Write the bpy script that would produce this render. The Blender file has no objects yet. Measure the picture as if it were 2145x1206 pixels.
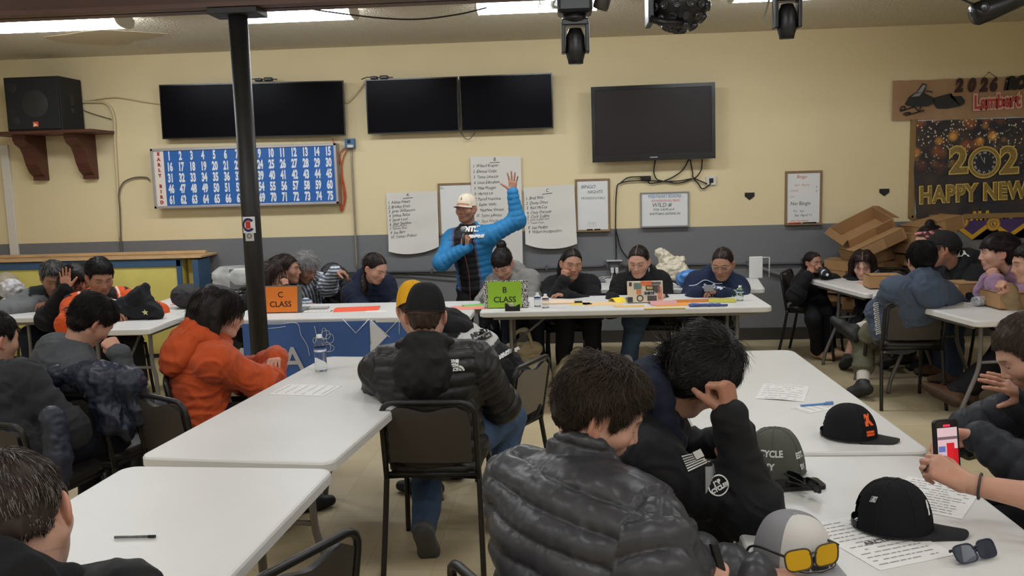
import bpy, bmesh, math, random
import numpy as np
from mathutils import Vector, Matrix
from mathutils.bvhtree import BVHTree
SC = bpy.context.scene
COL = SC.collection
# ------------------------------------------------------------------ camera
F_PX, YAW, PITCH, ROLL, CAM_H = 1826.7, 0.059725, 0.126676, -0.028859, 1.72
W_PX, H_PX = 2145, 1206
CXP, CYP = W_PX / 2, H_PX / 2
WALL = 8.89           # depth of the back wall
CEIL = 3.06
def cam_axes():
 cy, sy, cp, sp = math.cos(YAW), math.sin(YAW), math.cos(PITCH), math.sin(PITCH)
 fwd = np.array([-sy * cp, cy * cp, -sp])
 right = np.array([cy, sy, 0.0])
 up = np.cross(right, fwd)
 cr, sr = math.cos(ROLL), math.sin(ROLL)
 return cr * right + sr * up, -sr * right + cr * up, fwd
R_, U_, W_ = cam_axes()
cam_d = bpy.data.cameras.new('camera')
cam = bpy.data.objects.new('camera', cam_d)
COL.objects.link(cam)
cam_d.sensor_fit = 'HORIZONTAL'
cam_d.sensor_width = 36.0
cam_d.lens = F_PX * 36.0 / W_PX
cam_d.clip_start = 0.05
cam.matrix_world = Matrix(((R_[0], U_[0], -W_[0], 0), (R_[1], U_[1], -W_[1], 0), (R_[2], U_[2], -W_[2], CAM_H), (0, 0, 0, 1)))
SC.camera = cam
# ------------------------------------------------------------------ world, exposure
world = bpy.data.worlds.new('world')
SC.world = world
world.use_nodes = True
world.node_tree.nodes['Background'].inputs[0].default_value = (0.80, 0.78, 0.72, 1)
world.node_tree.nodes['Background'].inputs[1].default_value = 0.05
SC.view_settings.view_transform = 'Standard'
SC.view_settings.look = 'None'
SC.view_settings.gamma = 1
SC.view_settings.use_curve_mapping = False
SC.view_settings.exposure = 0.0
LAMP_STRENGTH = 27.0   # emission of the fluorescent diffusers by the back wall
LAMP_AUDIENCE = 13.0   # the rows over the audience tables
SC.cycles.max_bounces = 6
SC.cycles.diffuse_bounces = 4
SC.cycles.glossy_bounces = 3
SC.cycles.transmission_bounces = 6
SC.cycles.transparent_max_bounces = 6
SC.cycles.caustics_reflective = False
SC.cycles.caustics_refractive = False
SC.cycles.sample_clamp_indirect = 4.0
SC.cycles.use_denoising = True
# ------------------------------------------------------------------ picking points in the place
def ray(px, py):
 return W_ + R_ * ((px - CXP) / F_PX) - U_ * ((py - CYP) / F_PX)
def atY(px, py, Y):
 d = ray(px, py)
 return np.array([0, 0, CAM_H]) + d * (Y / d[1])
def atZ(px, py, Z):
 d = ray(px, py)
 return np.array([0, 0, CAM_H]) + d * ((Z - CAM_H) / d[2])
def wl(px, py):
 return atY(px, py, WALL)
def V(*a):
 return np.array(a, float)
def nrm(v):
 v = np.asarray(v, float)
 return v / (np.linalg.norm(v) + 1e-12)
def srgb(r, g, b):
 f = lambda c: (c / 255 / 12.92) if c / 255 <= 0.04045 else ((c / 255 + 0.055) / 1.055) ** 2.4
 return (f(r), f(g), f(b))
# ------------------------------------------------------------------ materials
_MATS = {}
def mat(name, col, rough=0.6, metal=0.0, spec=0.5, bump=0.0, bscale=200.0, var=0.0, vscale=6.0, attr=None, emit=None, estr=1.0,
  trans=0.0, ior=1.45, alpha=1.0, sheen=0.0, coat=0.0, sss=0.0, stretch=None, bdist=0.002, folds=0.0):
 key = (name, tuple(col), rough, metal, spec, bump, bscale, var, attr, emit, estr, trans, alpha, sheen, coat, folds)
 if key in _MATS:
  return _MATS[key]
 m = bpy.data.materials.new(name)
 m.use_nodes = True
 nt = m.node_tree
 b = nt.nodes['Principled BSDF']
 b.inputs['Base Color'].default_value = (*col, 1)
 b.inputs['Roughness'].default_value = rough
 b.inputs['Metallic'].default_value = metal
 b.inputs['Specular IOR Level'].default_value = spec
 b.inputs['IOR'].default_value = ior
 b.inputs['Transmission Weight'].default_value = trans
 b.inputs['Alpha'].default_value = alpha
 b.inputs['Sheen Weight'].default_value = sheen
 b.inputs['Coat Weight'].default_value = coat
 if sss:
  b.inputs['Subsurface Weight'].default_value = sss
  b.inputs['Subsurface Radius'].default_value = (0.008, 0.003, 0.0015)
  b.inputs['Subsurface Scale'].default_value = 1.0
 if emit is not None:
  b.inputs['Emission Color'].default_value = (*emit, 1)
  b.inputs['Emission Strength'].default_value = estr
 src = None
 if attr:
  a = nt.nodes.new('ShaderNodeAttribute')
  a.attribute_name = attr
  src = a.outputs['Color']
 if bump or var:
  tc = nt.nodes.new('ShaderNodeTexCoord')
  vec = tc.outputs['Object']
  if stretch:
   mp = nt.nodes.new('ShaderNodeMapping')
   mp.inputs['Scale'].default_value = stretch
   nt.links.new(vec, mp.inputs['Vector'])
   vec = mp.outputs['Vector']
 if var:
  n = nt.nodes.new('ShaderNodeTexNoise')
  n.inputs['Scale'].default_value = vscale
  n.inputs['Detail'].default_value = 4
  nt.links.new(vec, n.inputs['Vector'])
  mr = nt.nodes.new('ShaderNodeMapRange')
  mr.inputs['From Min'].default_value = 0.3
  mr.inputs['From Max'].default_value = 0.7
  mr.inputs['To Min'].default_value = 1 - var
  mr.inputs['To Max'].default_value = 1 + var
  nt.links.new(n.outputs['Fac'], mr.inputs['Value'])
  mx = nt.nodes.new('ShaderNodeVectorMath')
  mx.operation = 'SCALE'
  if src is not None:
   nt.links.new(src, mx.inputs[0])
  else:
   mx.inputs[0].default_value = col
  nt.links.new(mr.outputs['Result'], mx.inputs['Scale'])
  src = mx.outputs['Vector']
 if src is not None:
  nt.links.new(src, b.inputs['Base Color'])
 if bump:
  n = nt.nodes.new('ShaderNodeTexNoise')
  n.inputs['Scale'].default_value = bscale
  n.inputs['Detail'].default_value = 3
  nt.links.new(vec, n.inputs['Vector'])
  bp = nt.nodes.new('ShaderNodeBump')
  bp.inputs['Strength'].default_value = bump
  bp.inputs['Distance'].default_value = bdist
  nt.links.new(n.outputs['Fac'], bp.inputs['Height'])
  if folds:
   n3 = nt.nodes.new('ShaderNodeTexNoise')
   n3.noise_type = 'RIDGED_MULTIFRACTAL'
   n3.inputs['Scale'].default_value = 9
   n3.inputs['Detail'].default_value = 2.5
   n3.inputs['Distortion'].default_value = .8
   nt.links.new(vec, n3.inputs['Vector'])
   b3 = nt.nodes.new('ShaderNodeBump')
   b3.inputs['Strength'].default_value = folds
   b3.inputs['Distance'].default_value = .012
   nt.links.new(n3.outputs['Fac'], b3.inputs['Height'])
   nt.links.new(b3.outputs['Normal'], bp.inputs['Normal'])
  nt.links.new(bp.outputs['Normal'], b.inputs['Normal'])
 _MATS[key] = m
 return m
# ------------------------------------------------------------------ mesh making
class MB:
 """collects shapes that end up as ONE mesh"""
 def __init__(s):
  s.v, s.f, s.n, s.c, s.smooth = [], [], 0, [], []
 def add(s, verts, faces, smooth=False):
  verts = np.asarray(verts, float).reshape(-1, 3)
  s.v.append(verts)
  o = s.n
  for f in faces:
   s.f.append([i + o for i in f])
   s.smooth.append(smooth)
  s.n += len(verts)
  return s
 def box(s, c, size, R=None, bev=0.0):
  x, y, z = np.asarray(size, float) / 2
  if bev <= 0:
   P = np.array([[a * x, b * y, d * z] for a in (-1, 1) for b in (-1, 1) for d in (-1, 1)])
   Fs = [(0, 1, 3, 2), (4, 6, 7, 5), (0, 4, 5, 1), (2, 3, 7, 6), (0, 2, 6, 4), (1, 5, 7, 3)]
  else:
   e = min(bev, x * .99, y * .99, z * .99)
   bm = bmesh.new()
   bmesh.ops.create_cube(bm, size=1)
   for q in bm.verts:
    q.co = Vector((q.co.x * 2 * x, q.co.y * 2 * y, q.co.z * 2 * z))
   bmesh.ops.bevel(bm, geom=bm.edges[:], offset=e, segments=2, affect='EDGES', profile=0.5)
   P = np.array([q.co[:] for q in bm.verts])
   bm.verts.index_update()
   Fs = [[q.index for q in f.verts] for f in bm.faces]
   bm.free()
  if R is not None:
   P = P @ np.asarray(R).T
  return s.add(P + np.asarray(c, float), Fs)
 def prism(s, pts, y0, y1, M=None):
  """outline in (u,v), extruded from y0 to y1; M maps (u, y, v) into the place"""
  n = len(pts)
  P = [(p[0], y0, p[1]) for p in pts] + [(p[0], y1, p[1]) for p in pts]
  P = np.array(P, float)
  Fs = [list(range(n)), list(range(2 * n - 1, n - 1, -1))]
  for i in range(n):
   j = (i + 1) % n
   Fs.append([i, i + n, j + n, j])
  if M is not None:
   P = P @ M[:3, :3].T + M[:3, 3]
  return s.add(P, Fs)
 def tube(s, pts, r, seg=8, cap=True, closed=False, smooth=True):
  pts = np.asarray(pts, float)
  n = len(pts)
  rr = np.full(n, r) if np.isscalar(r) else np.asarray(r, float)
  T = np.gradient(pts, axis=0) if not closed else (np.roll(pts, -1, 0) - np.roll(pts, 1, 0))
  T /= np.linalg.norm(T, axis=1)[:, None] + 1e-12
  ref = np.array([0, 0, 1.0]) if abs(T[0][2]) < 0.9 else np.array([1.0, 0, 0])
  P = []
  N = np.cross(T[0], ref)
  for i in range(n):
   N = N - T[i] * (N @ T[i])
   N /= np.linalg.norm(N) + 1e-12
   B = np.cross(T[i], N)
   for k in range(seg):
    a = 2 * math.pi * k / seg
    P.append(pts[i] + rr[i] * (math.cos(a) * N + math.sin(a) * B))
  Fs = []
  for i in range(n if closed else n - 1):
   i2 = (i + 1) % n
   for k in range(seg):
    k2 = (k + 1) % seg
    Fs.append([i * seg + k, i * seg + k2, i2 * seg + k2, i2 * seg + k])
  s.add(P, Fs, smooth)
  if cap and not closed:
   o = s.n - len(P)
   s.f.append([o + k for k in range(seg)][::-1])
   s.f.append([o + (n - 1) * seg + k for k in range(seg)])
   s.smooth += [False, False]
  return s
 def lathe(s, prof, M=None, seg=24, smooth=True):
  """profile of (r, z) turned about z"""
  P, Fs = [], []
  for r, z in prof:
   for k in range(seg):
    a = 2 * math.pi * k / seg
    P.append((r * math.cos(a), r * math.sin(a), z))
  for i in range(len(prof) - 1):
   for k in range(seg):
    k2 = (k + 1) % seg
    Fs.append([i * seg + k, i * seg + k2, (i + 1) * seg + k2, (i + 1) * seg + k])
  P = np.array(P)
  if M is not None:
   P = P @ M[:3, :3].T + M[:3, 3]
  return s.add(P, Fs, smooth)
 def grid(s, P, nu, nv, smooth=True, flip=False):
  Fs = []
  for i in range(nu - 1):
   for j in range(nv - 1):
    q = [i * nv + j, (i + 1) * nv + j, (i + 1) * nv + j + 1, i * nv + j + 1]
    Fs.append(q[::-1] if flip else q)
  return s.add(P, Fs, smooth)
 def build(s, name, m, parent=None, loc=None):
  V_ = np.concatenate(s.v) if s.v else np.zeros((0, 3))
  return mesh_obj(name, V_, s.f, m, parent, s.smooth, origin=loc)
def mesh_obj(name, V_, faces, m, parent=None, smooth=True, origin=None, colors=None):
 me = bpy.data.meshes.new(name)
 V_ = np.asarray(V_, float)
 if origin is None and parent is not None:
  origin = parent.get('_o', (0, 0, 0))
 if origin is None:
  lo, hi = V_.min(0), V_.max(0)
  origin = ((lo[0] + hi[0]) / 2, (lo[1] + hi[1]) / 2, lo[2])
 o_ = np.array(origin, float)
 if isinstance(faces, np.ndarray):
  nf, k = faces.shape
  me.vertices.add(len(V_))
  me.vertices.foreach_set('co', (V_ - o_).astype(np.float32).ravel())
  me.loops.add(nf * k)
  me.loops.foreach_set('vertex_index', faces.astype(np.int32).ravel())
  me.polygons.add(nf)
  me.polygons.foreach_set('loop_start', np.arange(0, nf * k, k, dtype=np.int32))
  me.update(calc_edges=True)
 else:
  me.from_pydata((V_ - o_).tolist(), [], faces)
  me.update()
 sm = np.full(len(me.polygons), bool(smooth)) if isinstance(smooth, bool) else np.array(smooth, bool)
 me.polygons.foreach_set('use_smooth', sm)
 if colors is not None:
  ca = me.color_attributes.new('Col', 'FLOAT_COLOR', 'POINT')
  c4 = np.ones((len(V_), 4), np.float32)
  c4[:, :3] = colors
  ca.data.foreach_set('color', c4.ravel())
 me.materials.append(m)
 ob = bpy.data.objects.new(name, me)
 COL.objects.link(ob)
 if parent is not None:
  ob.parent = parent
 else:
  ob.location = o_
 ob['_o'] = [float(c) for c in o_]
 return ob
def tag(o, label=None, cat=None, group=None, kind=None):
 if label:
  o['label'] = label
 if cat:
  o['category'] = cat
 if group:
  o['group'] = group
 if kind:
  o['kind'] = kind
 return o
def thing(name, label, cat, loc=(0, 0, 0), group=None):
 o = bpy.data.objects.new(name, None)
 COL.objects.link(o)
 o.empty_display_size = 0.05
 o.location = [float(q) for q in loc]
 o['_o'] = [float(q) for q in loc]
 return tag(o, label, cat, group)
def strip_private():
 for o in bpy.data.objects:
  if '_o' in o:
   del o['_o']
def Rz(a):
 c, s = math.cos(a), math.sin(a)
 return np.array([[c, -s, 0], [s, c, 0], [0, 0, 1.0]])
def Rx(a):
 c, s = math.cos(a), math.sin(a)
 return np.array([[1.0, 0, 0], [0, c, -s], [0, s, c]])
def Ry(a):
 c, s = math.cos(a), math.sin(a)
 return np.array([[c, 0, s], [0, 1.0, 0], [-s, 0, c]])
def M4(R=None, t=(0, 0, 0)):
 M = np.eye(4)
 if R is not None:
  M[:3, :3] = R
 M[:3, 3] = t
 return M
def catmull(pts, n=8):
 pts = np.asarray(pts, float)
 P = np.vstack([2 * pts[0] - pts[1], pts, 2 * pts[-1] - pts[-2]])
 out = []
 for i in range(1, len(P) - 2):
  for k in range(n):
   t = k / n
   a, b, c, d = P[i - 1], P[i], P[i + 1], P[i + 2]
   out.append(0.5 * ((2 * b) + (-a + c) * t + (2 * a - 5 * b + 4 * c - d) * t * t + (-a + 3 * b - 3 * c + d) * t ** 3))
 out.append(P[-2])
 return np.array(out)
def text_mesh(txt, size=0.1, bold=0.0, shear=0.0, sx=1.0, align='CENTER', spacing=1.0, depth=0.0, jitter=0.0, seed=0):
 """letters as (verts in the xy plane, faces); size is the cap height"""
 cu = bpy.data.curves.new('t', 'FONT')
 cu.body = txt
 cu.size = size / 0.70
 cu.shear = shear
 cu.offset = bold
 cu.align_x = align
 cu.align_y = 'CENTER'
 cu.space_character = spacing
 cu.resolution_u = 3
 cu.extrude = depth
 o = bpy.data.objects.new('t', cu)
 COL.objects.link(o)
 dg = bpy.context.evaluated_depsgraph_get()
 me = bpy.data.meshes.new_from_object(o.evaluated_get(dg))
 P = np.array([v.co[:] for v in me.vertices]).reshape(-1, 3)
 Fs = [list(p.vertices) for p in me.polygons]
 bpy.data.objects.remove(o)
 bpy.data.curves.remove(cu)
 bpy.data.meshes.remove(me)
 if len(P):
  P[:, 0] *= sx
  if jitter:
   rng = np.random.RandomState(seed)
   ph = rng.rand(6) * 6
   P[:, 1] += jitter * size * (np.sin(P[:, 0] / size * 2.1 + ph[0]) + .6 * np.sin(P[:, 0] / size * 4.7 + ph[1]))
   P[:, 0] += jitter * size * .6 * np.sin(P[:, 1] / size * 5 + P[:, 0] / size * 1.7 + ph[2])
 return P, Fs
def wall_text(mb, txt, px, py, hpx, plane=None, sx=1.0, rot=0.0, **kw):
 """writing on the back wall: centre at a point, height in the same units"""
 c = np.asarray(plane, float)
 P, Fs = text_mesh(txt, size=hpx, **kw)
 if not len(P):
  return
 P[:, 0] *= sx
 cr, sr = math.cos(rot), math.sin(rot)
 X = P[:, 0] * cr - P[:, 1] * sr
 Z = P[:, 0] * sr + P[:, 1] * cr
 mb.add(np.stack([px + X, np.full(len(X), c), py + Z], 1), Fs)
# ------------------------------------------------------------------ noise
def vnoise(p):
 p = np.asarray(p, float)
 i = np.floor(p).astype(np.int64)
 f = p - i
 u = f * f * (3 - 2 * f)
 def h(x, y, z):
  n = (x * 374761393 + y * 668265263 + z * 2147483647) & 0xFFFFFFFF
  n = ((n ^ (n >> 13)) * 1274126177) & 0xFFFFFFFF
  n = (n ^ (n >> 16)) & 0xFFFF
  return n / 32767.5 - 1.0
 r = 0
 for a in (0, 1):
  for b in (0, 1):
   for c in (0, 1):
    w = (u[:, 0] if a else 1 - u[:, 0]) * (u[:, 1] if b else 1 - u[:, 1]) * (u[:, 2] if c else 1 - u[:, 2])
    r = r + w * h(i[:, 0] + a, i[:, 1] + b, i[:, 2] + c)
 return r
# ------------------------------------------------------------------ implicit surfaces
class Field:
 """smooth union of round cones and ellipsoids, turned into one closed mesh"""
 def __init__(s):
  s.p = []
 def cone(s, a, b, ra, rb, k=0.03):
  s.p.append(('c', np.asarray(a, float), np.asarray(b, float), float(ra), float(rb), k))
  return s
 def ball(s, a, r, k=0.03):
  return s.ell(a, (r, r, r), np.eye(3), k)
 def ell(s, c, rad, R=None, k=0.03, sub=False):
  s.p.append(('e' if not sub else 'se', np.asarray(c, float), np.asarray(rad, float), np.eye(3) if R is None else np.asarray(R, float), 0, k))
  return s
 def cut(s, fn, k=0.0):
  s.p.append(('x', fn, None, None, 0, k))
  return s
 @staticmethod
 def _eval(q, P):
  t = q[0]
  if t == 'c':
   a, b, ra, rb = q[1:5]
   ba = b - a
   L2 = max(ba @ ba, 1e-12)
   pa = P - a
   h = np.clip((pa @ ba) / L2, 0, 1)
   d = np.sqrt(((pa - h[..., None] * ba) ** 2).sum(-1))
   return d - (ra + (rb - ra) * h)
  c, rad, R = q[1:4]
  l = (P - c) @ R
  k0 = np.sqrt(((l / rad) ** 2).sum(-1))
  k1 = np.sqrt(((l / (rad * rad)) ** 2).sum(-1)) + 1e-9
  return k0 * (k0 - 1) / k1
 def bounds(s, q):
  if q[0] == 'c':
   r = max(q[3], q[4])
   return np.minimum(q[1], q[2]) - r, np.maximum(q[1], q[2]) + r
  R = q[3]
  e = np.sqrt(((R * q[2]) ** 2).sum(1))
  return q[1] - e, q[1] + e
 def mesh(s, h):
  lo = np.min([s.bounds(q)[0] for q in s.p if q[0] in 'ce'], 0) - 3 * h
  hi = np.max([s.bounds(q)[1] for q in s.p if q[0] in 'ce'], 0) + 3 * h
  n = np.ceil((hi - lo) / h).astype(int) + 1
  D = np.full(n, 1.0, np.float32)
  ax = [lo[i] + h * np.arange(n[i]) for i in range(3)]
  for q in s.p:
   k = q[5]
   if q[0] == 'x':
    G = np.stack(np.meshgrid(*ax, indexing='ij'), -1)
    D = np.maximum(D, q[1](G).astype(np.float32))
    continue
   a, b = s.bounds(q)
   m = k + 2.5 * h
   i0 = np.maximum(0, np.floor((a - m - lo) / h).astype(int))
   i1 = np.minimum(n, np.ceil((b + m - lo) / h).astype(int) + 1)
   if (i1 <= i0).any():
    continue
   G = np.stack(np.meshgrid(ax[0][i0[0]:i1[0]], ax[1][i0[1]:i1[1]], ax[2][i0[2]:i1[2]], indexing='ij'), -1)
   d = s._eval(q, G)
   sl = tuple(slice(i0[j], i1[j]) for j in range(3))
   o = D[sl]
   if q[0] == 'se':
    d = -d
    hh = np.maximum(k - np.abs(o - d), 0) / max(k, 1e-9)
    D[sl] = np.maximum(o, d) + hh * hh * k * .25
   else:
    hh = np.maximum(k - np.abs(o - d), 0) / max(k, 1e-9)
    D[sl] = np.minimum(o, d) - hh * hh * k * .25
  return nets(D, lo, h)
def nets(D, lo, h):
 S = D < 0
 nx, ny, nz = D.shape
 cs = [(a, b, c) for a in (0, 1) for b in (0, 1) for c in (0, 1)]
 cnt = np.zeros((nx - 1, ny - 1, nz - 1), np.int8)
 for a, b, c in cs:
  cnt += S[a:nx - 1 + a, b:ny - 1 + b, c:nz - 1 + c]
 act = (cnt > 0) & (cnt < 8)
 I = np.argwhere(act)
 idx = np.full(act.shape, -1, np.int64)
 idx[act] = np.arange(len(I))
 dv = {q: D[I[:, 0] + q[0], I[:, 1] + q[1], I[:, 2] + q[2]].astype(float) for q in cs}
 pos = np.zeros((len(I), 3))
 w = np.zeros(len(I))
 for q in cs:
  for ax in range(3):
   if q[ax]:
    continue
   r = list(q)
   r[ax] = 1
   r = tuple(r)
   d0, d1 = dv[q], dv[r]
   m = (d0 < 0) != (d1 < 0)
   t = np.where(m, d0 / np.where(m, d0 - d1, 1), 0)
   pt = np.tile(np.array(q, float), (len(I), 1))
   pt[:, ax] += t
   pos += pt * m[:, None]
   w += m
 pos = (pos / w[:, None] + I) * h + lo
 F = []
 for ax in range(3):
  o1, o2 = [(1, 2), (2, 0), (0, 1)][ax]
  A = [slice(None)] * 3
  B = [slice(None)] * 3
  A[ax] = slice(0, -1)
  B[ax] = slice(1, None)
  cr = S[tuple(A)] != S[tuple(B)]
  E = np.argwhere(cr)
  ok = (E[:, o1] > 0) & (E[:, o2] > 0) & (E[:, o1] < D.shape[o1] - 1) & (E[:, o2] < D.shape[o2] - 1)
  E = E[ok]
  sg = S[E[:, 0], E[:, 1], E[:, 2]]
  def cell(d1, d2):
   C = E.copy()
   C[:, o1] -= d1
   C[:, o2] -= d2
   return idx[C[:, 0], C[:, 1], C[:, 2]]
  q = np.stack([cell(1, 1), cell(0, 1), cell(0, 0), cell(1, 0)], 1)
  q[~sg] = q[~sg][:, ::-1]
  F.append(q)
 F = np.concatenate(F)
 return pos, F
def vnormals(P, F):
 a = P[F[:, 2]] - P[F[:, 0]]
 b = P[F[:, 3]] - P[F[:, 1]]
 n = np.cross(a, b)
 N = np.zeros_like(P)
 for k in range(4):
  np.add.at(N, F[:, k], n)
 return N / (np.linalg.norm(N, axis=1)[:, None] + 1e-12)
def relax(P, F, it=1, lam=0.5):
 for _ in range(it):
  S = np.zeros_like(P)
  c = np.zeros(len(P))
  for k in range(4):
   a, b = F[:, k], F[:, (k + 1) % 4]
   np.add.at(S, a, P[b])
   np.add.at(c, a, 1)
   np.add.at(S, b, P[a])
   np.add.at(c, b, 1)
  P = P + lam * (S / c[:, None] - P)
 return P
# ------------------------------------------------------------------ people
def head_R(yaw, pitch=0, roll=0):
 a, p, r = math.radians(yaw), math.radians(pitch), math.radians(roll)
 return Rz(-a) @ Rx(-p) @ Ry(r)
HAIRLINE = dict(
 short=[(-.14, -.068), (-.05, -.066), (-.034, -.035), (-.020, .018), (.012, .022), (.02, -.012), (.034, -.02), (.044, .012), (.055, .045), (.075, .063), (.12, .07)],
 full=[(-.14, -.095), (-.05, -.09), (-.03, -.06), (-.016, .0), (.015, .018), (.03, .005), (.05, .03), (.06, .05), (.08, .068), (.12, .075)],
 back=[(-.14, -.085), (-.05, -.075), (-.03, -.04), (-.012, .012), (.015, .022), (.03, .018), (.048, .036), (.06, .062), (.08, .085), (.12, .092)],
 fade=[(-.14, -.055), (-.05, -.05), (-.03, -.02), (-.018, .02), (.012, .025), (.024, .0), (.038, -.005), (.046, .022), (.055, .045), (.075, .063), (.12, .07)])
def head_field(sex='m', neck_to=None, fat=0.0):
 f = Field()
 g = 0.93 if sex == 'f' else 1.0
 f.ell((0, -.016, .036), (.0755, .097, .086), k=.02)
 f.ell((0, .022, .02), (.066, .072, .07), k=.03)
 f.ell((0, .03, -.04), ((.057 + fat) * g, .06, .075), k=.04)
 for s in (-1, 1):
  f.cone((s * .056 * g, .0, -.048), (s * .022, .062, -.092), .017 + fat, .017 + fat, k=.03)
  f.ell((s * .043, .058, -.022), (.026, .026, .026), k=.03)
  f.cone((s * .012, .089, .026), (s * .044, .07, .027), .0095, .010, k=.016)
 f.ell((0, .07, -.097), (.022, .017, .015), k=.02)
 f.cone((0, .088, .016), (0, .108, -.027), .008, .0115, k=.014)
 for s in (-1, 1):
  f.ell((s * .0125, .098, -.033), (.008, .010, .0075), k=.007)
 f.ell((0, .083, -.058), (.030, .016, .022), k=.016)
 f.ell((0, .0955, -.0535), (.021, .0065, .0048), k=.005)
 f.ell((0, .0945, -.0635), (.018, .0065, .0055), k=.005)
 for s in (-1, 1):
  f.ell((s * .033, .100, .007), (.017, .018, .0115), k=.012, sub=True)
  f.ell((s * .032, .0775, .005), (.0155, .0135, .0125), k=.004)
 f.ell((0, .104, -.0587), (.019, .006, .0012), k=.004, sub=True)
 for s in (-1, 1):
  R = Rz(s * .55) @ Rx(.18)
  f.ell((s * .0815, -.012, -.008), (.0085, .020, .032), R, k=.006)
  f.ell((s * .0880, -.004, -.006), (.006, .010, .018), R, k=.004, sub=True)
  f.ell((s * .0765, .002, -.033), (.006, .008, .009), R, k=.006)
 return f
def head_colors(P, skin, hairc, sex, eyes, brow, style, stubble, flush=.5):
 x, y, z = P[:, 0], P[:, 1], P[:, 2]
 ax = np.abs(x)
 n = vnoise(P * 60)
 C = np.tile(np.array(skin, float), (len(P), 1)) * (1 + .05 * n[:, None])
 red = np.array(skin) * np.array([1.06, .72, .66])
 def mix(c, w):
  w = np.clip(w, 0, 1)[:, None]
  C[:] = C * (1 - w) + np.array(c) * w
 mix(red, flush * .55 * np.exp(-(((ax - .045) / .02) ** 2 + ((z + .025) / .02) ** 2)) * (y > .03))
 mix(red, flush * .5 * np.exp(-(((ax) / .016) ** 2 + ((z + .028) / .014) ** 2)) * (y > .09))
 mix(red, .5 * (ax > .078))
 if stubble:
  w = stubble * (1 / (1 + np.exp((z + .045 - .25 * np.maximum(0, ax - .03)) * 220))) * (y > -.005) * (z > -.125)
  mus = stubble * np.exp(-((z + .045) / .006) ** 2) * (ax < .03) * (y > .07)
  mix(np.array(hairc) * .9, .75 * np.maximum(w * (1 - np.exp(-((ax / .026) ** 2 + ((z + .058) / .012) ** 2))), mus))
 lip = np.exp(-(np.maximum(0, (ax / .024)) ** 4 + ((z + .0585) / .0095) ** 4)) * (y > .07)
 mix(np.array(skin) * np.array([.83, .50, .48]) if sex == 'm' else np.array(skin) * np.array([.85, .42, .42]), .75 * lip)
 mix(np.array(skin) * .25, .8 * np.exp(-((ax / .021) ** 4 + ((z + .0585) / .0016) ** 2)) * (y > .085))
 zb = .029 - 6.0 * (ax - .032) ** 2 - .02 * np.maximum(0, ax - .045)
 b = np.exp(-((z - zb) / (.0042 if sex == 'm' else .003)) ** 2) * (1 / (1 + np.exp(-(ax - .013) * 900))) * (1 / (1 + np.exp((ax - .052) * 700))) * (y > .05)
 mix(np.array(brow), .9 * b)
 mix(np.array(skin) * np.array([.72, .6, .58]), .5 * np.exp(-(((ax - .032) / .02) ** 2 + ((z - .006) / .013) ** 2)) * (y > .05))
 if eyes == 'open':
  zu, zd = .0095 - 14 * (ax - .032) ** 2, .0015 + 10 * (ax - .032) ** 2
  op = (z < zu) & (z > zd) & (y > .06) & (ax > .019) & (ax < .046)
  C[op] = (.62, .58, .54)
  ir = op & ((ax - .032) ** 2 + (z - .0055) ** 2 < .0052 ** 2)
  C[ir] = (.035, .02, .012)
  mix((.02, .014, .01), .95 * np.exp(-((z - zu) / .0016) ** 2) * (np.abs(ax - .0325) < .0155) * (y > .058))
 else:
  zl = .0005 + 12 * (ax - .032) ** 2
  mix((.025, .017, .013), .9 * np.exp(-((z - zl) / .0022) ** 2) * (np.abs(ax - .0325) < .0155) * (y > .058))
 mix(np.array(skin) * .3, .8 * np.exp(-(((ax - .009) / .0035) ** 2 + ((z + .0385) / .003) ** 2)) * (y > .085))
 if hairc is not None and style:
  hl = HAIRLINE[style]
  zz = np.interp(y, [q[0] for q in hl], [q[1] for q in hl])
  w = 1 / (1 + np.exp(-(z - zz) * 260))
  w *= (ax < .079) | (z > .028)
  mix(np.array(hairc), .92 * w)
 return C
def hair_shell(style='short', t=.012, crown=.0, fringe=0.0):
 """cap of hair round the skull, cut at the hairline (head coordinates)"""
 f = Field()
 f.ell((0, -.018, .036), (.0755 + t, .097 + t, .086 + t + crown), k=.01)
 f.ell((0, .022, .024), (.066 + t * .8, .072 + t, .07 + t + crown), k=.03)
 f.ell((0, -.045, -.035), (.058 + t * .7, .05 + t * .8, .06), k=.03)
 hl = HAIRLINE[style]
 ys, zs = [q[0] for q in hl], [q[1] - fringe * (q[0] > .05) for q in hl]
 f.cut(lambda G: (np.interp(G[..., 1], ys, zs) - G[..., 2] + .006 * np.sin(G[..., 0] * 210 + G[..., 1] * 90) + .004 * np.sin(G[..., 1] * 330)) * .7)
 return f
CUR = dict(c=np.array([0, -.01, .03]), r=np.array([.078, .098, .09]))
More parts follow.
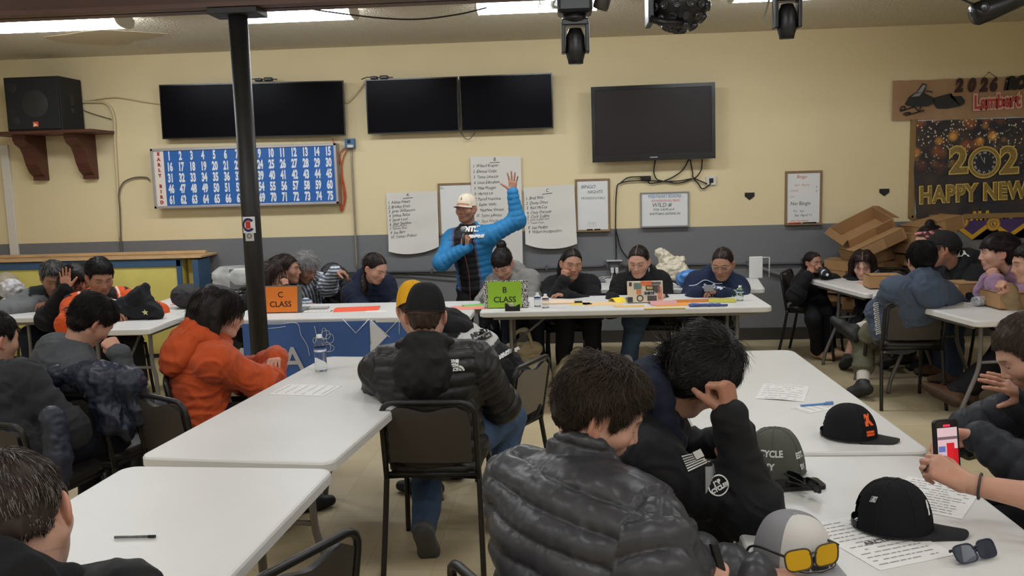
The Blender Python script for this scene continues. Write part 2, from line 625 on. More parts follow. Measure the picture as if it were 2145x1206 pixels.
def strands(rng, roots, flow, L, K=6, rad=.0008, lift=.25, clump=.5, curl=0.0, hug=.9, freq=30, edge=None):
 """hair strands as thin tubes, in head coordinates"""
 n = len(roots)
 P = roots.copy()
 out = [P.copy()]
 Ls = L * (0.65 + .7 * rng.rand(n))
 if edge is not None:
  Ls = Ls * np.clip(.14 + edge / .10, .14, 1)
 spk = np.clip(.75 + 1.3 * vnoise(roots * freq * 1.3 + 50), .1, 2.2)
 cn = np.stack([vnoise(roots * freq + 7.3), vnoise(roots * freq + 91.7), vnoise(roots * freq + 33.1)], 1)
 jit = rng.randn(n, 3) * .22
 for k in range(K):
  l = (P - CUR['c']) / CUR['r']
  nn = l / CUR['r']
  nn /= np.linalg.norm(nn, axis=1)[:, None] + 1e-9
  fl = flow(P, k / K) + clump * cn + jit
  if curl:
   a = k * 1.1 + cn[:, 0] * 6
   fl = fl + curl * np.stack([np.cos(a), np.sin(a), np.cos(a * .7)], 1)
  tt = fl - hug * nn * (fl * nn).sum(1)[:, None]
  tt /= np.linalg.norm(tt, axis=1)[:, None] + 1e-9
  P = P + (tt + nn * (lift * spk * (1 - 1.5 * k / K) * np.clip((roots[:, 2] + .06) / .09, -.1, 1))[:, None]) * (Ls / K)[:, None]
  out.append(P.copy())
 S = np.stack(out, 1)
 T = np.gradient(S, axis=1)
 T /= np.linalg.norm(T, axis=2)[..., None] + 1e-12
 A = np.cross(T, np.array([.31, .52, .79]))
 A /= np.linalg.norm(A, axis=2)[..., None] + 1e-12
 B = np.cross(T, A)
 rr = (rad * (1 - .85 * (np.linspace(0, 1, K + 1) ** 2)))[None, :, None]
 ring = np.stack([S + rr * (A * math.cos(q) + B * math.sin(q)) for q in (0, 2.094, 4.189)], 2)
 Vt = ring.reshape(-1, 3)
 base = (np.arange(n) * (K + 1) * 3)[:, None, None]
 kk = (np.arange(K) * 3)[None, :, None]
 F = []
 for j in range(3):
  j2 = (j + 1) % 3
  q = np.stack([base[..., 0] + kk[..., 0] + j, base[..., 0] + kk[..., 0] + j2, base[..., 0] + kk[..., 0] + 3 + j2, base[..., 0] + kk[..., 0] + 3 + j], -1)
  F.append(q.reshape(-1, 4))
 return Vt, np.concatenate(F), np.repeat(rng.rand(n), (K + 1) * 3)
# ---- hands: wrist at the origin, fingers along +y, back of the hand +z, thumb on the -x side for a right hand
HAND_POSES = dict(
 relaxed=dict(c=[25, 30, 32, 36], sp=[3, 0, -3, -7], th=(32, 18, -12)),
 flat=dict(c=[8, 8, 9, 10], sp=[5, 0, -4, -9], th=(38, 10, -5)),
 spread=dict(c=[6, 4, 6, 10], sp=[12, 1, -9, -21], th=(55, 2, 8)),
 fist=dict(c=[82, 85, 86, 86], sp=[1, 0, -1, -3], th=(14, 48, -30)),
 grip=dict(c=[52, 55, 58, 60], sp=[3, 0, -2, -5], th=(36, 30, -38)),
 point=dict(c=[10, 42, 52, 60], sp=[3, 0, -3, -6], th=(30, 20, -20)),
 pinch=dict(c=[48, 40, 36, 34], sp=[0, 0, -3, -8], th=(30, 14, -42)))
def hand_field(pose, side, fore=None):
 p = HAND_POSES[pose]
 f = Field()
 fx = -1 if side > 0 else 1          # thumb side
 kn = [(.026, .083), (.0075, .088), (-.011, .084), (-.028, .075)]
 ln = [(.040, .025, .020), (.044, .028, .021), (.041, .026, .020), (.032, .020, .018)]
 rd = [.0088, .0090, .0085, .0076]
 fv = V(0, -1, 0) if fore is None else np.asarray(fore)
 f.cone(fv * .10, (0, .005, 0), .030, .0245, k=.02)
 for i, (kx, ky) in enumerate(kn):
  f.cone((fx * kx * .55, .008, 0), (fx * kx, ky, 0), .0145, .0118, k=.016)
  a = math.radians(p['sp'][i])
  d = np.array([fx * math.sin(a), math.cos(a), 0])
  q = np.array([fx * kx, ky, .001])
  cum = 0
  for j, l in enumerate(ln[i]):
   cum += math.radians(p['c'][i]) * (1.0, 1.05, .65)[j]
   dd = d * math.cos(cum) + np.array([0, 0, -math.sin(cum)])
   q2 = q + dd * l
   r0 = rd[i] * (1, .93, .86)[j]
   f.cone(q, q2, r0, r0 * .92, k=.004)
   q = q2
 t0 = np.array([fx * .018, .018, -.008])
 a, b, c = [math.radians(v) for v in p['th']]
 d = np.array([fx * math.sin(a), math.cos(a) * math.cos(b), -math.sin(b)])
 t1 = t0 + d * .046
 f.cone(t0, t1, .0175, .0115, k=.014)
 a2 = a + c * .5
 d2 = np.array([fx * math.sin(a2), math.cos(a2) * math.cos(b), -math.sin(b) * 1.1])
 t2 = t1 + nrm(d2) * .033
 f.cone(t1, t2, .0112, .0098, k=.004)
 d3 = np.array([fx * math.sin(a2 + c * .5), math.cos(a2 + c * .5) * math.cos(b), -math.sin(b) * 1.1])
 f.cone(t2, t2 + nrm(d3) * .025, .0098, .0078, k=.004)
 return f
def ik(S, Wt, L1, L2, hint):
 d = Wt - S
 L = np.linalg.norm(d)
 u = d / (L + 1e-9)
 if L > .985 * (L1 + L2):
  k = L / (.985 * (L1 + L2))
  L1, L2 = L1 * k, L2 * k
 x = (L1 * L1 - L2 * L2 + L * L) / (2 * L)
 h = math.sqrt(max(L1 * L1 - x * x, 0))
 v = np.asarray(hint, float) - S
 v = v - u * (v @ u)
 return S + u * x + nrm(v) * h
def seg_t(P, a, b):
 ba = b - a
 t = np.clip((P - a) @ ba / (ba @ ba), 0, 1)
 return t, np.linalg.norm(P - a - t[:, None] * ba, axis=1)
SKIN = dict(a=srgb(180, 138, 116), b=srgb(164, 120, 98), c=srgb(192, 148, 127), d=srgb(204, 160, 140), e=srgb(168, 126, 104))
BLACKHAIR = srgb(26, 20, 18)
TORSO = [(-.06, .158, .118, .10), (.18, .150, .112, .11), (.42, .148, .108, .11), (.66, .163, .116, .11), (.84, .155, .102, .09)]
class Person:
 def __init__(s, label, head, hip, facing, hyaw=None, hpitch=0, hroll=0, sc=1.0, sex='m', q=1.0, group=None, slouch=.05, syaw=None, sroll=0,
      wide=1.0, skin='a', lab_cat='person', nk=.162):
  s.head, s.hip, s.sc, s.sex, s.q = np.asarray(head, float), np.asarray(hip, float), sc, sex, q
  s.facing = facing
  s.hy = facing if hyaw is None else hyaw
  s.Rh = head_R(s.hy, hpitch, hroll)
  s.root = thing('person', label, lab_cat, (s.hip[0], s.hip[1], 0.0), group)
  s.rng = np.random.RandomState(int(abs(head[0] * 7919 + head[1] * 104729)) % 2 ** 31)
  s.skin = SKIN[skin] if isinstance(skin, str) else skin
  s.wide = wide
  s.limbs, s.hands = {}, []
  up = s.Rh[:, 2]
  rough = nrm(s.head - s.hip)
  n = nrm(up * .5 + rough * .7)
  s.N = s.head - n * nk * sc
  mid = (s.hip + s.N) / 2
  fy = s.fdir(facing)
  s.ctrl = mid - V(fy[0], fy[1], 0) * slouch * 2 * sc
  s.syaw = facing if syaw is None else syaw
  s.sroll = sroll
  s.spine = [s.sp(t) for t in np.linspace(0, 1, 21)]
  s.len = sum(np.linalg.norm(s.spine[i + 1] - s.spine[i]) for i in range(20))
  F = s.frame(.82)
  w = (.165 if sex == 'm' else .148) * sc * wide
  c = s.sp(.82)
  rr = math.radians(sroll)
  lat = F[:, 0] * math.cos(rr) - F[:, 2] * math.sin(rr)
  s.lat = lat
  s.S = {1: c + lat * w, -1: c - lat * w}
  hw = .088 * sc * min(wide, 1.2)
  F0 = s.frame(0)
  s.H = {1: s.hip + F0[:, 0] * hw, -1: s.hip - F0[:, 0] * hw}
  s.arms, s.legs = {}, {}
 @staticmethod
 def fdir(a):
  a = math.radians(a)
  return np.array([math.sin(a), math.cos(a), 0])
 def sp(s, t):
  return (1 - t) ** 2 * s.hip + 2 * t * (1 - t) * s.ctrl + t * t * s.N
 def frame(s, t):
  tg = nrm(2 * (1 - t) * (s.ctrl - s.hip) + 2 * t * (s.N - s.ctrl))
  a = math.radians(s.facing + (s.syaw - s.facing) * np.clip(t, 0, 1))
  r = np.array([math.cos(a), -math.sin(a), 0])
  r = nrm(r - tg * (r @ tg))
  return np.stack([r, np.cross(tg, r), tg], 1)
 # arm: wrist, elbow hint, finger direction, palm-back normal
 def arm(s, side, wrist=None, hint=None, fdir=None, back=(0, 0, 1), pose='relaxed'):
  sc = s.sc
  S = s.S[side]
  F = s.frame(.5)
  if wrist is None:
   wrist = s.H[side] + s.fdir(s.facing) * .28 * sc + V(0, 0, .10) * sc
   hint = S + F[:, 0] * side * .35 - F[:, 2] * .3 - F[:, 1] * .2
   fdir = s.fdir(s.facing + side * -20)
  wrist = np.asarray(wrist, float)
  if hint is None:
   hint = S + F[:, 0] * side * .3 - V(0, 0, .4)
  E = ik(S, wrist, .295 * sc, .255 * sc, hint)
  if fdir is None:
   fdir = wrist - E
  fdir = nrm(fdir)
  back = np.asarray(back, float)
  back = nrm(back - fdir * (back @ fdir))
  s.arms[side] = (S, E, wrist)
  s.hands.append((side, wrist, fdir, back, pose))
  return s
 def leg(s, side, ankle=None, hint=None, toe=None):
  sc = s.sc
  f = s.fdir(s.facing)
  if ankle is None:
   lat = s.frame(0)[:, 0] * side
   ankle = s.H[side] + f * .42 * sc + lat * .04
   ankle = V(ankle[0], ankle[1], .085)
  ankle = np.asarray(ankle, float)
  if hint is None:
   hint = s.H[side] + f * .5 + V(0, 0, .3)
  K = ik(s.H[side], ankle, .43 * sc, .425 * sc, hint)
  s.legs[side] = (s.H[side], K, ankle, f if toe is None else nrm(toe))
  return s
 # -------- bare body
 def torso_prims(s, f, e=0.0, k=.07, upto=1.0, frm=-1, belly=0.0, depth=1.0):
  sc, w = s.sc, s.wide
  g = (.93 if s.sex == 'f' else 1.0)
  for t, hw, hd, hz in TORSO:
   if t < frm or t > upto:
    continue
   c = s.sp(t)
   F = s.frame(t)
   b = belly * math.exp(-((t - .25) / .25) ** 2)
   f.ell(c + F[:, 1] * b * .5, ((hw * w * g) * sc + e, hd * depth * sc * (1 + .4 * (w - 1)) + e + b * .5, hz * sc + .3 * e), F, k=k)
  if s.sex == 'f' and s.sc > .9:
   F = s.frame(.68)
   for q in (-1, 1):
    f.ell(s.sp(.66) + F[:, 0] * q * .07 * sc + F[:, 1] * .085 * sc, (.06 * sc + e * .5, .05 * sc + e * .5, .06 * sc), F, k=.05)
 def neck_top(s):
  return s.head + s.Rh @ (V(0, -.022, -.055) * s.sc)
 def build_body(s, hair=BLACKHAIR, style='short', eyes='down', brow=None, stubble=0.0, fat=0.0, flush=.5, hv=.0055):
  sc, q = s.sc, s.q
  s.hairc = hair
  hv, hq = hv * min(q, 1.3), .0055 * min(q, 1.4)
  parts_v, parts_f, parts_c, n0 = [], [], [], 0
  def put(P, F, C):
   nonlocal n0
   parts_v.append(P)
   parts_f.append(F + n0)
   parts_c.append(C)
   n0 += len(P)
  hf = head_field(s.sex, fat=fat)
  # neck goes from the head down into the torso
  inv = s.Rh.T
  nb = inv @ ((s.N + s.frame(1)[:, 2] * -.05 * sc) - s.head) / sc
  hf.cone((0, -.024, -.045), nb, .052 if s.sex == 'm' else .045, .060 if s.sex == 'm' else .050, k=.03)
  P, F = hf.mesh(hv / sc)
  C = head_colors(P, s.skin, hair, s.sex, eyes, hair if brow is None else brow, style, stubble, flush)
  s.headP, s.headF = P, F
  put(P @ s.Rh.T * sc + s.head, F, C)
  for side, wr, fd, bk, pose in s.hands:
   R0 = np.stack([np.cross(fd, bk), fd, bk], 1)
   S_, E_, W__ = s.arms[side]
   P, F = hand_field(pose, side, R0.T @ nrm(E_ - W__)).mesh(hq)
   tip = P[:, 1] / .18
   C = np.array(s.skin) * (1 + .05 * vnoise(P * 70)[:, None]) * np.array([1, .95, .92])
   C = C * (1 - .25 * np.clip(vnoise(P * 45) * 1.0, 0, 1)[:, None] * np.array([0, .5, .6]))
   hs = sc * (1.0 if s.sex == 'm' else .93)
   R = np.stack([np.cross(fd, bk), fd, bk], 1)
   put(P @ R.T * hs + wr, F, C)
  bf = Field()
  s.torso_prims(bf, -.012 * sc)
  for sd, (S, E, Wr) in s.arms.items():
   bf.cone(s.sp(.88), S, .05 * sc, .05 * sc)
   bf.cone(S, E, .046 * sc, .038 * sc)
   bf.cone(E, Wr, .037 * sc, .025 * sc)
  for sd, (H, K, A, T) in s.legs.items():
   bf.cone(H, K, .07 * sc, .05 * sc)
   bf.cone(K, A, .048 * sc, .033 * sc)
  P, F = bf.mesh(.022)
  put(P, F, np.tile(np.array(s.skin), (len(P), 1)))
  m = mat('skin', (1, 1, 1), rough=.48, spec=.4, attr='Col', bump=.12, bscale=450, bdist=.001, sss=.12)
  o = mesh_obj('body', np.concatenate(parts_v), np.concatenate(parts_f), m, s.root, colors=np.concatenate(parts_c))
  s.bodyo = o
  return s
 # -------- clothing
 def limb_coords(s, P):
  """for every vertex: along-limb distance, roundness coordinates, and how much it belongs to an arm"""
  best = np.full(len(P), 9.0)
  sa = np.zeros(len(P))
  which = np.zeros(len(P), int)
  for sd, (S, E, Wr) in s.arms.items():
   L1, L2 = np.linalg.norm(E - S), np.linalg.norm(Wr - E)
   t1, d1 = seg_t(P, S, E)
   t2, d2 = seg_t(P, E, Wr)
   u = np.where(d1 < d2, t1 * L1, L1 + t2 * L2)
   d = np.minimum(d1, d2)
   m = d < best
   best[m], sa[m], which[m] = d[m], u[m], sd
  ts = np.linspace(0, 1, 21)
  sp = np.array(s.spine)
  D = ((P[:, None, :] - sp[None]) ** 2).sum(-1)
  i = D.argmin(1)
  tt = ts[i]
  F = s.frame(.5)
  F1 = s.frame(.7)
  loc = (P - sp[i]) @ F1
  # refine t
  hz = (P - s.hip) @ nrm(s.N - s.hip)
  arm = 1 / (1 + np.exp(-((np.abs((P - s.sp(.85)) @ s.lat) - .175 * s.sc * s.wide) * 60)))
  low = best < .085 * s.sc
  arm = np.where((best < .11 * s.sc), arm, 0)
  far = (best < .10 * s.sc) & (sa > .16 * s.sc)
  arm = np.where(far, 1.0, arm)
  return dict(arm=arm, s=sa, side=which, t=tt, h=hz, loc=loc, d=best)
 def top(s, name='hoodie', color=(.02, .02, .02), e=.016, arm_e=None, puff=0.0, per=.062, wr=1.0, hood=0.0, hood_up=False, collar=.0, sleeve='long', cuff=.004,
   zone=None, rough=.85, k=.05, waist=-.12, v=None, sheen=.04, bump=.25, bscale=350, belly=0.0, depth=1.0, coat=0.0, spec=.22, flare=0.0, stand=0.0, neckcut=True, tilt=0.0):
  sc, q = s.sc, s.q
  f = Field()
  ae = e if arm_e is None else arm_e
  s.torso_prims(f, e, belly=belly, depth=depth)
  F0 = s.frame(0)
  # hem
  hemc = s.sp(waist * .5) - F0[:, 2] * .02
  f.ell(s.hip + F0[:, 2] * .0 * sc, ((.158 * s.wide) * sc + e + flare, .120 * sc + e + flare, .075 * sc), F0, k=.04)
  for sd, (S, E, Wr) in s.arms.items():
   f.cone(s.sp(.84), S, .060 * sc + e * .6, .054 * sc + ae, k=.06)
   f.cone(s.N - s.frame(1)[:, 2] * .03 * sc, S, .036 * sc + e * .5, .045 * sc + ae * .8, k=.05)
   if sleeve == 'short':
    M = S + (E - S) * .72
    f.cone(S, M, .056 * sc + ae, .05 * sc + ae + .008, k=.05)
    continue
   f.cone(S, E, .055 * sc + ae, .047 * sc + ae, k=.05)
   f.cone(E, Wr - (Wr - E) * .02, .046 * sc + ae, .031 * sc + ae * .75, k=.05)
   if cuff:
    u = nrm(Wr - E)
    f.cone(Wr - u * .05, Wr - u * .008, .031 * sc + ae * .55, .031 * sc + ae * .5, k=.01)
  # trapezius / collar ring
  Fn = s.frame(1)
  n0 = s.N - Fn[:, 2] * .02 * sc
  f.cone(s.sp(.84), s.N - Fn[:, 2] * .05 * sc, .085 * sc, .055 * sc + e * .4, k=.06)
  ncol = nrm(s.neck_top() - s.N)
  if collar or stand:
   rr = (.066 if s.sex == 'm' else .058) * sc
   h = stand if stand else .0
   A, B = Fn[:, 0], Fn[:, 1]
   for i in range(14):
    a = 2 * math.pi * i / 14
    b = 2 * math.pi * (i + 1) / 14
    for lv in ([0] if not h else [0, h * .5, h]):
     pa = s.N + (A * math.cos(a) + B * math.sin(a)) * rr + ncol * (lv - .012 - .03 * max(0, math.sin(a)) * (1 if not h else .5))
     pb = s.N + (A * math.cos(b) + B * math.sin(b)) * rr + ncol * (lv - .012 - .03 * max(0, math.sin(b)) * (1 if not h else .5))
     f.cone(pa, pb, collar if collar else .014, collar if collar else .014, k=.012)
  if hood:
   A, B, Cc = Fn[:, 0], Fn[:, 1], Fn[:, 2]
   for i in range(12):
    a = math.radians(20 - i * 220 / 12)
    b = math.radians(20 - (i + 1) * 220 / 12)
    ra = .085 * sc + hood * .25
    def hp(w):
     back = max(0, -math.sin(w))
     return s.N + A * math.cos(w) * ra + B * (math.sin(w) * ra * (1 + .3 * back) + .01) + Cc * (-.028 + .022 * back)
    f.cone(hp(a), hp(b), .026 * sc + hood * .22 * max(0, -math.sin(a)), .026 * sc + hood * .22 * max(0, -math.sin(b)), k=.02)
   f.ell(s.N - B * (.095 + hood * .3) * sc - Cc * (.055 + hood * .35) * sc, (.105 * sc + hood * .2, .045 * sc + hood * .25, .08 * sc + hood * .4), s.frame(.9), k=.035)
  if neckcut:
   nt, nb, Ri = s.neck_top(), s.N, s.Rh
   rn = (.049 if s.sex == 'm' else .043) * sc
   def hole(G):
    ba = nrm(nt - nb)
    pa = G - (nb - ba * .03 * sc)
    hh = (pa * ba).sum(-1)
    d = np.sqrt(np.maximum((pa ** 2).sum(-1) - hh * hh, 0))
    return np.minimum(rn - d, hh * 1.0 + .0)
   f.cut(hole)
  h = (.0105 * q if v is None else v)
  P, F = f.mesh(h)
  N = vnormals(P, F)
  L = s.limb_coords(P)
  seed = s.rng.rand() * 50
  arm = L['arm']
  if puff:
   ph = np.where(arm > .5, L['s'] / (per * .95), (L['h'] + tilt * L['loc'][:, 0]) / per + .2 + .5 * vnoise(P * 3 + seed) * .5)
   b = np.abs(np.sin(np.pi * ph)) ** .55
   seam = 1 - b
   sub = vnoise(np.stack([P[:, 0] * 52, P[:, 1] * 52, P[:, 2] * 18], 1) + seed) + .6 * vnoise(P * 33 + seed * 2)
   d = puff * (b - .65) + (.0018 + .0050 * seam) * sub * min(1, puff / .01)
   d += .006 * vnoise(P * 9 + seed)
  else:
   el = np.exp(-((L['s'] - .29 * sc) / .10) ** 2) * arm + .45
   wa = vnoise(np.stack([L['s'] * 24, P[:, 0] * 5 + P[:, 2] * 7, P[:, 1] * 6], 1) + seed)
   wa = 1 - 2 * np.abs(wa)
   wt = vnoise(np.stack([P[:, 0] * 6, P[:, 1] * 6, L['h'] * 17 + 2.5 * vnoise(P * 5 + seed)], 1) + seed)
   wt = (1 - 2 * np.abs(wt))
   wt = np.sign(wt) * np.abs(wt) ** 1.3
   big = vnoise(P * 8 + seed)
   w3 = 1 - 2 * np.abs(vnoise(P @ s.frame(.6) * V(11, 11, 26) + seed + 2.5 * vnoise(P * 7)[:, None]))
   d = wr * (.009 * wa * el * arm + .006 * wt * (1 - arm) + .006 * big + .004 * w3)
  P = P + N * d[:, None]
  if zone is not None:
   C = zone(P, L, s)
   m = mat(name + '_cloth', (1, 1, 1), rough=rough, attr='Col', bump=bump, bscale=bscale, sheen=sheen, spec=spec, folds=.3 if puff else .55)
  else:
   C = None
   m = mat(name + '_cloth', color, rough=rough, bump=bump, bscale=bscale, sheen=sheen, spec=spec, var=.08, vscale=14, folds=.3 if puff else .55)
  o = mesh_obj(name, P, F, m, s.root, colors=C)
  s.topo = (P, F, o)
  s.topL = L
  return s
 def bottom(s, name='trousers', color=srgb(30, 34, 46), e=.016, wr=1.0, ankle=.0, crop=1.0, rough=.8, v=None, zone=None, hipr=1.0):
  sc, q = s.sc, s.q
  f = Field()
  F0 = s.frame(0)
  f.ell(s.hip - F0[:, 2] * .01, (.158 * s.wide * sc * hipr + e * .5, .120 * sc + e * .5, .080 * sc), F0, k=.05)
  for sd, (H, K, A, T) in s.legs.items():
   f.cone(H, K, .082 * sc + e * .6, .060 * sc + e, k=.05)
   A2 = K + (A - K) * crop
   f.cone(K, A2 + nrm(K - A) * .015, .058 * sc + e, .042 * sc + e + ankle, k=.04)
  P, F = f.mesh(.0125 * q if v is None else v)
  N = vnormals(P, F)
  seed = s.rng.rand() * 50
  w = 1 - 2 * np.abs(vnoise(np.stack([P[:, 0] * 9, P[:, 1] * 9, P[:, 2] * 16], 1) + seed))
  P = P + N * (wr * (.006 * w + .005 * vnoise(P * 10 + seed)))[:, None]
  m = mat(name + '_cloth', color, rough=rough, bump=.25, bscale=380, var=.12, vscale=9, spec=.25, folds=.5)
  s.boto = mesh_obj(name, P, F, m, s.root)
  return s
 def shoes(s, color=srgb(30, 30, 32), sole=srgb(20, 20, 20), size=1.0, boot=0.0):
  sc = s.sc
  for sd, (H, K, A, T) in s.legs.items():
   f = Field()
   sh = nrm(K - A)
   T = nrm(T - sh * (T @ sh) * .85)
   down = nrm(np.cross(np.cross(T, -sh), T))
   lat = np.cross(T, down)
   b = A + down * .045 * sc
   for o in (-.012, .012):
    f.cone(b - T * .045 * sc + lat * o * .4, b + T * .09 * sc + lat * o, .034 * sc, .035 * sc, k=.03)
    f.cone(b + T * .09 * sc + lat * o, b + T * .165 * sc * size + lat * o * .6, .035 * sc, .024 * sc, k=.02)
   f.cone(A + sh * .01, b + T * .09 * sc - down * .012, .040 * sc, .026 * sc, k=.03)
   f.cone(A + sh * .02 + sh * boot, b - T * .02, .042 * sc, .036 * sc, k=.03)
   P, F = f.mesh(.008 * max(1, s.q * .9))
   hgt = (P - b) @ down
   C = np.where((hgt > .012 * sc)[:, None], np.array(sole), np.array(color))
   lim = .034 * sc
   P = P - down[None] * np.maximum(0, hgt - lim)[:, None]
   mesh_obj('shoe', P, F, mat('shoe_leather', (1, 1, 1), rough=.6, attr='Col', bump=.2, bscale=300), s.root, colors=C)
  return s
 def hood(s, color, size=.06, e=.0, name='hood', drop=1.0, rough=.85, tall=0.0):
  sc = s.sc
  f = Field()
  Fn = s.frame(1)
  A, B, Cc = Fn[:, 0], Fn[:, 1], Fn[:, 2]
  ra = .088 * sc + size * .3
  for i in range(12):
   a, b = math.radians(25 - i * 230 / 12), math.radians(25 - (i + 1) * 230 / 12)
   def hp(w):
    back = max(0, -math.sin(w))
    return s.N + A * math.cos(w) * ra + B * (math.sin(w) * ra * (1 + .25 * back) + .005) + Cc * (-.025 + (.03 + tall) * back)
   f.cone(hp(a), hp(b), .024 * sc + size * .25 * max(0, -math.sin(a)), .024 * sc + size * .25 * max(0, -math.sin(b)), k=.02)
  f.ell(s.N - B * (.10 + size * .35) * sc - Cc * (.06 + size * .5) * sc * drop, (.11 * sc + size * .25, .04 * sc + size * .3, .09 * sc + size * .5), s.frame(.9), k=.03)
  P, F = f.mesh(.009 * s.q)
  N = vnormals(P, F)
  d = .007 * (1 - 2 * np.abs(vnoise(P * 17 + s.rng.rand() * 9))) + .004 * vnoise(P * 34)
  P = P + N * d[:, None]
  return mesh_obj(name, P, F, mat('hood_cloth', color, rough=rough, bump=.25, bscale=350, sheen=.03, spec=.25, folds=.5), s.root)
 # -------- hair
 def hair(s, color=None, style='short', t=.012, crown=.004, n=700, L=.035, flow=None, rad=.0011, locks=(), bun=None, lift=.3, clump=.6, curl=0, rough=.52,
     fringe=0.0, seed=1, hv=None, grey=0.0, K=6, spec=.25, freq=30, zmax=9.0, part=False):
  color = s.hairc if color is None else color
  f = hair_shell(style, t, crown, fringe)
  if zmax < 5:
   f.cut(lambda G: G[..., 2] - zmax - .01)
  for pts, r in locks:
   pts = catmull(np.array(pts, float), 4)
   rs = np.interp(np.linspace(0, 1, len(pts)), np.linspace(0, 1, len(r)), r)
   for i in range(len(pts) - 1):
    f.cone(pts[i], pts[i + 1], rs[i], rs[i + 1], k=.018)
  if bun is not None:
   f.ball(bun[:3], bun[3], k=.015)
  P, F = f.mesh((.0055 * min(s.q, 1.5) if hv is None else hv))
  N = vnormals(P, F)
  fl = flow if flow is not None else (lambda p, u: np.stack([.25 * p[:, 0] / .07, -.4 + 0 * p[:, 1], -1 + 0 * p[:, 2]], 1))
  g = vnoise(np.stack([P[:, 0] * 170, P[:, 1] * 170, P[:, 2] * 28], 1)) * .0014 + vnoise(P * 40) * .003
  hl0 = HAIRLINE[style]
  zl0 = np.interp(P[:, 1], [q_[0] for q_ in hl0], [q_[1] - fringe * (q_[0] > .05) for q_ in hl0])
  rim = np.exp(-np.maximum(0, P[:, 2] - zl0) / .016)
  if locks:
   rim = rim * (P[:, 1] > .03)
  P2 = P + N * (g * (1 - .6 * rim) - (t * .95 + .0005) * rim)[:, None]
  rng = np.random.RandomState(seed)
  c0 = np.array(color)
  C = c0 * (.75 + .35 * vnoise(np.stack([P[:, 0] * 120, P[:, 1] * 120, P[:, 2] * 20], 1))[:, None])
  if part:
   C = np.where(((np.abs(P[:, 0] - .004) < .0019) & (P[:, 1] > -.03) & (P[:, 2] > .07))[:, None], np.array(s.skin) * .34, C)
  Vv, Ff, Cc = [P2], [F], [C]
  if n:
   hl = HAIRLINE[style]
   idx = rng.choice(len(P), n * 2)
   rt = P[idx] - N[idx] * .002
   zl = np.interp(rt[:, 1], [q[0] for q in hl], [q[1] - fringe * (q[0] > .05) for q in hl])
   ok = rt[:, 2] > zl + .004
   ok &= rt[:, 2] < zmax
   ed = (rt[:, 2] - zl)[ok][:n]
   rt = rt[ok][:n]
   Sv, Sf, sr = strands(rng, rt, fl, L, rad=rad * max(1, s.q * .9), lift=lift, clump=clump, curl=curl, K=K, freq=freq, edge=None if locks else ed)
   sc_ = np.repeat(c0[None], len(Sv), 0) * (.55 + 1.3 * sr[:, None] ** 1.5)
   if grey:
    gm = sr < grey
    sc_[gm] = np.array(srgb(150, 145, 140)) * (.6 + .6 * rng.rand(gm.sum())[:, None])
   Vv.append(Sv)
   Ff.append(Sf + len(P2))
   Cc.append(sc_)
  Pw = np.concatenate(Vv) @ s.Rh.T * s.sc + s.head
  m = mat('hair', (1, 1, 1), rough=rough, attr='Col', spec=spec)
  s.hairo = mesh_obj('hair', Pw, np.concatenate(Ff), m, s.root, colors=np.clip(np.concatenate(Cc), 0, 1))
  return s
 def hp(s, x, y, z):
  """a point given in head coordinates"""
  return s.Rh @ (V(x, y, z) * s.sc) + s.head
 def bvh(s):
  P, F, o = s.topo
  return BVHTree.FromPolygons([Vector(p) for p in P], F.tolist())
 def decal(s, name, verts, faces, origin, right, up, m, off=.003, onto=None):
  """a print pressed on the garment: flat shapes dropped along the view of the print onto the cloth"""
  right, up = nrm(right), np.asarray(up, float)
  up = nrm(up - right * (up @ right))
  d = np.cross(right, up)          # out of the cloth
  t = s.bvh() if onto is None else onto
  bm = bmesh.new()
  vs = [bm.verts.new((float(p[0]), float(p[1]), 0)) for p in verts]
  for fc in faces:
   try:
    bm.faces.new([vs[i] for i in fc])
   except ValueError:
    pass
  out = []
  bm.verts.ensure_lookup_table()
  bm.verts.index_update()
  for q in bm.verts:
   p = np.asarray(origin) + right * q.co.x + up * q.co.y
   o = p + d * .25
   h = t.ray_cast(Vector(o), Vector(-d), .6)
   out.append(np.array(h[0]) + d * off if h[0] is not None else p)
  Fs = [[q.index for q in fc.verts] for fc in bm.faces]
  bm.free()
  ob = mesh_obj(name, out, Fs, m, s.topo[2], smooth=False, origin=tuple(s.root['_o']))
  return ob
def flow_crown(px=0.0, py=-.06, fwd=.0, down=.5):
 """hair growing away from a whorl at the back of the crown"""
 def g(p, u):
  d = p - V(px, py, .125)
  d = d / (np.linalg.norm(d, axis=1)[:, None] + 1e-6)
  d[:, 1] += fwd
  d[:, 2] -= down * .5
  return d
 return g
def flow_down(p, u):
 return np.stack([p[:, 0] * 3, -.3 + 0 * p[:, 1], -1 + 0 * p[:, 2]], 1)
def flow_back(p, u):
 return np.stack([0 * p[:, 0], -1 + 0 * p[:, 1], -.25 + 0 * p[:, 2]], 1)
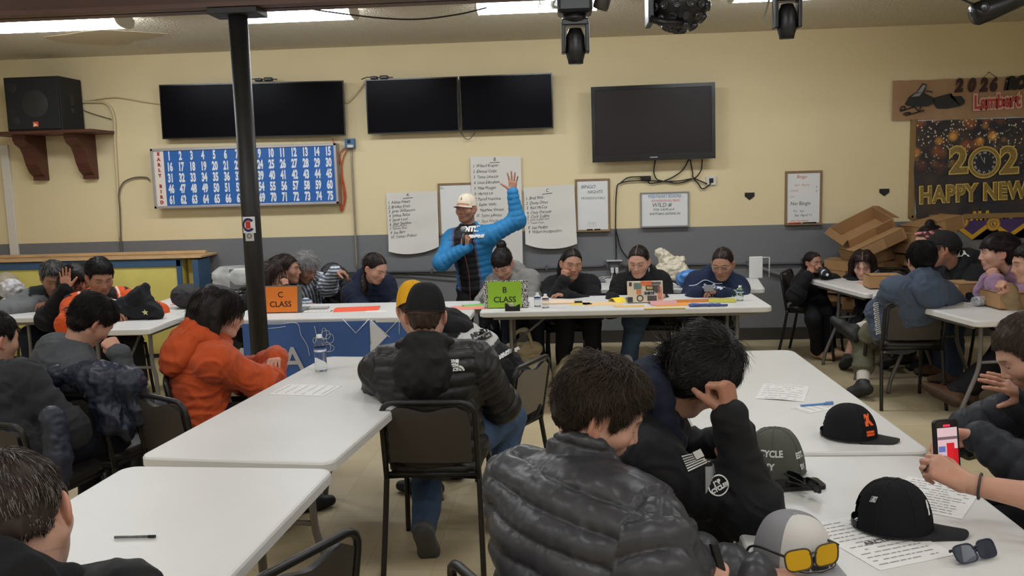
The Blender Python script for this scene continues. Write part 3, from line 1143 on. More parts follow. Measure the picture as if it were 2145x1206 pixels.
# ================================================================== the room
XL, XR, YB = -7.4, 6.6, -3.4
ZG = 1.168      # top of the grey dado
def struct(name, mb, m, parent=None):
 return tag(mb.build(name, m, parent), kind='structure')
def wall_material():
 m = bpy.data.materials.new('painted_wall')
 m.use_nodes = True
 nt = m.node_tree
 b = nt.nodes['Principled BSDF']
 b.inputs['Roughness'].default_value = .55
 b.inputs['Specular IOR Level'].default_value = .3
 g = nt.nodes.new('ShaderNodeNewGeometry')
 sx = nt.nodes.new('ShaderNodeSeparateXYZ')
 nt.links.new(g.outputs['Position'], sx.inputs[0])
 gt = nt.nodes.new('ShaderNodeMath')
 gt.operation = 'GREATER_THAN'
 gt.inputs[1].default_value = ZG
 nt.links.new(sx.outputs['Z'], gt.inputs[0])
 mx = nt.nodes.new('ShaderNodeMix')
 mx.data_type = 'RGBA'
 mx.inputs[6].default_value = (*srgb(119, 120, 122), 1)
 mx.inputs[7].default_value = (*srgb(230, 213, 170), 1)
 nt.links.new(gt.outputs[0], mx.inputs[0])
 n = nt.nodes.new('ShaderNodeTexNoise')
 n.inputs['Scale'].default_value = 1.3
 n.inputs['Detail'].default_value = 4
 nt.links.new(g.outputs['Position'], n.inputs['Vector'])
 mr = nt.nodes.new('ShaderNodeMapRange')
 mr.inputs['To Min'].default_value = .93
 mr.inputs['To Max'].default_value = 1.05
 nt.links.new(n.outputs['Fac'], mr.inputs['Value'])
 vm = nt.nodes.new('ShaderNodeVectorMath')
 vm.operation = 'SCALE'
 nt.links.new(mx.outputs[2], vm.inputs[0])
 nt.links.new(mr.outputs['Result'], vm.inputs['Scale'])
 nt.links.new(vm.outputs['Vector'], b.inputs['Base Color'])
 n2 = nt.nodes.new('ShaderNodeTexNoise')
 n2.inputs['Scale'].default_value = 60
 nt.links.new(g.outputs['Position'], n2.inputs['Vector'])
 bp = nt.nodes.new('ShaderNodeBump')
 bp.inputs['Strength'].default_value = .12
 bp.inputs['Distance'].default_value = .004
 nt.links.new(n2.outputs['Fac'], bp.inputs['Height'])
 nt.links.new(bp.outputs['Normal'], b.inputs['Normal'])
 return m
def floor_material():
 m = bpy.data.materials.new('vinyl_tile_floor')
 m.use_nodes = True
 nt = m.node_tree
 b = nt.nodes['Principled BSDF']
 b.inputs['Roughness'].default_value = .38
 b.inputs['Specular IOR Level'].default_value = .4
 g = nt.nodes.new('ShaderNodeNewGeometry')
 br = nt.nodes.new('ShaderNodeTexBrick')
 br.offset = 0
 br.inputs['Color1'].default_value = (*srgb(206, 190, 156), 1)
 br.inputs['Color2'].default_value = (*srgb(197, 180, 143), 1)
 br.inputs['Mortar'].default_value = (*srgb(186, 169, 134), 1)
 br.inputs['Scale'].default_value = 1
 br.inputs['Mortar Size'].default_value = .0022
 br.inputs['Brick Width'].default_value = .305
 br.inputs['Row Height'].default_value = .305
 nt.links.new(g.outputs['Position'], br.inputs['Vector'])
 n = nt.nodes.new('ShaderNodeTexNoise')
 n.inputs['Scale'].default_value = 2.2
 n.inputs['Detail'].default_value = 6
 nt.links.new(g.outputs['Position'], n.inputs['Vector'])
 mr = nt.nodes.new('ShaderNodeMapRange')
 mr.inputs['From Min'].default_value = .3
 mr.inputs['From Max'].default_value = .7
 mr.inputs['To Min'].default_value = .86
 mr.inputs['To Max'].default_value = 1.06
 nt.links.new(n.outputs['Fac'], mr.inputs['Value'])
 vm = nt.nodes.new('ShaderNodeVectorMath')
 vm.operation = 'SCALE'
 nt.links.new(br.outputs['Color'], vm.inputs[0])
 nt.links.new(mr.outputs['Result'], vm.inputs['Scale'])
 nt.links.new(vm.outputs['Vector'], b.inputs['Base Color'])
 return m
def ceiling_material():
 m = mat('textured_ceiling', srgb(240, 231, 208), rough=.8, bump=1.0, bscale=42, bdist=.05, spec=.2)
 return m
struct('floor', MB().box(((XL + XR) / 2, (YB + WALL) / 2, -.05), (XR - XL + .4, WALL - YB + .4, .1)), floor_material())
struct('ceiling', MB().box(((XL + XR) / 2, (YB + WALL) / 2, CEIL + .05), (XR - XL + .4, WALL - YB + .4, .1)), ceiling_material())
wm = wall_material()
struct('wall_back', MB().box(((XL + XR) / 2, WALL + .06, CEIL / 2), (XR - XL + .4, .12, CEIL)), wm)
wm2 = mat('cream_wall', srgb(226, 218, 200), rough=.6, bump=.1, bscale=60)
struct('wall_left', MB().box((XL - .06, (YB + WALL) / 2, CEIL / 2), (.12, WALL - YB, CEIL)), wm2)
struct('wall_right', MB().box((XR + .06, (YB + WALL) / 2, CEIL / 2), (.12, WALL - YB, CEIL)), wm2)
struct('wall_front', MB().box(((XL + XR) / 2, YB - .06, CEIL / 2), (XR - XL + .4, .12, CEIL)), wm2)
struct('baseboard_back', MB().box(((XL + XR) / 2, WALL - .006, .062), (XR - XL, .012, .124)), mat('vinyl_base', srgb(58, 52, 48), rough=.5))
# smooth repaired patch on the ceiling
pp = [(92, 77), (140, 72), (175, 66), (215, 62), (265, 65), (310, 68), (352, 71), (330, 77), (300, 82), (282, 85), (270, 92), (230, 95), (180, 92), (130, 88), (100, 82)]
pz = [atZ(x, y, CEIL - .002, ) for x, y in pp]
mbp = MB()
mbp.add([(p[0], p[1], CEIL - .004) for p in pz] + [(p[0], p[1], CEIL + .003) for p in pz],
  [list(range(len(pz)))] + [[i, (i + 1) % len(pz), (i + 1) % len(pz) + len(pz), i + len(pz)] for i in range(len(pz))])
struct('ceiling_patch', mbp, mat('smooth_plaster', srgb(198, 182, 148), rough=.85))
# white upright trim at the left end of the back wall
a, b = wl(10, 300), wl(10, 540)
struct('trim_1', MB().box((a[0], WALL - .015, 1.55), (.09, .03, 1.3), bev=.004), mat('white_trim', srgb(222, 216, 204), rough=.5))
# window trim behind the dark banner
w0, w1 = wl(1911, 300), wl(1920, 455)
win = tag(MB().box((w0[0] + .0, WALL - .012, 1.78), (.05, .03, 1.16), bev=.004).box((w0[0] + .75, WALL - .012, 1.205), (1.5, .03, .05), bev=.004).build('window_1', mat('brown_casing', srgb(140, 112, 70), rough=.6)), kind='structure')
tag(MB().box((w0[0] + .76, WALL - .006, 1.79), (1.44, .012, 1.1)).build('window_pane', mat('window_white', srgb(205, 208, 210), rough=.25), win), kind='structure')
# ---- steel beam and its post
BZ = atY(490, 13, 5.2)[2]
bm_ = MB()
bl = XR - XL
bm_.box(((XL + XR) / 2, 5.3, BZ + .012), (bl, .22, .024)).box(((XL + XR) / 2, 5.3, BZ + (CEIL - BZ) / 2), (bl, .02, CEIL - BZ)).box(((XL + XR) / 2, 5.3, CEIL - .02), (bl, .22, .03))
struct('beam', bm_, mat('brown_steel', srgb(92, 66, 56), rough=.5, var=.12, vscale=3))
px_, py_ = (-1.918, 5.3)
post = thing('post', 'round black steel post under the ceiling beam with two stickers on it', 'post', (px_, py_, 0))
blk = mat('black_paint', srgb(32, 31, 30), rough=.5, spec=.5, var=.25, vscale=9, bump=.15, bscale=30)
MB().tube([(px_, py_, .012), (px_, py_, BZ - .03)], .057, 28).build('shaft', blk, post)
MB().box((px_, py_, .006), (.22, .22, .012), bev=.002).build('base_plate', blk, post)
MB().box((px_, py_, BZ - .02), (.30, .2, .036), bev=.003).build('top_plate', blk, post)
def on_post(px, py, w, h, name, m, off=.001, z0=None, bend=True, verts=None, faces=None, ang=None, parent=None):
 """something stuck on the round post"""
 p = atY(px, py, py_ - .05)
 ang = math.atan2(-(p[1] - 0), -(p[0] - px_)) if ang is None else ang
 r = .057 + off
 if verts is None:
  n = 9
  us = np.linspace(-w / 2, w / 2, n)
  P = [(u, v) for u in us for v in (-h / 2, h / 2)]
  F = [[2 * i, 2 * i + 2, 2 * i + 3, 2 * i + 1] for i in range(n - 1)]
 else:
  P, F = verts, faces
 a0 = ang
 out = []
 for q in P:
  t = a0 + q[0] / r
  out.append((px_ + r * math.cos(t), py_ + r * math.sin(t), p[2] + q[1]))
 return mesh_obj(name, out, F, m, post if parent is None else parent, smooth=False)
PA = -math.pi / 2 - .33
white = mat('sticker_white', srgb(225, 225, 225), rough=.4)
st1 = on_post(519, 471, .085, .10, 'sticker', white, ang=PA + .32)
def ring_shape(r0, r1, a0, a1, n=24, sx=1.0):
 P, F = [], []
 for i in range(n + 1):
  a = math.radians(a0 + (a1 - a0) * i / n)
  P += [(r0 * math.cos(a) * sx, r0 * math.sin(a)), (r1 * math.cos(a) * sx, r1 * math.sin(a))]
 for i in range(n):
  F.append([2 * i, 2 * i + 1, 2 * i + 3, 2 * i + 2])
 return P, F
P, F = ring_shape(.027, .042, 40, 320)
on_post(519, 471, 0, 0, 'letter_ring', mat('navy_ink', srgb(30, 34, 84), rough=.4), off=.002, verts=P, faces=F, ang=PA + .32, parent=st1)
on_post(518, 471, .03, .045, 'red_emblem', mat('red_ink', srgb(190, 50, 44), rough=.4), off=.0022, ang=PA + .30, parent=st1)
st2 = on_post(520, 496, .055, .05, 'sticker', mat('sticker_grey', srgb(196, 194, 190), rough=.4), ang=PA + .36)
P, F = ring_shape(.007, .017, 0, 360)
on_post(520, 494, 0, 0, 'print', mat('grey_ink', srgb(120, 120, 118), rough=.4), off=.002, verts=P, faces=F, ang=PA + .36, parent=st2)
# ---- fluorescent ceiling lights
lamp_m = mat('lit_diffuser', (.9, .9, .9), rough=.4, emit=(.92, .965, 1.03), estr=LAMP_STRENGTH)
lamp_m2 = mat('lit_diffuser_audience', (.9, .9, .9), rough=.4, emit=(.92, .965, 1.03), estr=LAMP_AUDIENCE)
lamp_h = mat('lamp_housing', srgb(225, 222, 214), rough=.4)
def lamp(x0, x1, yc, label, group, w=.30, m=None):
 z0, L = CEIL - .002, x1 - x0
 xc = (x0 + x1) / 2
 t = thing('ceiling_light', label, 'light', (xc, yc, z0 - .10), group)
 MB().box((xc, yc, z0 - .012), (L, w * .96, .024)).build('housing', lamp_h, t)
 n = 9
 pr = [(-w / 2, -.024)] + [(w / 2 * math.sin(a) * .98, -.03 - .078 * math.cos(a) ** .6) for a in np.linspace(-1.45, 1.45, n)] + [(w / 2, -.024)]
 P = [(x0 + .012, yc + u, z0 + v) for u, v in pr] + [(x1 - .012, yc + u, z0 + v) for u, v in pr]
 k = len(pr)
 Fd = [[i, i + 1, i + 1 + k, i + k] for i in range(k - 1)]
 mesh_obj('diffuser', P, Fd, m or lamp_m, t, smooth=True)
 for xe in (x0, x1):
  MB().prism([(u * 1.02, v * 1.04) for u, v in pr], -.008, .008, M4(np.array([[0, 1, 0], [1, 0, 0], [0, 0, 1.0]]), (xe, yc, z0))).build('end_cap', lamp_h, t)
 return t
GL = 'fluorescent ceiling lights'
lamp(-4.58, -3.35, 6.78, 'long white fluorescent ceiling light above the black loudspeaker', GL)
lamp(-2.50, -1.55, 6.78, 'white fluorescent ceiling light crossing behind the top of the black post', GL)
lamp(-.61, .30, 6.80, 'white fluorescent ceiling light behind the silver-clamped hanging stage light', GL)
lamp(1.28, 2.20, 6.72, 'white fluorescent ceiling light just beside the rightmost hanging chain', GL)
for yy in (3.3, .6, -2.0):
 for x0 in (-5.6, -2.9, -.45, 2.0, 4.4):
  lamp(x0, x0 + 1.22, yy, 'white fluorescent ceiling light of the rows over the audience tables', 'ceiling lights over the audience', m=lamp_m2)
# thin conduits running along the ceiling
cm = mat('painted_conduit', srgb(190, 174, 138), rough=.5)
for i, (xa, xb) in enumerate([(-3.34, -2.52), (-1.54, -.63)]):
 o = MB().tube([(xa, 6.62, CEIL - .016), (xb, 6.62, CEIL - .016)], .011, 8)
 for q in np.linspace(xa + .15, xb - .1, 3):
  o.box((q, 6.62, CEIL - .014), (.02, .05, .028))
 tag(o.build('conduit', cm), ['thin conduit along the ceiling between the left light and the post', 'thin conduit along the ceiling right of the post'][i], 'conduit')
cb = catmull([atY(555, 2, 5.6), atY(600, 10, 6.0), atY(690, 25, 6.3), atY(800, 38, 6.5), atY(880, 40, 6.5), atY(960, 30, 6.5), atY(1020, 16, 6.5)], 6)
tag(MB().tube(cb, .006, 6).build('cable', mat('black_cable', srgb(40, 36, 32), rough=.5)), 'loose dark cable sagging below the ceiling between two lights', 'cable')
# ================================================================== things on the back wall
blackp = mat('black_plastic', srgb(18, 18, 19), rough=.35)
bezel = mat('tv_bezel', srgb(14, 14, 15), rough=.25)
screen = mat('tv_screen', srgb(9, 9, 13), rough=.28, spec=.06)
def tv(tl, tr, br, bl, label, d=.055, off=.06, bz=.012, chin=0.0, sm=None):
 Y = WALL - off - d
 q = [atY(*c, Y) for c in (tl, tr, br, bl)]
 x0, x1 = (q[0][0] + q[3][0]) / 2, (q[1][0] + q[2][0]) / 2
 z1, z0 = (q[0][2] + q[1][2]) / 2, (q[2][2] + q[3][2]) / 2
 rot = math.atan2((q[1][2] - q[0][2] + q[2][2] - q[3][2]) / 2, x1 - x0)
 t = thing('television', label, 'television', ((x0 + x1) / 2, Y + d, z0), 'wall televisions')
 c = V((x0 + x1) / 2, 0, (z0 + z1) / 2)
 R = Ry(-rot)
 w, h = x1 - x0, z1 - z0
 def at(u, y, v):
  p = R @ V(u, 0, v)
  return (c[0] + p[0], y, c[2] + p[2])
 MB().box(at(0, Y + d * .62, 0), (w * .96, d * .76, h * .94), R, .01).build('back_housing', blackp, t)
 fr = MB()
 fr.box(at(0, Y + .010, h / 2 - bz / 2), (w, .022, bz), R).box(at(0, Y + .010, -h / 2 + (bz + chin) / 2), (w, .022, bz + chin), R)
 for sg in (-1, 1):
  fr.box(at(sg * (w / 2 - bz / 2), Y + .010, chin / 2), (bz, .022, h - bz * 2 - chin), R)
 fr.build('bezel', bezel, t)
 MB().box(at(0, Y + .014, chin / 2), (w - 2 * bz, .012, h - 2 * bz - chin), R).build('screen', sm or screen, t)
 MB().box((c[0], WALL - off / 2, c[2]), (w * .3, off, h * .4)).build('wall_mount', blackp, t)
 return t, at, w, h, Y
tv((332, 178), (719, 168), (724, 284), (341, 291), 'wide black television above the blue bingo number board, partly behind post')
tv((765, 166), (959, 161), (962, 274), (770, 282), 'flat black television, left one of the adjoining pair', off=.07)
tv((962, 160), (1157, 152), (1159, 269), (966, 275), 'flat black television, right one of the adjoining pair', off=.07)
t4, at4, w4, h4, Y4 = tv((1238, 183), (1500, 171), (1497, 332), (1241, 340), 'thick framed television above the tangled cables, reflecting the room', d=.10, off=.08, bz=.035, chin=.03,
        sm=mat('tv_screen_glossy', srgb(34, 28, 27), rough=.42, spec=.3))
MB().box(at4(0, Y4 - .002, -h4 / 2 + .032), (.075, .003, .011)).build('maker_plate', mat('silver_ink', srgb(150, 150, 150), rough=.3), t4)
for i, (x, y) in enumerate([(548, 167), (790, 163)]):
 p = atY(x, y, WALL - .12)
 o = MB().box((p[0] - .03, p[1], p[2] + .0), (.07, .06, .03), bev=.008).box((p[0] + .07, p[1], p[2] + .002), (.08, .06, .035), bev=.008).tube([(p[0] - .16, p[1], p[2] - .01), (p[0] - .1, p[1], p[2] + .01), (p[0], p[1], p[2] + .004), (p[0] + .16, p[1], p[2])], .005, 6)
 tag(o.build('power_adapter', blackp), ['small black adapters lying on the television beside the post', 'small black adapters lying on the left of the paired televisions'][i], 'adapter')
# ---- bingo number board
B = [atY(*c, WALL - .13) for c in ((317, 309), (706, 302), (708, 430), (322, 434))]
bx0, bx1, bz1, bz0 = (B[0][0] + B[3][0]) / 2, (B[1][0] + B[2][0]) / 2, (B[0][2] + B[1][2]) / 2, (B[2][2] + B[3][2]) / 2
bY = WALL - .13
bt = thing('bingo_board', 'blue bingo number board with white numerals one to seventy-five in a silver frame', 'board', ((bx0 + bx1) / 2, WALL - .06, bz0))
bw, bh = bx1 - bx0, bz1 - bz0
alu = mat('brushed_aluminium', srgb(178, 176, 178), rough=.35, metal=.6)
MB().box(((bx0 + bx1) / 2, WALL - .062, (bz0 + bz1) / 2), (bw, .124, bh)).build('cabinet', alu, bt)
fr = MB()
t_ = .026
for z in (bz0 + t_ / 2, bz1 - t_ / 2):
 fr.box(((bx0 + bx1) / 2, bY, z), (bw, .024, t_), bev=.003)
for x in (bx0 + t_ / 2, bx1 - t_ / 2):
 fr.box((x, bY, (bz0 + bz1) / 2), (t_, .024, bh), bev=.003)
fr.build('frame', alu, bt)
sw = .105
MB().box((bx0 + t_ + sw / 2, bY + .004, (bz0 + bz1) / 2), (sw, .006, bh - 2 * t_)).build('title_strip', mat('strip_cream', srgb(232, 218, 205), rough=.45), bt)
gx0, gx1 = bx0 + t_ + sw, bx1 - t_
MB().box(((gx0 + gx1) / 2, bY + .004, (bz0 + bz1) / 2), (gx1 - gx0, .006, bh - 2 * t_)).build('number_panel', mat('bingo_blue', srgb(38, 98, 172), rough=.35), bt)
tm = MB()
nw = mat('numeral_white', srgb(226, 230, 234), rough=.4)
for r in range(5):
 for c in range(15):
  k = r * 15 + c + 1
  nm = MB()
  wall_text(nm, str(k), gx0 + (gx1 - gx0) * (c + .5) / 15, bz1 - t_ - (bh - 2 * t_) * (r + .5) / 5, .082, plane=bY - .0002, sx=.50, bold=.006)
  nm.build('numeral', nw, bt)
word = 'EARLY BIRD'
for i, ch in enumerate(word):
 if ch != ' ':
  wall_text(tm, ch, bx0 + t_ + sw * .5, bz1 - t_ - .03 - (bh - 2 * t_ - .05) * i / 9.3, .030, plane=bY - .0002, bold=.004)
tm.build('lettering', mat('numeral_red', srgb(168, 62, 52), rough=.4), bt)
# ---- loudspeaker on its shelf
sp = [atY(*c, WALL - .42) for c in ((9, 163), (126, 161), (132, 273), (17, 275))]
sx0, sx1, sz1, sz0 = (sp[0][0] + sp[3][0]) / 2, (sp[1][0] + sp[2][0]) / 2, sp[0][2], (sp[2][2] + sp[3][2]) / 2
sd = .40
s_t = thing('loudspeaker', 'big black loudspeaker with a small orange badge on a wooden wall shelf', 'speaker', ((sx0 + sx1) / 2, WALL - .22, sz0))
scx, scz, sw_, sh_ = (sx0 + sx1) / 2, (sz0 + sz1) / 2, sx1 - sx0, sz1 - sz0
cab = mat('speaker_carpet', srgb(34, 34, 35), rough=.8, bump=.3, bscale=500)
MB().box((scx, WALL - .03 - sd / 2, scz), (sw_, sd, sh_), bev=.008).build('cabinet', cab, s_t)
fy_ = WALL - .03 - sd
MB().box((scx, fy_ - .006, scz), (sw_ - .03, .012, sh_ - .03), bev=.004).build('grille', mat('speaker_grille', srgb(29, 30, 34), rough=.6, bump=.4, bscale=900), s_t)
Mg = M4(Rx(math.pi / 2), (scx + .02, fy_ - .0125, scz))
MB().lathe([(.135, 0), (.13, .003), (.07, .0012), (.055, .004), (0.001, .006)], Mg, 36).build('woofer_cone', mat('woofer', srgb(48, 47, 46), rough=.6), s_t)
for zz in (.16, -.16):
 MB().lathe([(.05, 0), (.045, .003), (.001, .001)], M4(Rx(math.pi / 2), (scx - sw_ / 2 + .085, fy_ - .0125, scz + zz)), 24).build('horn_port', mat('woofer', srgb(40, 40, 41), rough=.6), s_t)
bd = MB().box((scx + .015, fy_ - .015, sz0 + .062), (.055, .006, .05), bev=.002).build('badge', mat('badge_orange', srgb(226, 84, 40), rough=.4), s_t)
P, F = text_mesh('JBL', .02, bold=.002)
mesh_obj('badge_letters', [(scx + .015 + p[0], fy_ - .0185, sz0 + .056 + p[1]) for p in P], F, mat('badge_white', srgb(230, 220, 210), rough=.4), bd)
hb = MB()
for a_, b_ in ((0.04, .10), (-.06, .05)):
 hb.box((sx1 + .001, WALL - .03 - sd * .5, scz + a_), (.006, .05, b_), bev=.002)
hb.build('side_handle', blackp, s_t)
shz = sz0
sh0, sh1 = atY(-30, 283, WALL - .42)[0], atY(212, 280, WALL - .3)[0]
wood = mat('walnut', srgb(86, 48, 36), rough=.5, var=.18, vscale=5, stretch=(1, 8, 8))
sht = thing('wall_shelf', 'dark brown wooden wall shelf with curved brackets holding the loudspeaker', 'shelf', ((sh0 + sh1) / 2, WALL - .2, shz - .6))
MB().box(((sh0 + sh1) / 2, WALL - .235, shz - .016), (sh1 - sh0, .47, .03), bev=.005).build('shelf_board', wood, sht)
for xc in (atY(75, 330, WALL - .1)[0], atY(180, 330, WALL - .1)[0]):
 prof = [(0, 0), (-.36, 0), (-.36, -.05), (-.33, -.09), (-.25, -.13), (-.21, -.2), (-.18, -.29), (-.13, -.37), (-.07, -.41), (-.07, -.45), (0, -.45)]
 MB().prism(prof, -.065, .065, M4(np.array([[0, -1, 0], [1, 0, 0], [0, 0, 1.0]]), (xc, WALL - .001, shz - .032))).build('bracket', wood, sht)
# conduits and cables of the wall
pipe = mat('painted_pipe', srgb(205, 192, 152), rough=.45)
def wire(pts, r, off=.02, n=6):
 return catmull([wl(x, y) - V(0, off, 0) for x, y in pts], n), r
def wtube(pts, r, name, m, label, cat, off=.02):
 p, r = wire(pts, r, off)
 return tag(MB().tube(p, r, 8).build(name, m), label, cat)
wtube([(150, 214), (205, 214), (222, 216), (236, 230), (242, 255), (243, 300), (249, 400), (254, 503)], .014, 'conduit', pipe, 'cream conduit bending down the wall beside the loudspeaker', 'conduit', .022)
wtube([(254, 506), (258, 535)], .012, 'conduit', mat('grey_pipe', srgb(88, 90, 92), rough=.5), 'short grey conduit just above the yellow counter', 'conduit', .022)
wtube([(316, 378), (310, 372), (285, 372), (262, 382), (252, 405), (254, 440), (256, 500), (258, 533)], .008, 'cable', mat('grey_cable', srgb(104, 98, 88), rough=.5), 'grey cable curving from the left of the bingo board down the wall', 'cable', .03)
wtube([(150, 218), (190, 236), (236, 250)], .004, 'cable', mat('dark_cable', srgb(80, 74, 62), rough=.5), 'thin cable drooping from the loudspeaker to the conduit', 'cable', .03)
wtube([(155, 216), (232, 205), (260, 206), (300, 213), (335, 218)], .005, 'cable', pipe, 'cream cable running from the loudspeaker to the wide television', 'cable', .03)
wtube([(722, 213), (733, 212), (766, 174)], .008, 'cable', pipe, 'cream cable between the wide television and the paired televisions', 'cable', .03)
wtube([(966, 276), (975, 290), (985, 291), (996, 278)], .004, 'cable', mat('grey_cable', srgb(104, 98, 88), rough=.5), 'grey cable loop hanging under the paired televisions', 'cable', .05)
# blue box, its plug, cord and pipe
p = wl(735, 301)
eb = thing('outlet_box', 'small blue electrical box with a white plug on the wall', 'outlet', (p[0], WALL, p[2] - .05))
MB().box((p[0], WALL - .03, p[2]), (.10, .06, .10), bev=.006).build('box', mat('box_blue', srgb(70, 112, 150), rough=.5), eb)
MB().box((p[0] - .005, WALL - .066, p[2] + .022), (.03, .014, .03), bev=.003).build('socket', blackp, eb)
MB().box((p[0] + .012, WALL - .075, p[2] - .028), (.06, .035, .03), bev=.006).build('plug', mat('white_plastic', srgb(212, 210, 204), rough=.4), eb)
wtube([(737, 313), (741, 400), (746, 500), (749, 562)], .010, 'conduit', mat('galvanised', srgb(158, 152, 136), rough=.4, metal=.4), 'bare metal conduit dropping from the blue outlet box', 'conduit', .025)
oc = MB()
om = mat('orange_cord', srgb(196, 88, 46), rough=.5)
for pts in ([(698, 290), (705, 315), (716, 345), (718, 352)], [(728, 306), (714, 322), (717, 348)], [(731, 310), (721, 330), (717, 350)],
   [(717, 350), (716, 380), (714, 415), (717, 443), (726, 410), (719, 370), (717, 350)], [(718, 350), (720, 385), (722, 420), (719, 440), (716, 400), (718, 352)], [(716, 352), (721, 395), (725, 415), (716, 440)]):
 q, r = wire(pts, .006, .03, 6)
 oc.tube(q, .0055, 6)
tag(oc.build('extension_cord', om), 'orange extension cord hanging in a bundle right of the bingo board', 'cord')
# low conduits along the grey dado
lowm = mat('grey_pipe', srgb(88, 90, 92), rough=.5)
lc = MB()
for pts, r in (([(412, 574), (520, 573), (640, 571), (760, 568)], .011), ([(412, 585), (470, 584), (520, 580)], .011), ([(760, 568), (920, 567), (1100, 562), (1270, 556)], .012), ([(1300, 556), (1440, 553), (1570, 552), (1700, 550), (1860, 549)], .013), ([(1990, 552), (2145, 552)], .012)):
 q, r = wire(pts, r, .03)
 lc.tube(q, r, 8)
for x, y in ((450, 573), (905, 567), (1145, 560), (1565, 551)):
 p = wl(x, y)
 lc.box((p[0], WALL - .026, p[2]), (.02, .04, .05), bev=.004)
tag(lc.build('conduit', lowm), 'grey painted conduit running level along the grey lower wall', 'conduit')
wtube([(640, 577), (740, 579), (800, 572), (850, 570), (930, 577), (1000, 580)], .008, 'cable', blackp, 'black cable sagging along the wall behind the speaking man', 'cable', .05)
wtube([(1565, 552), (1600, 563), (1640, 575), (1700, 583)], .018, 'cable', mat('grey_hose', srgb(120, 122, 124), rough=.35), 'thick grey cable sloping down the wall to the child in black', 'cable', .05)
# cables below the thick television
ck = MB()
for pts in ([(1372, 336), (1369, 360), (1375, 375), (1388, 379)], [(1442, 334), (1430, 355), (1410, 370), (1390, 379)], [(1445, 334), (1450, 362), (1452, 372), (1480, 385)], [(1470, 333), (1468, 355), (1458, 370), (1448, 375), (1420, 383), (1392, 380), (1340, 378), (1300, 383), (1291, 400), (1289, 470), (1290, 540), (1285, 550)],
   [(1298, 384), (1315, 372), (1342, 370)], [(1356, 378), (1362, 384), (1388, 380), (1420, 379), (1448, 374)], [(1452, 374), (1462, 385), (1470, 395), (1484, 388), (1488, 380)], [(1289, 478), (1292, 490), (1300, 520), (1318, 545)]):
 q, r = wire(pts, .006, .03, 6)
 ck.tube(q, .0065, 6)
tag(ck.build('cable_bundle', blackp), 'tangled black cables hanging under the thick framed television', 'cable')
p = wl(1352, 373)
tag(MB().box((p[0], WALL - .03, p[2]), (.10, .05, .045), bev=.008).build('power_adapter', blackp), 'black adapter block on the wall under the thick framed television', 'adapter')
def outlet(px, py, w, h, label):
 p = wl(px, py)
 t = thing('wall_outlet', label, 'outlet', (p[0], WALL, p[2] - h / 2))
 MB().box((p[0], WALL - .012, p[2]), (w, .024, h), bev=.004).build('cover_plate', mat('white_plastic', srgb(212, 210, 204), rough=.4), t)
 MB().box((p[0], WALL - .027, p[2]), (w * .4, .008, h * .5), bev=.002).build('socket', blackp, t)
 return t
outlet(1489, 378, .10, .09, 'white wall outlet with a black plug under the thick television')
p = wl(1286, 562)
t = thing('wall_outlet', 'grey outlet box with two white chargers above the rear table', 'outlet', (p[0], WALL, p[2] - .1))
MB().box((p[0], WALL - .03, p[2] + .02), (.09, .06, .12), bev=.005).build('box', lowm, t)
for dx in (-.022, .024):
 MB().box((p[0] + dx, WALL - .085, p[2] - .01), (.03, .05, .055), bev=.006).build('charger', mat('white_plastic', srgb(220, 219, 216), rough=.4), t)
 MB().tube(catmull([(p[0] + dx, WALL - .1, p[2] - .03), (p[0] + dx - .02, WALL - .14, p[2] - .09), (p[0] + dx - .1, WALL - .2, p[2] - .06), (p[0] + dx - .22, WALL - .3, p[2] - .10)], 6), .004, 6).build('charging_cord', mat('white_plastic', srgb(220, 219, 216), rough=.4), t)
MB().box((p[0], WALL - .05, p[2] + .085), (.16, .09, .012), bev=.004).build('shelf_plate', mat('white_plastic', srgb(200, 198, 192), rough=.4), t)
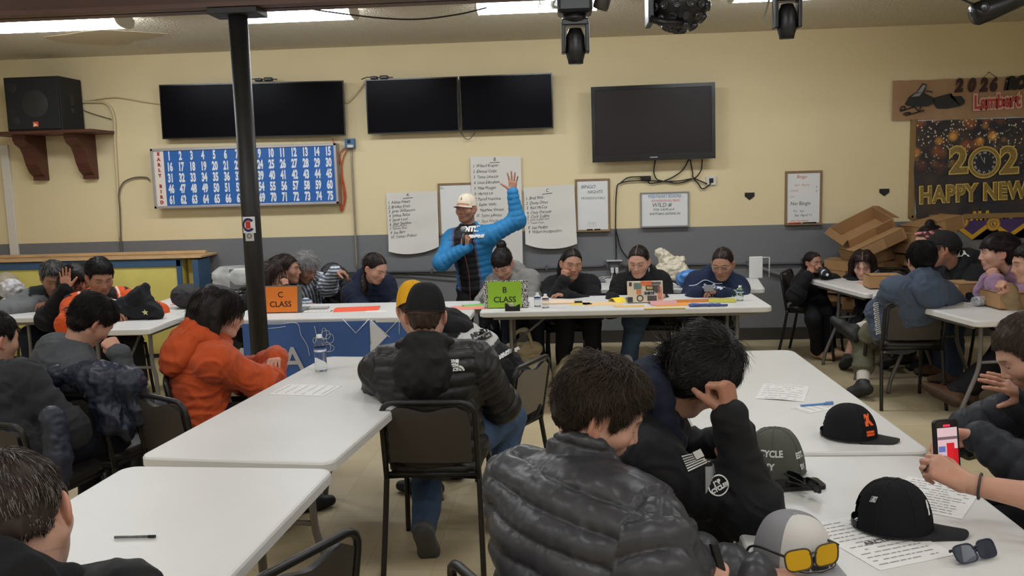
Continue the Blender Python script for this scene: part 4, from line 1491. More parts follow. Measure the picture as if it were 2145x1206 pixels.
# home-plate shapes
for i, (x, y) in enumerate([(1570, 410), (1852, 402)]):
 p = wl(x, y)
 w = .048
 tag(MB().prism([(-w, .032), (w, .032), (w, -.005), (0, -.042), (-w, -.005)], 0, .006, M4(None, (p[0], WALL - .007, p[2]))).build('wall_plaque', mat('matte_black', srgb(32, 29, 27), rough=.6)),
  ['small black five-sided plaque right of the blue-lettered whiteboard', 'small black five-sided plaque beside the dark banner'][i], 'plaque')
ink = mat('black_marker', srgb(40, 38, 40), rough=.6)
ink2 = mat('faded_marker', srgb(120, 118, 118), rough=.6)
paper_m = mat('flipchart_paper', srgb(222, 218, 210), rough=.75)
def rect4(tl, tr, br, bl, Y):
 q = [atY(*c, Y) for c in (tl, tr, br, bl)]
 return q
def sheet(tl, tr, br, bl, label, lines, head, off=.022, curl=.05, extra=()):
 """paper sheet taped at the top, its foot lifting off the wall"""
 Y = WALL - off
 q = rect4(tl, tr, br, bl, Y)
 t = thing('flipchart_sheet', label, 'paper', tuple((q[2] + q[3]) / 2), 'flipchart name lists')
 nu, nv = 12, 16
 P = []
 def pt(u, v):
  a = q[0] * (1 - u) + q[1] * u
  b = q[3] * (1 - u) + q[2] * u
  c = a * (1 - v) + b * v
  lift = curl * max(0, v - .55) ** 2 * 2.2 + .004 * math.sin(u * 9) * v + .002 * math.sin(v * 14 + u * 3)
  dz = -.03 * math.sin(u * math.pi) * max(0, v - .85) / .15 + .02 * max(0, v - .9) / .1 * (abs(u - .5) * 2) ** 3
  return V(c[0], c[1] - lift, c[2] + dz)
 for i in range(nu):
  for j in range(nv):
   P.append(pt(i / (nu - 1), j / (nv - 1)))
 P = np.array(P)
 mb = MB().grid(P, nu, nv, flip=True)
 mb.grid(P + V(0, .0012, 0), nu, nv)
 mb.build('paper', paper_m, t)
 w, h = np.linalg.norm(q[1] - q[0]), np.linalg.norm(q[3] - q[0])
 def put(mb2, txt, x, y, size, align='LEFT', sx=1.0, seed=0, rot=.03):
  P, F = text_mesh(txt, size, align=align, shear=.18, jitter=.07, seed=seed, sx=sx * .82, bold=.0)
  if not len(P):
   return
  out = []
  for a in P:
   p = pt(np.clip((x + a[0]) / w, 0, 1.0), np.clip((y - a[1] - rot * a[0]) / h, 0, 1))
   out.append((p[0], p[1] - .0015, p[2]))
  mb2.add(out, F)
 m1, m2 = MB(), MB()
 put(m1, head[0], head[1] * w, head[2] * h, .035, 'CENTER', seed=3)
 hx = head[1] * w
 pa, pb = pt((hx - .05) / w, (head[2] * h + .035) / h), pt((hx + .05) / w, (head[2] * h + .03) / h)
 m1.tube([pa - V(0, .002, 0), pb - V(0, .002, 0)], .0025, 5)
 for i, (txt, x, y, s, faded) in enumerate(lines):
  m2 = MB()
  put(m2, txt, x * w, y * h, s, seed=i)
  m2.build('handwritten_line', ink2 if faded else ink, t)
 for e in extra:
  put(m1, *e)
 m1.build('heading', ink, t)
 return t
LA = ['1  Adrian Henry', '2. Bradley Jones', '3. Jaren Williamson', '4  Joshua Ballot', '5  Jamie Loon', '6  Blair Sheldon', '7  Jerusha Mayne', '8  Malcolm Reed', '9  Joe Barr', '10. Tristan Walton']
ya = [.165, .24, .315, .385, .455, .525, .565, .605, .67, .745]
sheet((809, 404), (916, 400), (920, 520), (815, 530), 'large white paper sheet under the letter A, nearest the bingo board', [(s_, .02 + .003 * i, ya[i], .030 if i not in (6, 7) else .022, i in (6, 7)) for i, s_ in enumerate(LA)], ('A', .42, .045))
LB = ['1  Willard Kramer', '2  Elwood Collin', '3  Tyson Lane-Lie', '4  Louis Edenshaw', '5  Mike Morgan', '6  Harold Lie', '7. Farrell Henshaw', '8  Skyler Wells', '9   Matthew Vincent', '10  Tyson Johnson', '11  Skye Wayne', '12  Hayden', '13  Wyatt', '14  Henry', '15  Dick', '16  Stanley II', '17  Williamson', '18  Cole', '19  Foster']
sheet((985, 328), (1091, 327), (1096, 590), (993, 592), 'tallest white paper sheet of names, behind the speaking man', [(s_, .04 + .004 * i, .075 + .0435 * i, .030, i in (10, 11)) for i, s_ in enumerate(LB)], ('B', .48, .022), off=.030)
LC = ['1. Brad Peck', '2  Dante Otten', '3  Raul McCoy', '4  Cody Sherman', '5  Chris Collins', '6  Jonas Sudden Seth', '7  Tristan Mayo', '8  Lee Hadley', '9  Wilson Hoogendorn']
yc_ = [.19, .275, .355, .435, .505, .555, .61, .69, .765]
sheet((1097, 393), (1203, 386), (1209, 514), (1101, 515), 'large white paper sheet under the letter C, right of the speaking man', [(s_, .03 + .004 * i, yc_[i], .030 if i not in (5, 6) else .022, i in (5, 6)) for i, s_ in enumerate(LC)], ('C', .46, .07), off=.045)
def whiteboard(tl, tr, br, bl, label, fm, texts, fw=.02, off=.02, tray=False, marks=(), group=None):
 Y = WALL - off
 q = rect4(tl, tr, br, bl, Y)
 x0, x1 = (q[0][0] + q[3][0]) / 2, (q[1][0] + q[2][0]) / 2
 z1, z0 = (q[0][2] + q[1][2]) / 2, (q[2][2] + q[3][2]) / 2
 w, h = x1 - x0, z1 - z0
 t = thing('whiteboard', label, 'whiteboard', ((x0 + x1) / 2, WALL, z0), group)
 MB().box(((x0 + x1) / 2, WALL - .008, (z0 + z1) / 2), (w - fw, .014, h - fw)).build('panel', mat('whiteboard_white', srgb(228, 228, 226), rough=.25), t)
 f = MB()
 for z in (z0 + fw / 2, z1 - fw / 2):
  f.box(((x0 + x1) / 2, Y + .008, z), (w, .026, fw), bev=.003)
 for x in (x0 + fw / 2, x1 - fw / 2):
  f.box((x, Y + .008, (z0 + z1) / 2), (fw, .026, h - 2 * fw), bev=.003)
 f.build('frame', fm, t)
 if tray:
  MB().box(((x0 + x1) / 2, Y - .018, z0 + .008), (w, .05, .014), bev=.003).build('tray', fm, t)
 by = {}
 for txt, u, v, s_, m_, kw in texts:
  mb = by.setdefault(m_.name, (MB(), m_))[0]
  wall_text(mb, txt, x0 + u * w, z1 - v * h, s_, plane=WALL - .0165, **kw)
 for mb, m_ in by.values():
  mb.build('writing', m_, t)
 for u, c, L in marks:
  p = (x0 + u * w, Y - .026, z0 + .022)
  tag(MB().tube([(p[0] - L / 2, p[1], p[2]), (p[0] + L / 2, p[1], p[2])], .007, 8).build('marker_pen', mat('marker_' + str(c), c, rough=.4)), marks_label(label, u), 'marker')
 return t
def marks_label(lb, u):
 return ('marker pen in the tray of the ' + ('brown framed bingo nights whiteboard' if 'nights' in lb else 'far right whiteboard') + (', left one' if u < .45 else ', right one'))
oak = mat('oak_frame', srgb(138, 112, 80), rough=.6, var=.1, vscale=10)
hw = dict(shear=.1, jitter=.05)
red_i, blue_i, teal_i = mat('red_marker', srgb(206, 92, 84), rough=.6), mat('blue_marker', srgb(92, 120, 176), rough=.6), mat('teal_marker', srgb(74, 92, 100), rough=.6)
whiteboard((916, 384), (998, 382), (1003, 492), (921, 494), 'brown framed nearly blank whiteboard behind the speaking man', oak, [('Gm', .1, .09, .02, ink2, hw)])
whiteboard((1204, 376), (1277, 373), (1279, 483), (1207, 487), 'brown framed whiteboard about bingo nights, right of the C sheet', oak,
    [('BINGO', .38, .15, .032, teal_i, hw), ('NIGHTS', .57, .25, .030, teal_i, hw), ('MONSON HALL', .52, .365, .024, ink2, hw), ('/M\\', .45, .86, .05, mat('pale_marker', srgb(200, 200, 204), rough=.6), hw)], tray=True,
    marks=((.4, srgb(20, 20, 20), .06), (.62, srgb(20, 20, 20), .06)))
whiteboard((1341, 403), (1443, 401), (1444, 474), (1342, 477), 'grey framed whiteboard with blue and red writing below the thick television', mat('grey_frame', srgb(140, 142, 144), rough=.4),
    [('WED/FRI/SAT SESSIONS', .50, .12, .034, blue_i, dict(hw, sx=.66)), ('FOR MONSON HALL BINGO', .52, .25, .022, red_i, dict(hw, sx=.72)), ('WILD #', .44, .37, .040, teal_i, hw), ('FOR GAME #14', .48, .50, .024, teal_i, dict(hw, sx=.9)), ('ANYTHING ENDING IN', .50, .62, .024, ink, dict(hw, sx=.85))], fw=.014, tray=True)
whiteboard((1645, 359), (1723, 356), (1721, 470), (1644, 472), 'brown framed whiteboard with faint red notes, above the child in black', oak,
    [('Bingo', .45, .11, .03, red_i, hw), ('7pm  Pearls', .45, .26, .022, mat('pink_marker', srgb(214, 150, 146), rough=.6), hw), ('Cards', .25, .36, .022, mat('pink_marker', srgb(214, 150, 146), rough=.6), hw), ('yes?', .2, .47, .02, mat('pink_marker', srgb(214, 150, 146), rough=.6), hw), ('4', .85, .30, .02, ink2, hw), ('5', .85, .38, .02, ink2, hw),
   ('No Bingo', .42, .60, .036, teal_i, hw), ('Fri.  Apr', .38, .74, .022, ink2, hw), ('Sat. April 11', .5, .82, .024, teal_i, hw), ('Lions Tournament', .4, .92, .02, red_i, dict(hw, sx=.85))], fw=.022, tray=True,
    marks=((.25, srgb(200, 70, 50), .12), (.65, srgb(30, 30, 34), .13)))
# ---- paper banner with a painted snow machine
q = rect4((1870, 171), (2250, 150), (2250, 240), (1873, 254), WALL - .03)
x0, z1, z0 = q[0][0], (q[0][2] + q[1][2]) / 2 - .01, (q[3][2] + q[2][2]) / 2
bn = thing('paper_banner', 'long brown paper banner painted with a snow machine and big lettering', 'banner', (x0 + .9, WALL - .03, z0))
nu, nv = 40, 6
L = 2.6
P = []
rg = np.random.RandomState(4)
zt = rg.randn(nu) * .003
for i in range(nu):
 for j in range(nv):
  v = j / (nv - 1)
  P.append((x0 + L * i / (nu - 1), WALL - .030 - .006 * math.sin(i * .9) * v - .004 * math.sin(i * .37 + 2), z1 + zt[i] - (z1 - z0) * v + .006 * math.sin(i * .5) * v))
P = np.array(P)
MB().grid(P, nu, nv, flip=True).grid(P + V(0, .001, 0), nu, nv).build('paper', mat('kraft_paper', srgb(166, 132, 100), rough=.8, var=.06, vscale=8), bn)
def poly(mb, pts, Y):
 p = [atY(x, y, Y) for x, y in pts]
 bm = bmesh.new()
 vs = [bm.verts.new(tuple(a)) for a in p]
 f = bm.faces.new(vs)
 r = bmesh.ops.triangulate(bm, faces=[f])
 bm.verts.index_update()
 mb.add([v.co[:] for v in bm.verts], [[v.index for v in f.verts] for f in bm.faces])
 bm.free()
YB_ = WALL - .046
m1 = MB()
poly(m1, [(1895, 218), (1903, 204), (1915, 195), (1935, 194), (1955, 204), (1958, 214), (1945, 222), (1920, 223), (1902, 222)], YB_)
poly(m1, [(1955, 205), (1992, 195), (1990, 202), (2014, 201), (2021, 210), (2020, 217), (2012, 222), (1985, 227), (1962, 227), (1957, 220)], YB_)
poly(m1, [(1918, 196), (1933, 174), (1942, 177), (1936, 194)], YB_ + .001)
m1.build('machine_painting', mat('paint_black', srgb(44, 43, 44), rough=.6), bn)
m2 = MB()
for pts in ([(1886, 228), (1890, 223), (1896, 224), (1893, 230), (1886, 230), (1889, 232), (1915, 223)], [(1892, 240), (1898, 236), (1908, 236), (1896, 242), (1936, 231)], [(1915, 222), (1925, 232), (1930, 220)], [(1940, 190), (1950, 192), (1953, 193)]):
 MB().tube(catmull([atY(x, y, YB_) for x, y in pts], 4), .006, 6).build('brush_stroke', mat('paint_black', srgb(44, 43, 44), rough=.6), bn)
m3 = MB()
poly(m3, [(1909, 203), (1918, 196), (1932, 194), (1926, 201)], YB_ - .001)
poly(m3, [(1921, 194), (1934, 177), (1940, 179), (1932, 193)], YB_ - .001)
m3.build('windshield_painting', mat('paint_grey', srgb(150, 148, 146), rough=.6), bn)
def bantext(txt, px, py, size, m, name, parent, Y=YB_, align='CENTER', rot=.03, **kw):
 p = atY(px, py, Y)
 mb = MB()
 wall_text(mb, txt, p[0], p[2], size, plane=Y, align=align, rot=rot, **kw)
 return mb.build(name, m, parent)
for i, ch in enumerate('2026'):
 bantext(ch, 2008 + i * 26 - (6 if i > 2 else 0), 180 - i * .6, .115, mat('paint_maroon', srgb(62, 36, 38), rough=.6), 'lettering', bn, bold=.012, shear=.2, sx=.8)
bantext('iRON DOG', 2104, 176, .105, mat('paint_black2', srgb(34, 30, 30), rough=.6), 'lettering', bn, align='LEFT', bold=.016, shear=.25, sx=.8)
bantext('Lambert', 2040, 216, .125, mat('paint_pink', srgb(226, 176, 160), rough=.6), 'lettering_edge', bn, Y=YB_ + .001, align='LEFT', bold=.022, sx=.72)
bantext('Lambert', 2040, 216, .125, mat('paint_red', srgb(176, 74, 66), rough=.6), 'lettering', bn, align='LEFT', bold=.006, sx=.72)
p = atY(2073, 151, WALL - .03)
tag(MB().tube([p + V(-.06, 0, -.05), p, p + V(.06, 0, -.05)], .003, 6).tube([p, p + V(0, .03, 0)], .004, 6).build('hanging_string', mat('twine', srgb(120, 96, 64), rough=.8)), 'string loop on a nail holding the brown paper banner', 'string')
# ---- dark new year banner
q = rect4((1908, 254), (2260, 243), (2270, 452), (1919, 458), WALL - .022)
x0, z1, z0 = (q[0][0] + q[3][0]) / 2, (q[0][2]), (q[3][2])
nb_ = thing('cloth_banner', 'dark new year banner with gold numerals, a clock face and fireworks', 'banner', (x0 + 1.0, WALL - .02, z0))
nu, nv, L = 44, 20, 2.05
P = []
for i in range(nu):
 for j in range(nv):
  u, v = i / (nu - 1), j / (nv - 1)
  a = q[0][0] * (1 - v) + q[3][0] * v
  P.append((a + L * u, WALL - .022 - .007 * math.sin(u * 33 + v) * v - .004 * math.sin(u * 11 + 1), z1 - (z1 - z0) * v + .03 * u * 0))
P = np.array(P)
def banner_mat():
 m = bpy.data.materials.new('printed_night_cloth')
 m.use_nodes = True
 nt = m.node_tree
 b = nt.nodes['Principled BSDF']
 b.inputs['Roughness'].default_value = .6
 tc = nt.nodes.new('ShaderNodeTexCoord')
 sx = nt.nodes.new('ShaderNodeSeparateXYZ')
 nt.links.new(tc.outputs['Object'], sx.inputs[0])
 base = nt.nodes.new('ShaderNodeTexNoise')
 base.inputs['Scale'].default_value = 3.2
 nt.links.new(tc.outputs['Object'], base.inputs['Vector'])
 cr = nt.nodes.new('ShaderNodeValToRGB')
 cr.color_ramp.elements[0].position = .38
 cr.color_ramp.elements[0].color = (*srgb(34, 35, 44), 1)
 cr.color_ramp.elements[1].position = .72
 cr.color_ramp.elements[1].color = (*srgb(78, 62, 50), 1)
 nt.links.new(base.outputs['Fac'], cr.inputs[0])
 def dots(scale, rad, sz=1.0):
  mp = nt.nodes.new('ShaderNodeMapping')
  mp.inputs['Scale'].default_value = (1, .02, sz)
  nt.links.new(tc.outputs['Object'], mp.inputs[0])
  v = nt.nodes.new('ShaderNodeTexVoronoi')
  v.inputs['Scale'].default_value = scale
  nt.links.new(mp.outputs[0], v.inputs['Vector'])
  r = nt.nodes.new('ShaderNodeMapRange')
  r.inputs['From Min'].default_value = rad
  r.inputs['From Max'].default_value = rad * .35
  nt.links.new(v.outputs['Distance'], r.inputs['Value'])
  return r.outputs['Result']
 zmask = nt.nodes.new('ShaderNodeMapRange')
 zmask.inputs['From Min'].default_value = .42
 zmask.inputs['From Max'].default_value = .75
 nt.links.new(sx.outputs['Z'], zmask.inputs['Value'])
 cur = cr.outputs['Color']
 for scale, rad, sz, col, amt in ((6.5, .36, 1, srgb(226, 160, 66), .95), (5.2, .40, 1, srgb(176, 100, 50), .7), (34, .30, .8, srgb(250, 236, 206), 1.0)):
  d = dots(scale, rad, sz)
  mu = nt.nodes.new('ShaderNodeMath')
  mu.operation = 'MULTIPLY'
  nt.links.new(d, mu.inputs[0])
  nt.links.new(zmask.outputs['Result'], mu.inputs[1])
  m2_ = nt.nodes.new('ShaderNodeMath')
  m2_.operation = 'MULTIPLY'
  nt.links.new(mu.outputs[0], m2_.inputs[0])
  m2_.inputs[1].default_value = amt
  mx = nt.nodes.new('ShaderNodeMix')
  mx.data_type = 'RGBA'
  nt.links.new(m2_.outputs[0], mx.inputs[0])
  nt.links.new(cur, mx.inputs[6])
  mx.inputs[7].default_value = (*col, 1)
  cur = mx.outputs[2]
 nt.links.new(cur, b.inputs['Base Color'])
 return m
MB().grid(P, nu, nv, flip=True).grid(P + V(0, .001, 0), nu, nv).build('cloth', banner_mat(), nb_)
gold, gold_e = mat('gold_print', srgb(140, 116, 58), rough=.45, var=.25, vscale=40), mat('gold_edge', srgb(214, 186, 96), rough=.45)
Yn = WALL - .040
for ch, x in (('2', 2008), ('2', 2114), ('6', 2168)):
 bantext(ch, x, 338, .245, gold_e, 'numeral_edge', nb_, Y=Yn + .001, bold=.020)
 bantext(ch, x, 338, .245, gold, 'numeral', nb_, Y=Yn, bold=.009)
cc = atY(2062, 340, Yn)
for r0, r1, m_, yo in ((.118, .152, gold, 0), (.146, .156, gold_e, -.001), (.112, .120, gold_e, -.001)):
 P_, F_ = ring_shape(r0, r1, 0, 360, 40)
 mesh_obj('clock_ring', [(cc[0] + a, Yn + yo, cc[2] + b) for a, b in P_], F_, m_, nb_, smooth=False)
P_, F_ = ring_shape(.0, .112, 0, 360, 40)
clk = mesh_obj('clock_face', [(cc[0] + a, Yn + .001, cc[2] + b) for a, b in P_], F_, mat('clock_dark', srgb(36, 38, 46), rough=.5), nb_, smooth=False)
hm = MB()
for k, ch in enumerate(['XII', 'I', 'II', 'III', 'IV', 'V', 'VI', 'VII', 'VIII', 'IX', 'X', 'XI']):
 a = math.radians(90 - 30 * k)
 wall_text(hm, ch, cc[0] + .093 * math.cos(a), cc[2] + .093 * math.sin(a), .02, plane=Yn - .002, rot=a - math.pi / 2, bold=.001)
for a, l, w in ((122, .075, .004), (92, .05, .006)):
 a = math.radians(a)
 hm.tube([(cc[0], Yn - .003, cc[2] - .01), (cc[0] + l * math.cos(a), Yn - .003, cc[2] + l * math.sin(a))], w * .6, 5)
hm.build('clock_marks', mat('clock_white', srgb(196, 194, 186), rough=.5), clk)
bantext('HAPPY NEW YEAR', 1925, 411, .155, gold_e, 'wording_edge', nb_, Y=Yn + .001, align='LEFT', bold=.016, sx=.78, spacing=1.08)
bantext('HAPPY NEW YEAR', 1926, 411, .155, gold, 'wording', nb_, Y=Yn, align='LEFT', bold=.007, sx=.78, spacing=1.08)
# ---- purple pennant banner
x0 = wl(1985, 440)[0]
pt_ = thing('club_banner', 'purple banner with a gold zigzag edge and round gold emblems below the dark banner', 'banner', (x0 + .7, WALL - .012, .95))
zt_, Lp = wl(2060, 435)[2], 1.3
zig = [(0, wl(2000, 494)[2]), (.10, wl(2025, 470)[2]), (.24, wl(2060, 492)[2]), (.42, wl(2100, 462)[2]), (.60, wl(2145, 488)[2]), (.78, wl(2100, 462)[2]), (.96, wl(2145, 488)[2]), (1.14, wl(2100, 462)[2]), (1.3, wl(2145, 490)[2])]
zig = [(a, b) for a, b in zig]
purple, yel = mat('purple_cloth', srgb(74, 52, 104), rough=.7), mat('gold_cloth', srgb(212, 164, 44), rough=.7)
P = [(x0, zt_)] + [(x0 + Lp, zt_)] + [(x0 + a, b) for a, b in zig[::-1]]
m_ = MB()
def flat_poly(mb, pts, Y, th=.003):
 bm = bmesh.new()
 vs = [bm.verts.new((a, Y, b)) for a, b in pts]
 f = bm.faces.new(vs)
 bmesh.ops.triangulate(bm, faces=[f])
 bm.verts.index_update()
 mb.add([v.co[:] for v in bm.verts], [[v.index for v in f.verts] for f in bm.faces])
 mb.add([(v.co.x, v.co.y + th, v.co.z) for v in bm.verts], [[v.index for v in f.verts] for f in bm.faces])
 bm.free()
flat_poly(m_, P, WALL - .012)
m_.build('cloth', purple, pt_)
m_ = MB()
flat_poly(m_, [(x0 + a, b + .006) for a, b in zig] + [(x0 + a, b - .045) for a, b in zig[::-1]], WALL - .014)
m_.build('zigzag_edge', yel, pt_)
bantext('ALASKA', 2076, 451, .075, yel, 'lettering', pt_, Y=WALL - .0165, bold=.010)
for x, y in ((2013, 464), (2079, 469)):
 c = wl(x, y)
 P_, F_ = ring_shape(0, .068, 0, 360, 30)
 e = mesh_obj('emblem', [(c[0] + a, WALL - .015, c[2] + b) for a, b in P_], F_, yel, pt_, smooth=False)
 mb2 = MB()
 for r0, r1 in ((.060, .064), (.030, .036)):
  P_, F_ = ring_shape(r0, r1, 0, 360, 30)
  mb2.add([(c[0] + a, WALL - .0165, c[2] + b) for a, b in P_], F_)
 wall_text(mb2, 'L', c[0], c[2], .03, plane=WALL - .0165, bold=.003)
 for k, ch in enumerate('NEW CLUB'):
  a = math.radians(160 - 20 * k)
  wall_text(mb2, ch, c[0] + .047 * math.cos(a), c[2] + .047 * math.sin(a), .011, plane=WALL - .0165, rot=a - math.pi / 2)
 mb2.build('emblem_print', purple, e)
# ---- stage lights hanging off the beam
blkm = mat('stage_black', srgb(20, 20, 22), rough=.35, bump=.1, bscale=120)
def hang(px, y_top):
 return atY(px, y_top, 5.05)
def moving_head(px, pytop, label, sc=1.0, tilt=0.0, clamp=True):
 p = atY(px, pytop, 5.05)
 t = thing('stage_light', label, 'stage light', (p[0], p[1], p[2] - .26 * sc), 'stage lights on the beam')
 o = p
 MB().box(o + V(0, 0, .06), (.17 * sc, .16 * sc, .12 * sc), bev=.02).lathe([(.05 * sc, 0), (.062 * sc, -.02 * sc), (.062 * sc, -.035 * sc), (.03 * sc, -.05 * sc)], M4(None, o), 20).build('base', blkm, t)
 y = MB()
 for sg in ((-1, 1)):
  y.box(o + V(sg * .058 * sc, 0, -.115 * sc), (.02 * sc, .07 * sc, .15 * sc), bev=.006)
 y.box(o + V(0, 0, -.045 * sc), (.13 * sc, .075 * sc, .03 * sc), bev=.006)
 y.build('yoke', blkm, t)
 M = M4(Rx(tilt), o + V(0, 0, -.14 * sc))
 MB().lathe([(.001, .07 * sc), (.03 * sc, .068 * sc), (.046 * sc, .03 * sc), (.048 * sc, -.05 * sc), (.038 * sc, -.085 * sc), (.036 * sc, -.10 * sc), (.001, -.10 * sc)], M, 20).build('head', blkm, t)
 MB().lathe([(.001, -.102 * sc), (.03 * sc, -.102 * sc), (.033 * sc, -.099 * sc)], M, 20).build('lens', mat('dark_lens', srgb(30, 34, 40), rough=.05, spec=.8), t)
 if clamp:
  c = MB().tube([o + V(0, 0, .1), (o[0], 5.19, BZ + .03)], .02, 8)
  c.box((o[0], 5.2, BZ + .014), (.06, .06, .05), bev=.006)
  c.build('clamp', mat('clamp_steel', srgb(168, 168, 166), rough=.35, metal=.7), t)
 return t
mh = moving_head(1204, 28, 'black moving-head stage light hanging with a silver clamp above the paired televisions', 1.15)
p = atY(1172, 10, 5.0)
MB().tube([p + V(-.04, 0, .0), p + V(.06, .05, .02), p + V(.09, .1, .06)], .022, 10).box(p + V(.0, 0, 0), (.07, .05, .05), Ry(.4), .008).build('pipe_clamp', mat('clamp_steel', srgb(168, 168, 166), rough=.35, metal=.7), mh)
p = atY(1263, 8, 5.05)
t = thing('spotlight', 'small grey spotlight peeking below the top edge beside the moving-head light', 'stage light', tuple(p - V(0, 0, .05)), 'stage lights on the beam')
M = M4(Ry(.35) @ Rx(.3), p + V(0, 0, .02))
MB().lathe([(.001, .12), (.04, .12), (.045, -.035), (.042, -.05), (.036, -.05)], M, 20).build('housing', mat('grey_plastic', srgb(70, 66, 60), rough=.4), t)
MB().lathe([(.036, -.047), (.02, -.046), (.001, -.044)], M, 20).build('lens', mat('pale_lens', srgb(160, 156, 148), rough=.1), t)
MB().tube([p + V(0, 0, .10), (p[0], 5.19, BZ + .02)], .012, 8).build('bracket', blkm, t)
# many-lens effect light
p = atY(1424, 4, 4.95)
t = thing('effect_light', 'black half-dome effect light covered in round lenses, hanging from the beam', 'stage light', tuple(p - V(0, 0, .16)), 'stage lights on the beam')
MB().box(p + V(-.165, 0, .0), (.03, .2, .24), bev=.006).box(p + V(.0, 0, .2), (.34, .2, .03), bev=.006).build('bracket', blkm, t)
dome = [(.155 * math.cos(a), .155 * math.sin(a)) for a in np.linspace(0, math.pi / 2, 10)]
Md = M4(Rx(math.pi), p)
MB().lathe([(.12, -.03)] + [(r, z) for r, z in dome], Md, 30).build('dome', blkm, t)
MB().tube([p + V(-.17, -.1, -.10), p + V(-.1, -.12, -.125), p + V(.0, -.10, -.125)], .02, 10).build('motor_housing', blkm, t)
lens = mat('chrome_lens', srgb(70, 70, 74), rough=.15, metal=.6)
rows = MB()
for el, n in ((12, 14), (36, 11), (60, 7), (82, 3)):
 for k in range(n):
  a = 2 * math.pi * (k + .5 * (el > 30)) / n
  e = math.radians(el)
  d = V(math.cos(e) * math.cos(a), math.cos(e) * math.sin(a), -math.sin(e))
  x = nrm(np.cross(d, V(.1, .2, 1)))
  R = np.stack([x, np.cross(d, x), d], 1)
  rows.lathe([(.022, 0), (.022, .016), (.018, .018), (.014, .008), (.001, .012)], M4(R, p + d * .15), 12)
rows.build('lenses', lens, t)
MB().box(p + V(-.20, -.02, .06), (.05, .03, .02), bev=.004).box(p + V(-.225, -.02, .06), (.02, .05, .05), bev=.006).build('wing_knob', blkm, t)
MB().box((p[0], 5.1, BZ + .02), (.06, .3, .06), bev=.006).build('clamp', blkm, t)
mh2 = moving_head(1649, -22, 'black moving-head stage light hanging near the silver chain', 1.1)
p = atY(2075, 18, 5.05)
t = thing('stage_light', 'black spotlight tilted toward the left, hanging above the paper banner', 'stage light', tuple(p - V(0, 0, .12)), 'stage lights on the beam')
M = M4(Ry(math.radians(70)), p)
MB().lathe([(.001, .24), (.05, .24), (.055, .1), (.062, 0), (.062, -.08), (.05, -.10), (.001, -.10)], M, 20).build('barrel', blkm, t)
MB().lathe([(.001, -.104), (.028, -.104), (.032, -.10)], M4(Ry(math.radians(70)), p), 18).build('lens', lens, t)
MB().lathe([(.02, 0), (.026, .004), (.018, .008), (.001, .008)], M4(Rx(math.pi / 2), p + V(-.06, -.062, .0)), 18).build('pivot_knob', lens, t)
MB().tube([p + V(.06, 0, .05), (p[0] + .05, 5.19, BZ + .02)], .014, 8).build('bracket', blkm, t)
cb = catmull([p + V(-.08, 0, .02), p + V(-.14, 0, .05), p + V(-.2, .05, .10), (p[0] - .24, 5.2, BZ + .04)], 5)
MB().tube(cb, .006, 6).build('power_cord', blackp, t)
ch = MB()
a, b = atY(1612, -4, 5.1), atY(1598, 48, 5.1)
for i in range(22):
 q = a + (b - a) * i / 21
 ch.box(q, (.008, .003 if i % 2 else .008, .014), Ry(-.26))
tag(ch.build('chain', mat('chain_steel', srgb(150, 142, 124), rough=.4, metal=.5)), 'thin steel chain dangling from the beam beside a stage light', 'chain')
a = atY(1130, 0, 5.1)
tag(MB().tube([a + V(0, 0, .04), a, a + V(.004, 0, -.02)], .004, 6).tube([a + V(0, 0, -.02) + V(.01 * math.cos(q), 0, -.01 + .01 * math.sin(q)) for q in np.linspace(0, 6.2, 10)], .003, 6).build('hook', mat('chain_steel', srgb(150, 142, 124), rough=.4, metal=.5)), 'tiny metal hook hanging in front of a ceiling light', 'hook')
# ---- yellow counter along the left of the back wall
c0, c1 = -6.9, atY(418, 600, 8.45)[0]
ct = thing('counter', 'long yellow counter with blue trim and a pale wood top at the back left', 'counter', ((c0 + c1) / 2, 8.65, 0))
cyf = 8.50
czt = atY(300, 540, cyf)[2]
yellow, blue_t = mat('counter_yellow', srgb(228, 212, 116), rough=.5, var=.05), mat('counter_blue', srgb(64, 92, 122), rough=.5)
cx1 = atY(383, 600, cyf)[0]
MB().box(((c0 + cx1) / 2, cyf + .17, czt / 2), (cx1 - c0, .34, czt - .04)).build('front_panel', yellow, ct)
MB().box(((c0 + cx1) / 2, cyf - .008, czt - .055), (cx1 - c0 + .02, .02, .075), bev=.003).box((cx1 - .02, cyf - .008, czt / 2), (.05, .02, czt - .05), bev=.003).build('trim', blue_t, ct)
MB().box((cx1 + .09, cyf + .22, czt / 2), (.13, .24, czt - .06)).build('end_panel', mat('counter_tan', srgb(196, 170, 96), rough=.5), ct)
MB().box((c1 - .03, cyf + .1, czt / 2), (.06, .30, czt - .06), bev=.004).build('corner_post', blue_t, ct)
MB().box(((c0 + c1) / 2, cyf + .17, czt), (c1 - c0 + .06, .42, .022), bev=.004).build('top', mat('pale_wood', srgb(206, 170, 124), rough=.5, var=.1, vscale=8), ct)
MB().box(((c0 + c1) / 2 - .03, cyf + .25, czt + .028), (c1 - c0, .05, .03), bev=.004).build('back_ledge', mat('pale_wood', srgb(206, 170, 124), rough=.5, var=.1, vscale=8), ct)
MB().box(((c0 + c1) / 2, cyf + .0, .02), (c1 - c0, .03, .04)).build('kick_plate', mat('kick_dark', srgb(50, 50, 52), rough=.5), ct)
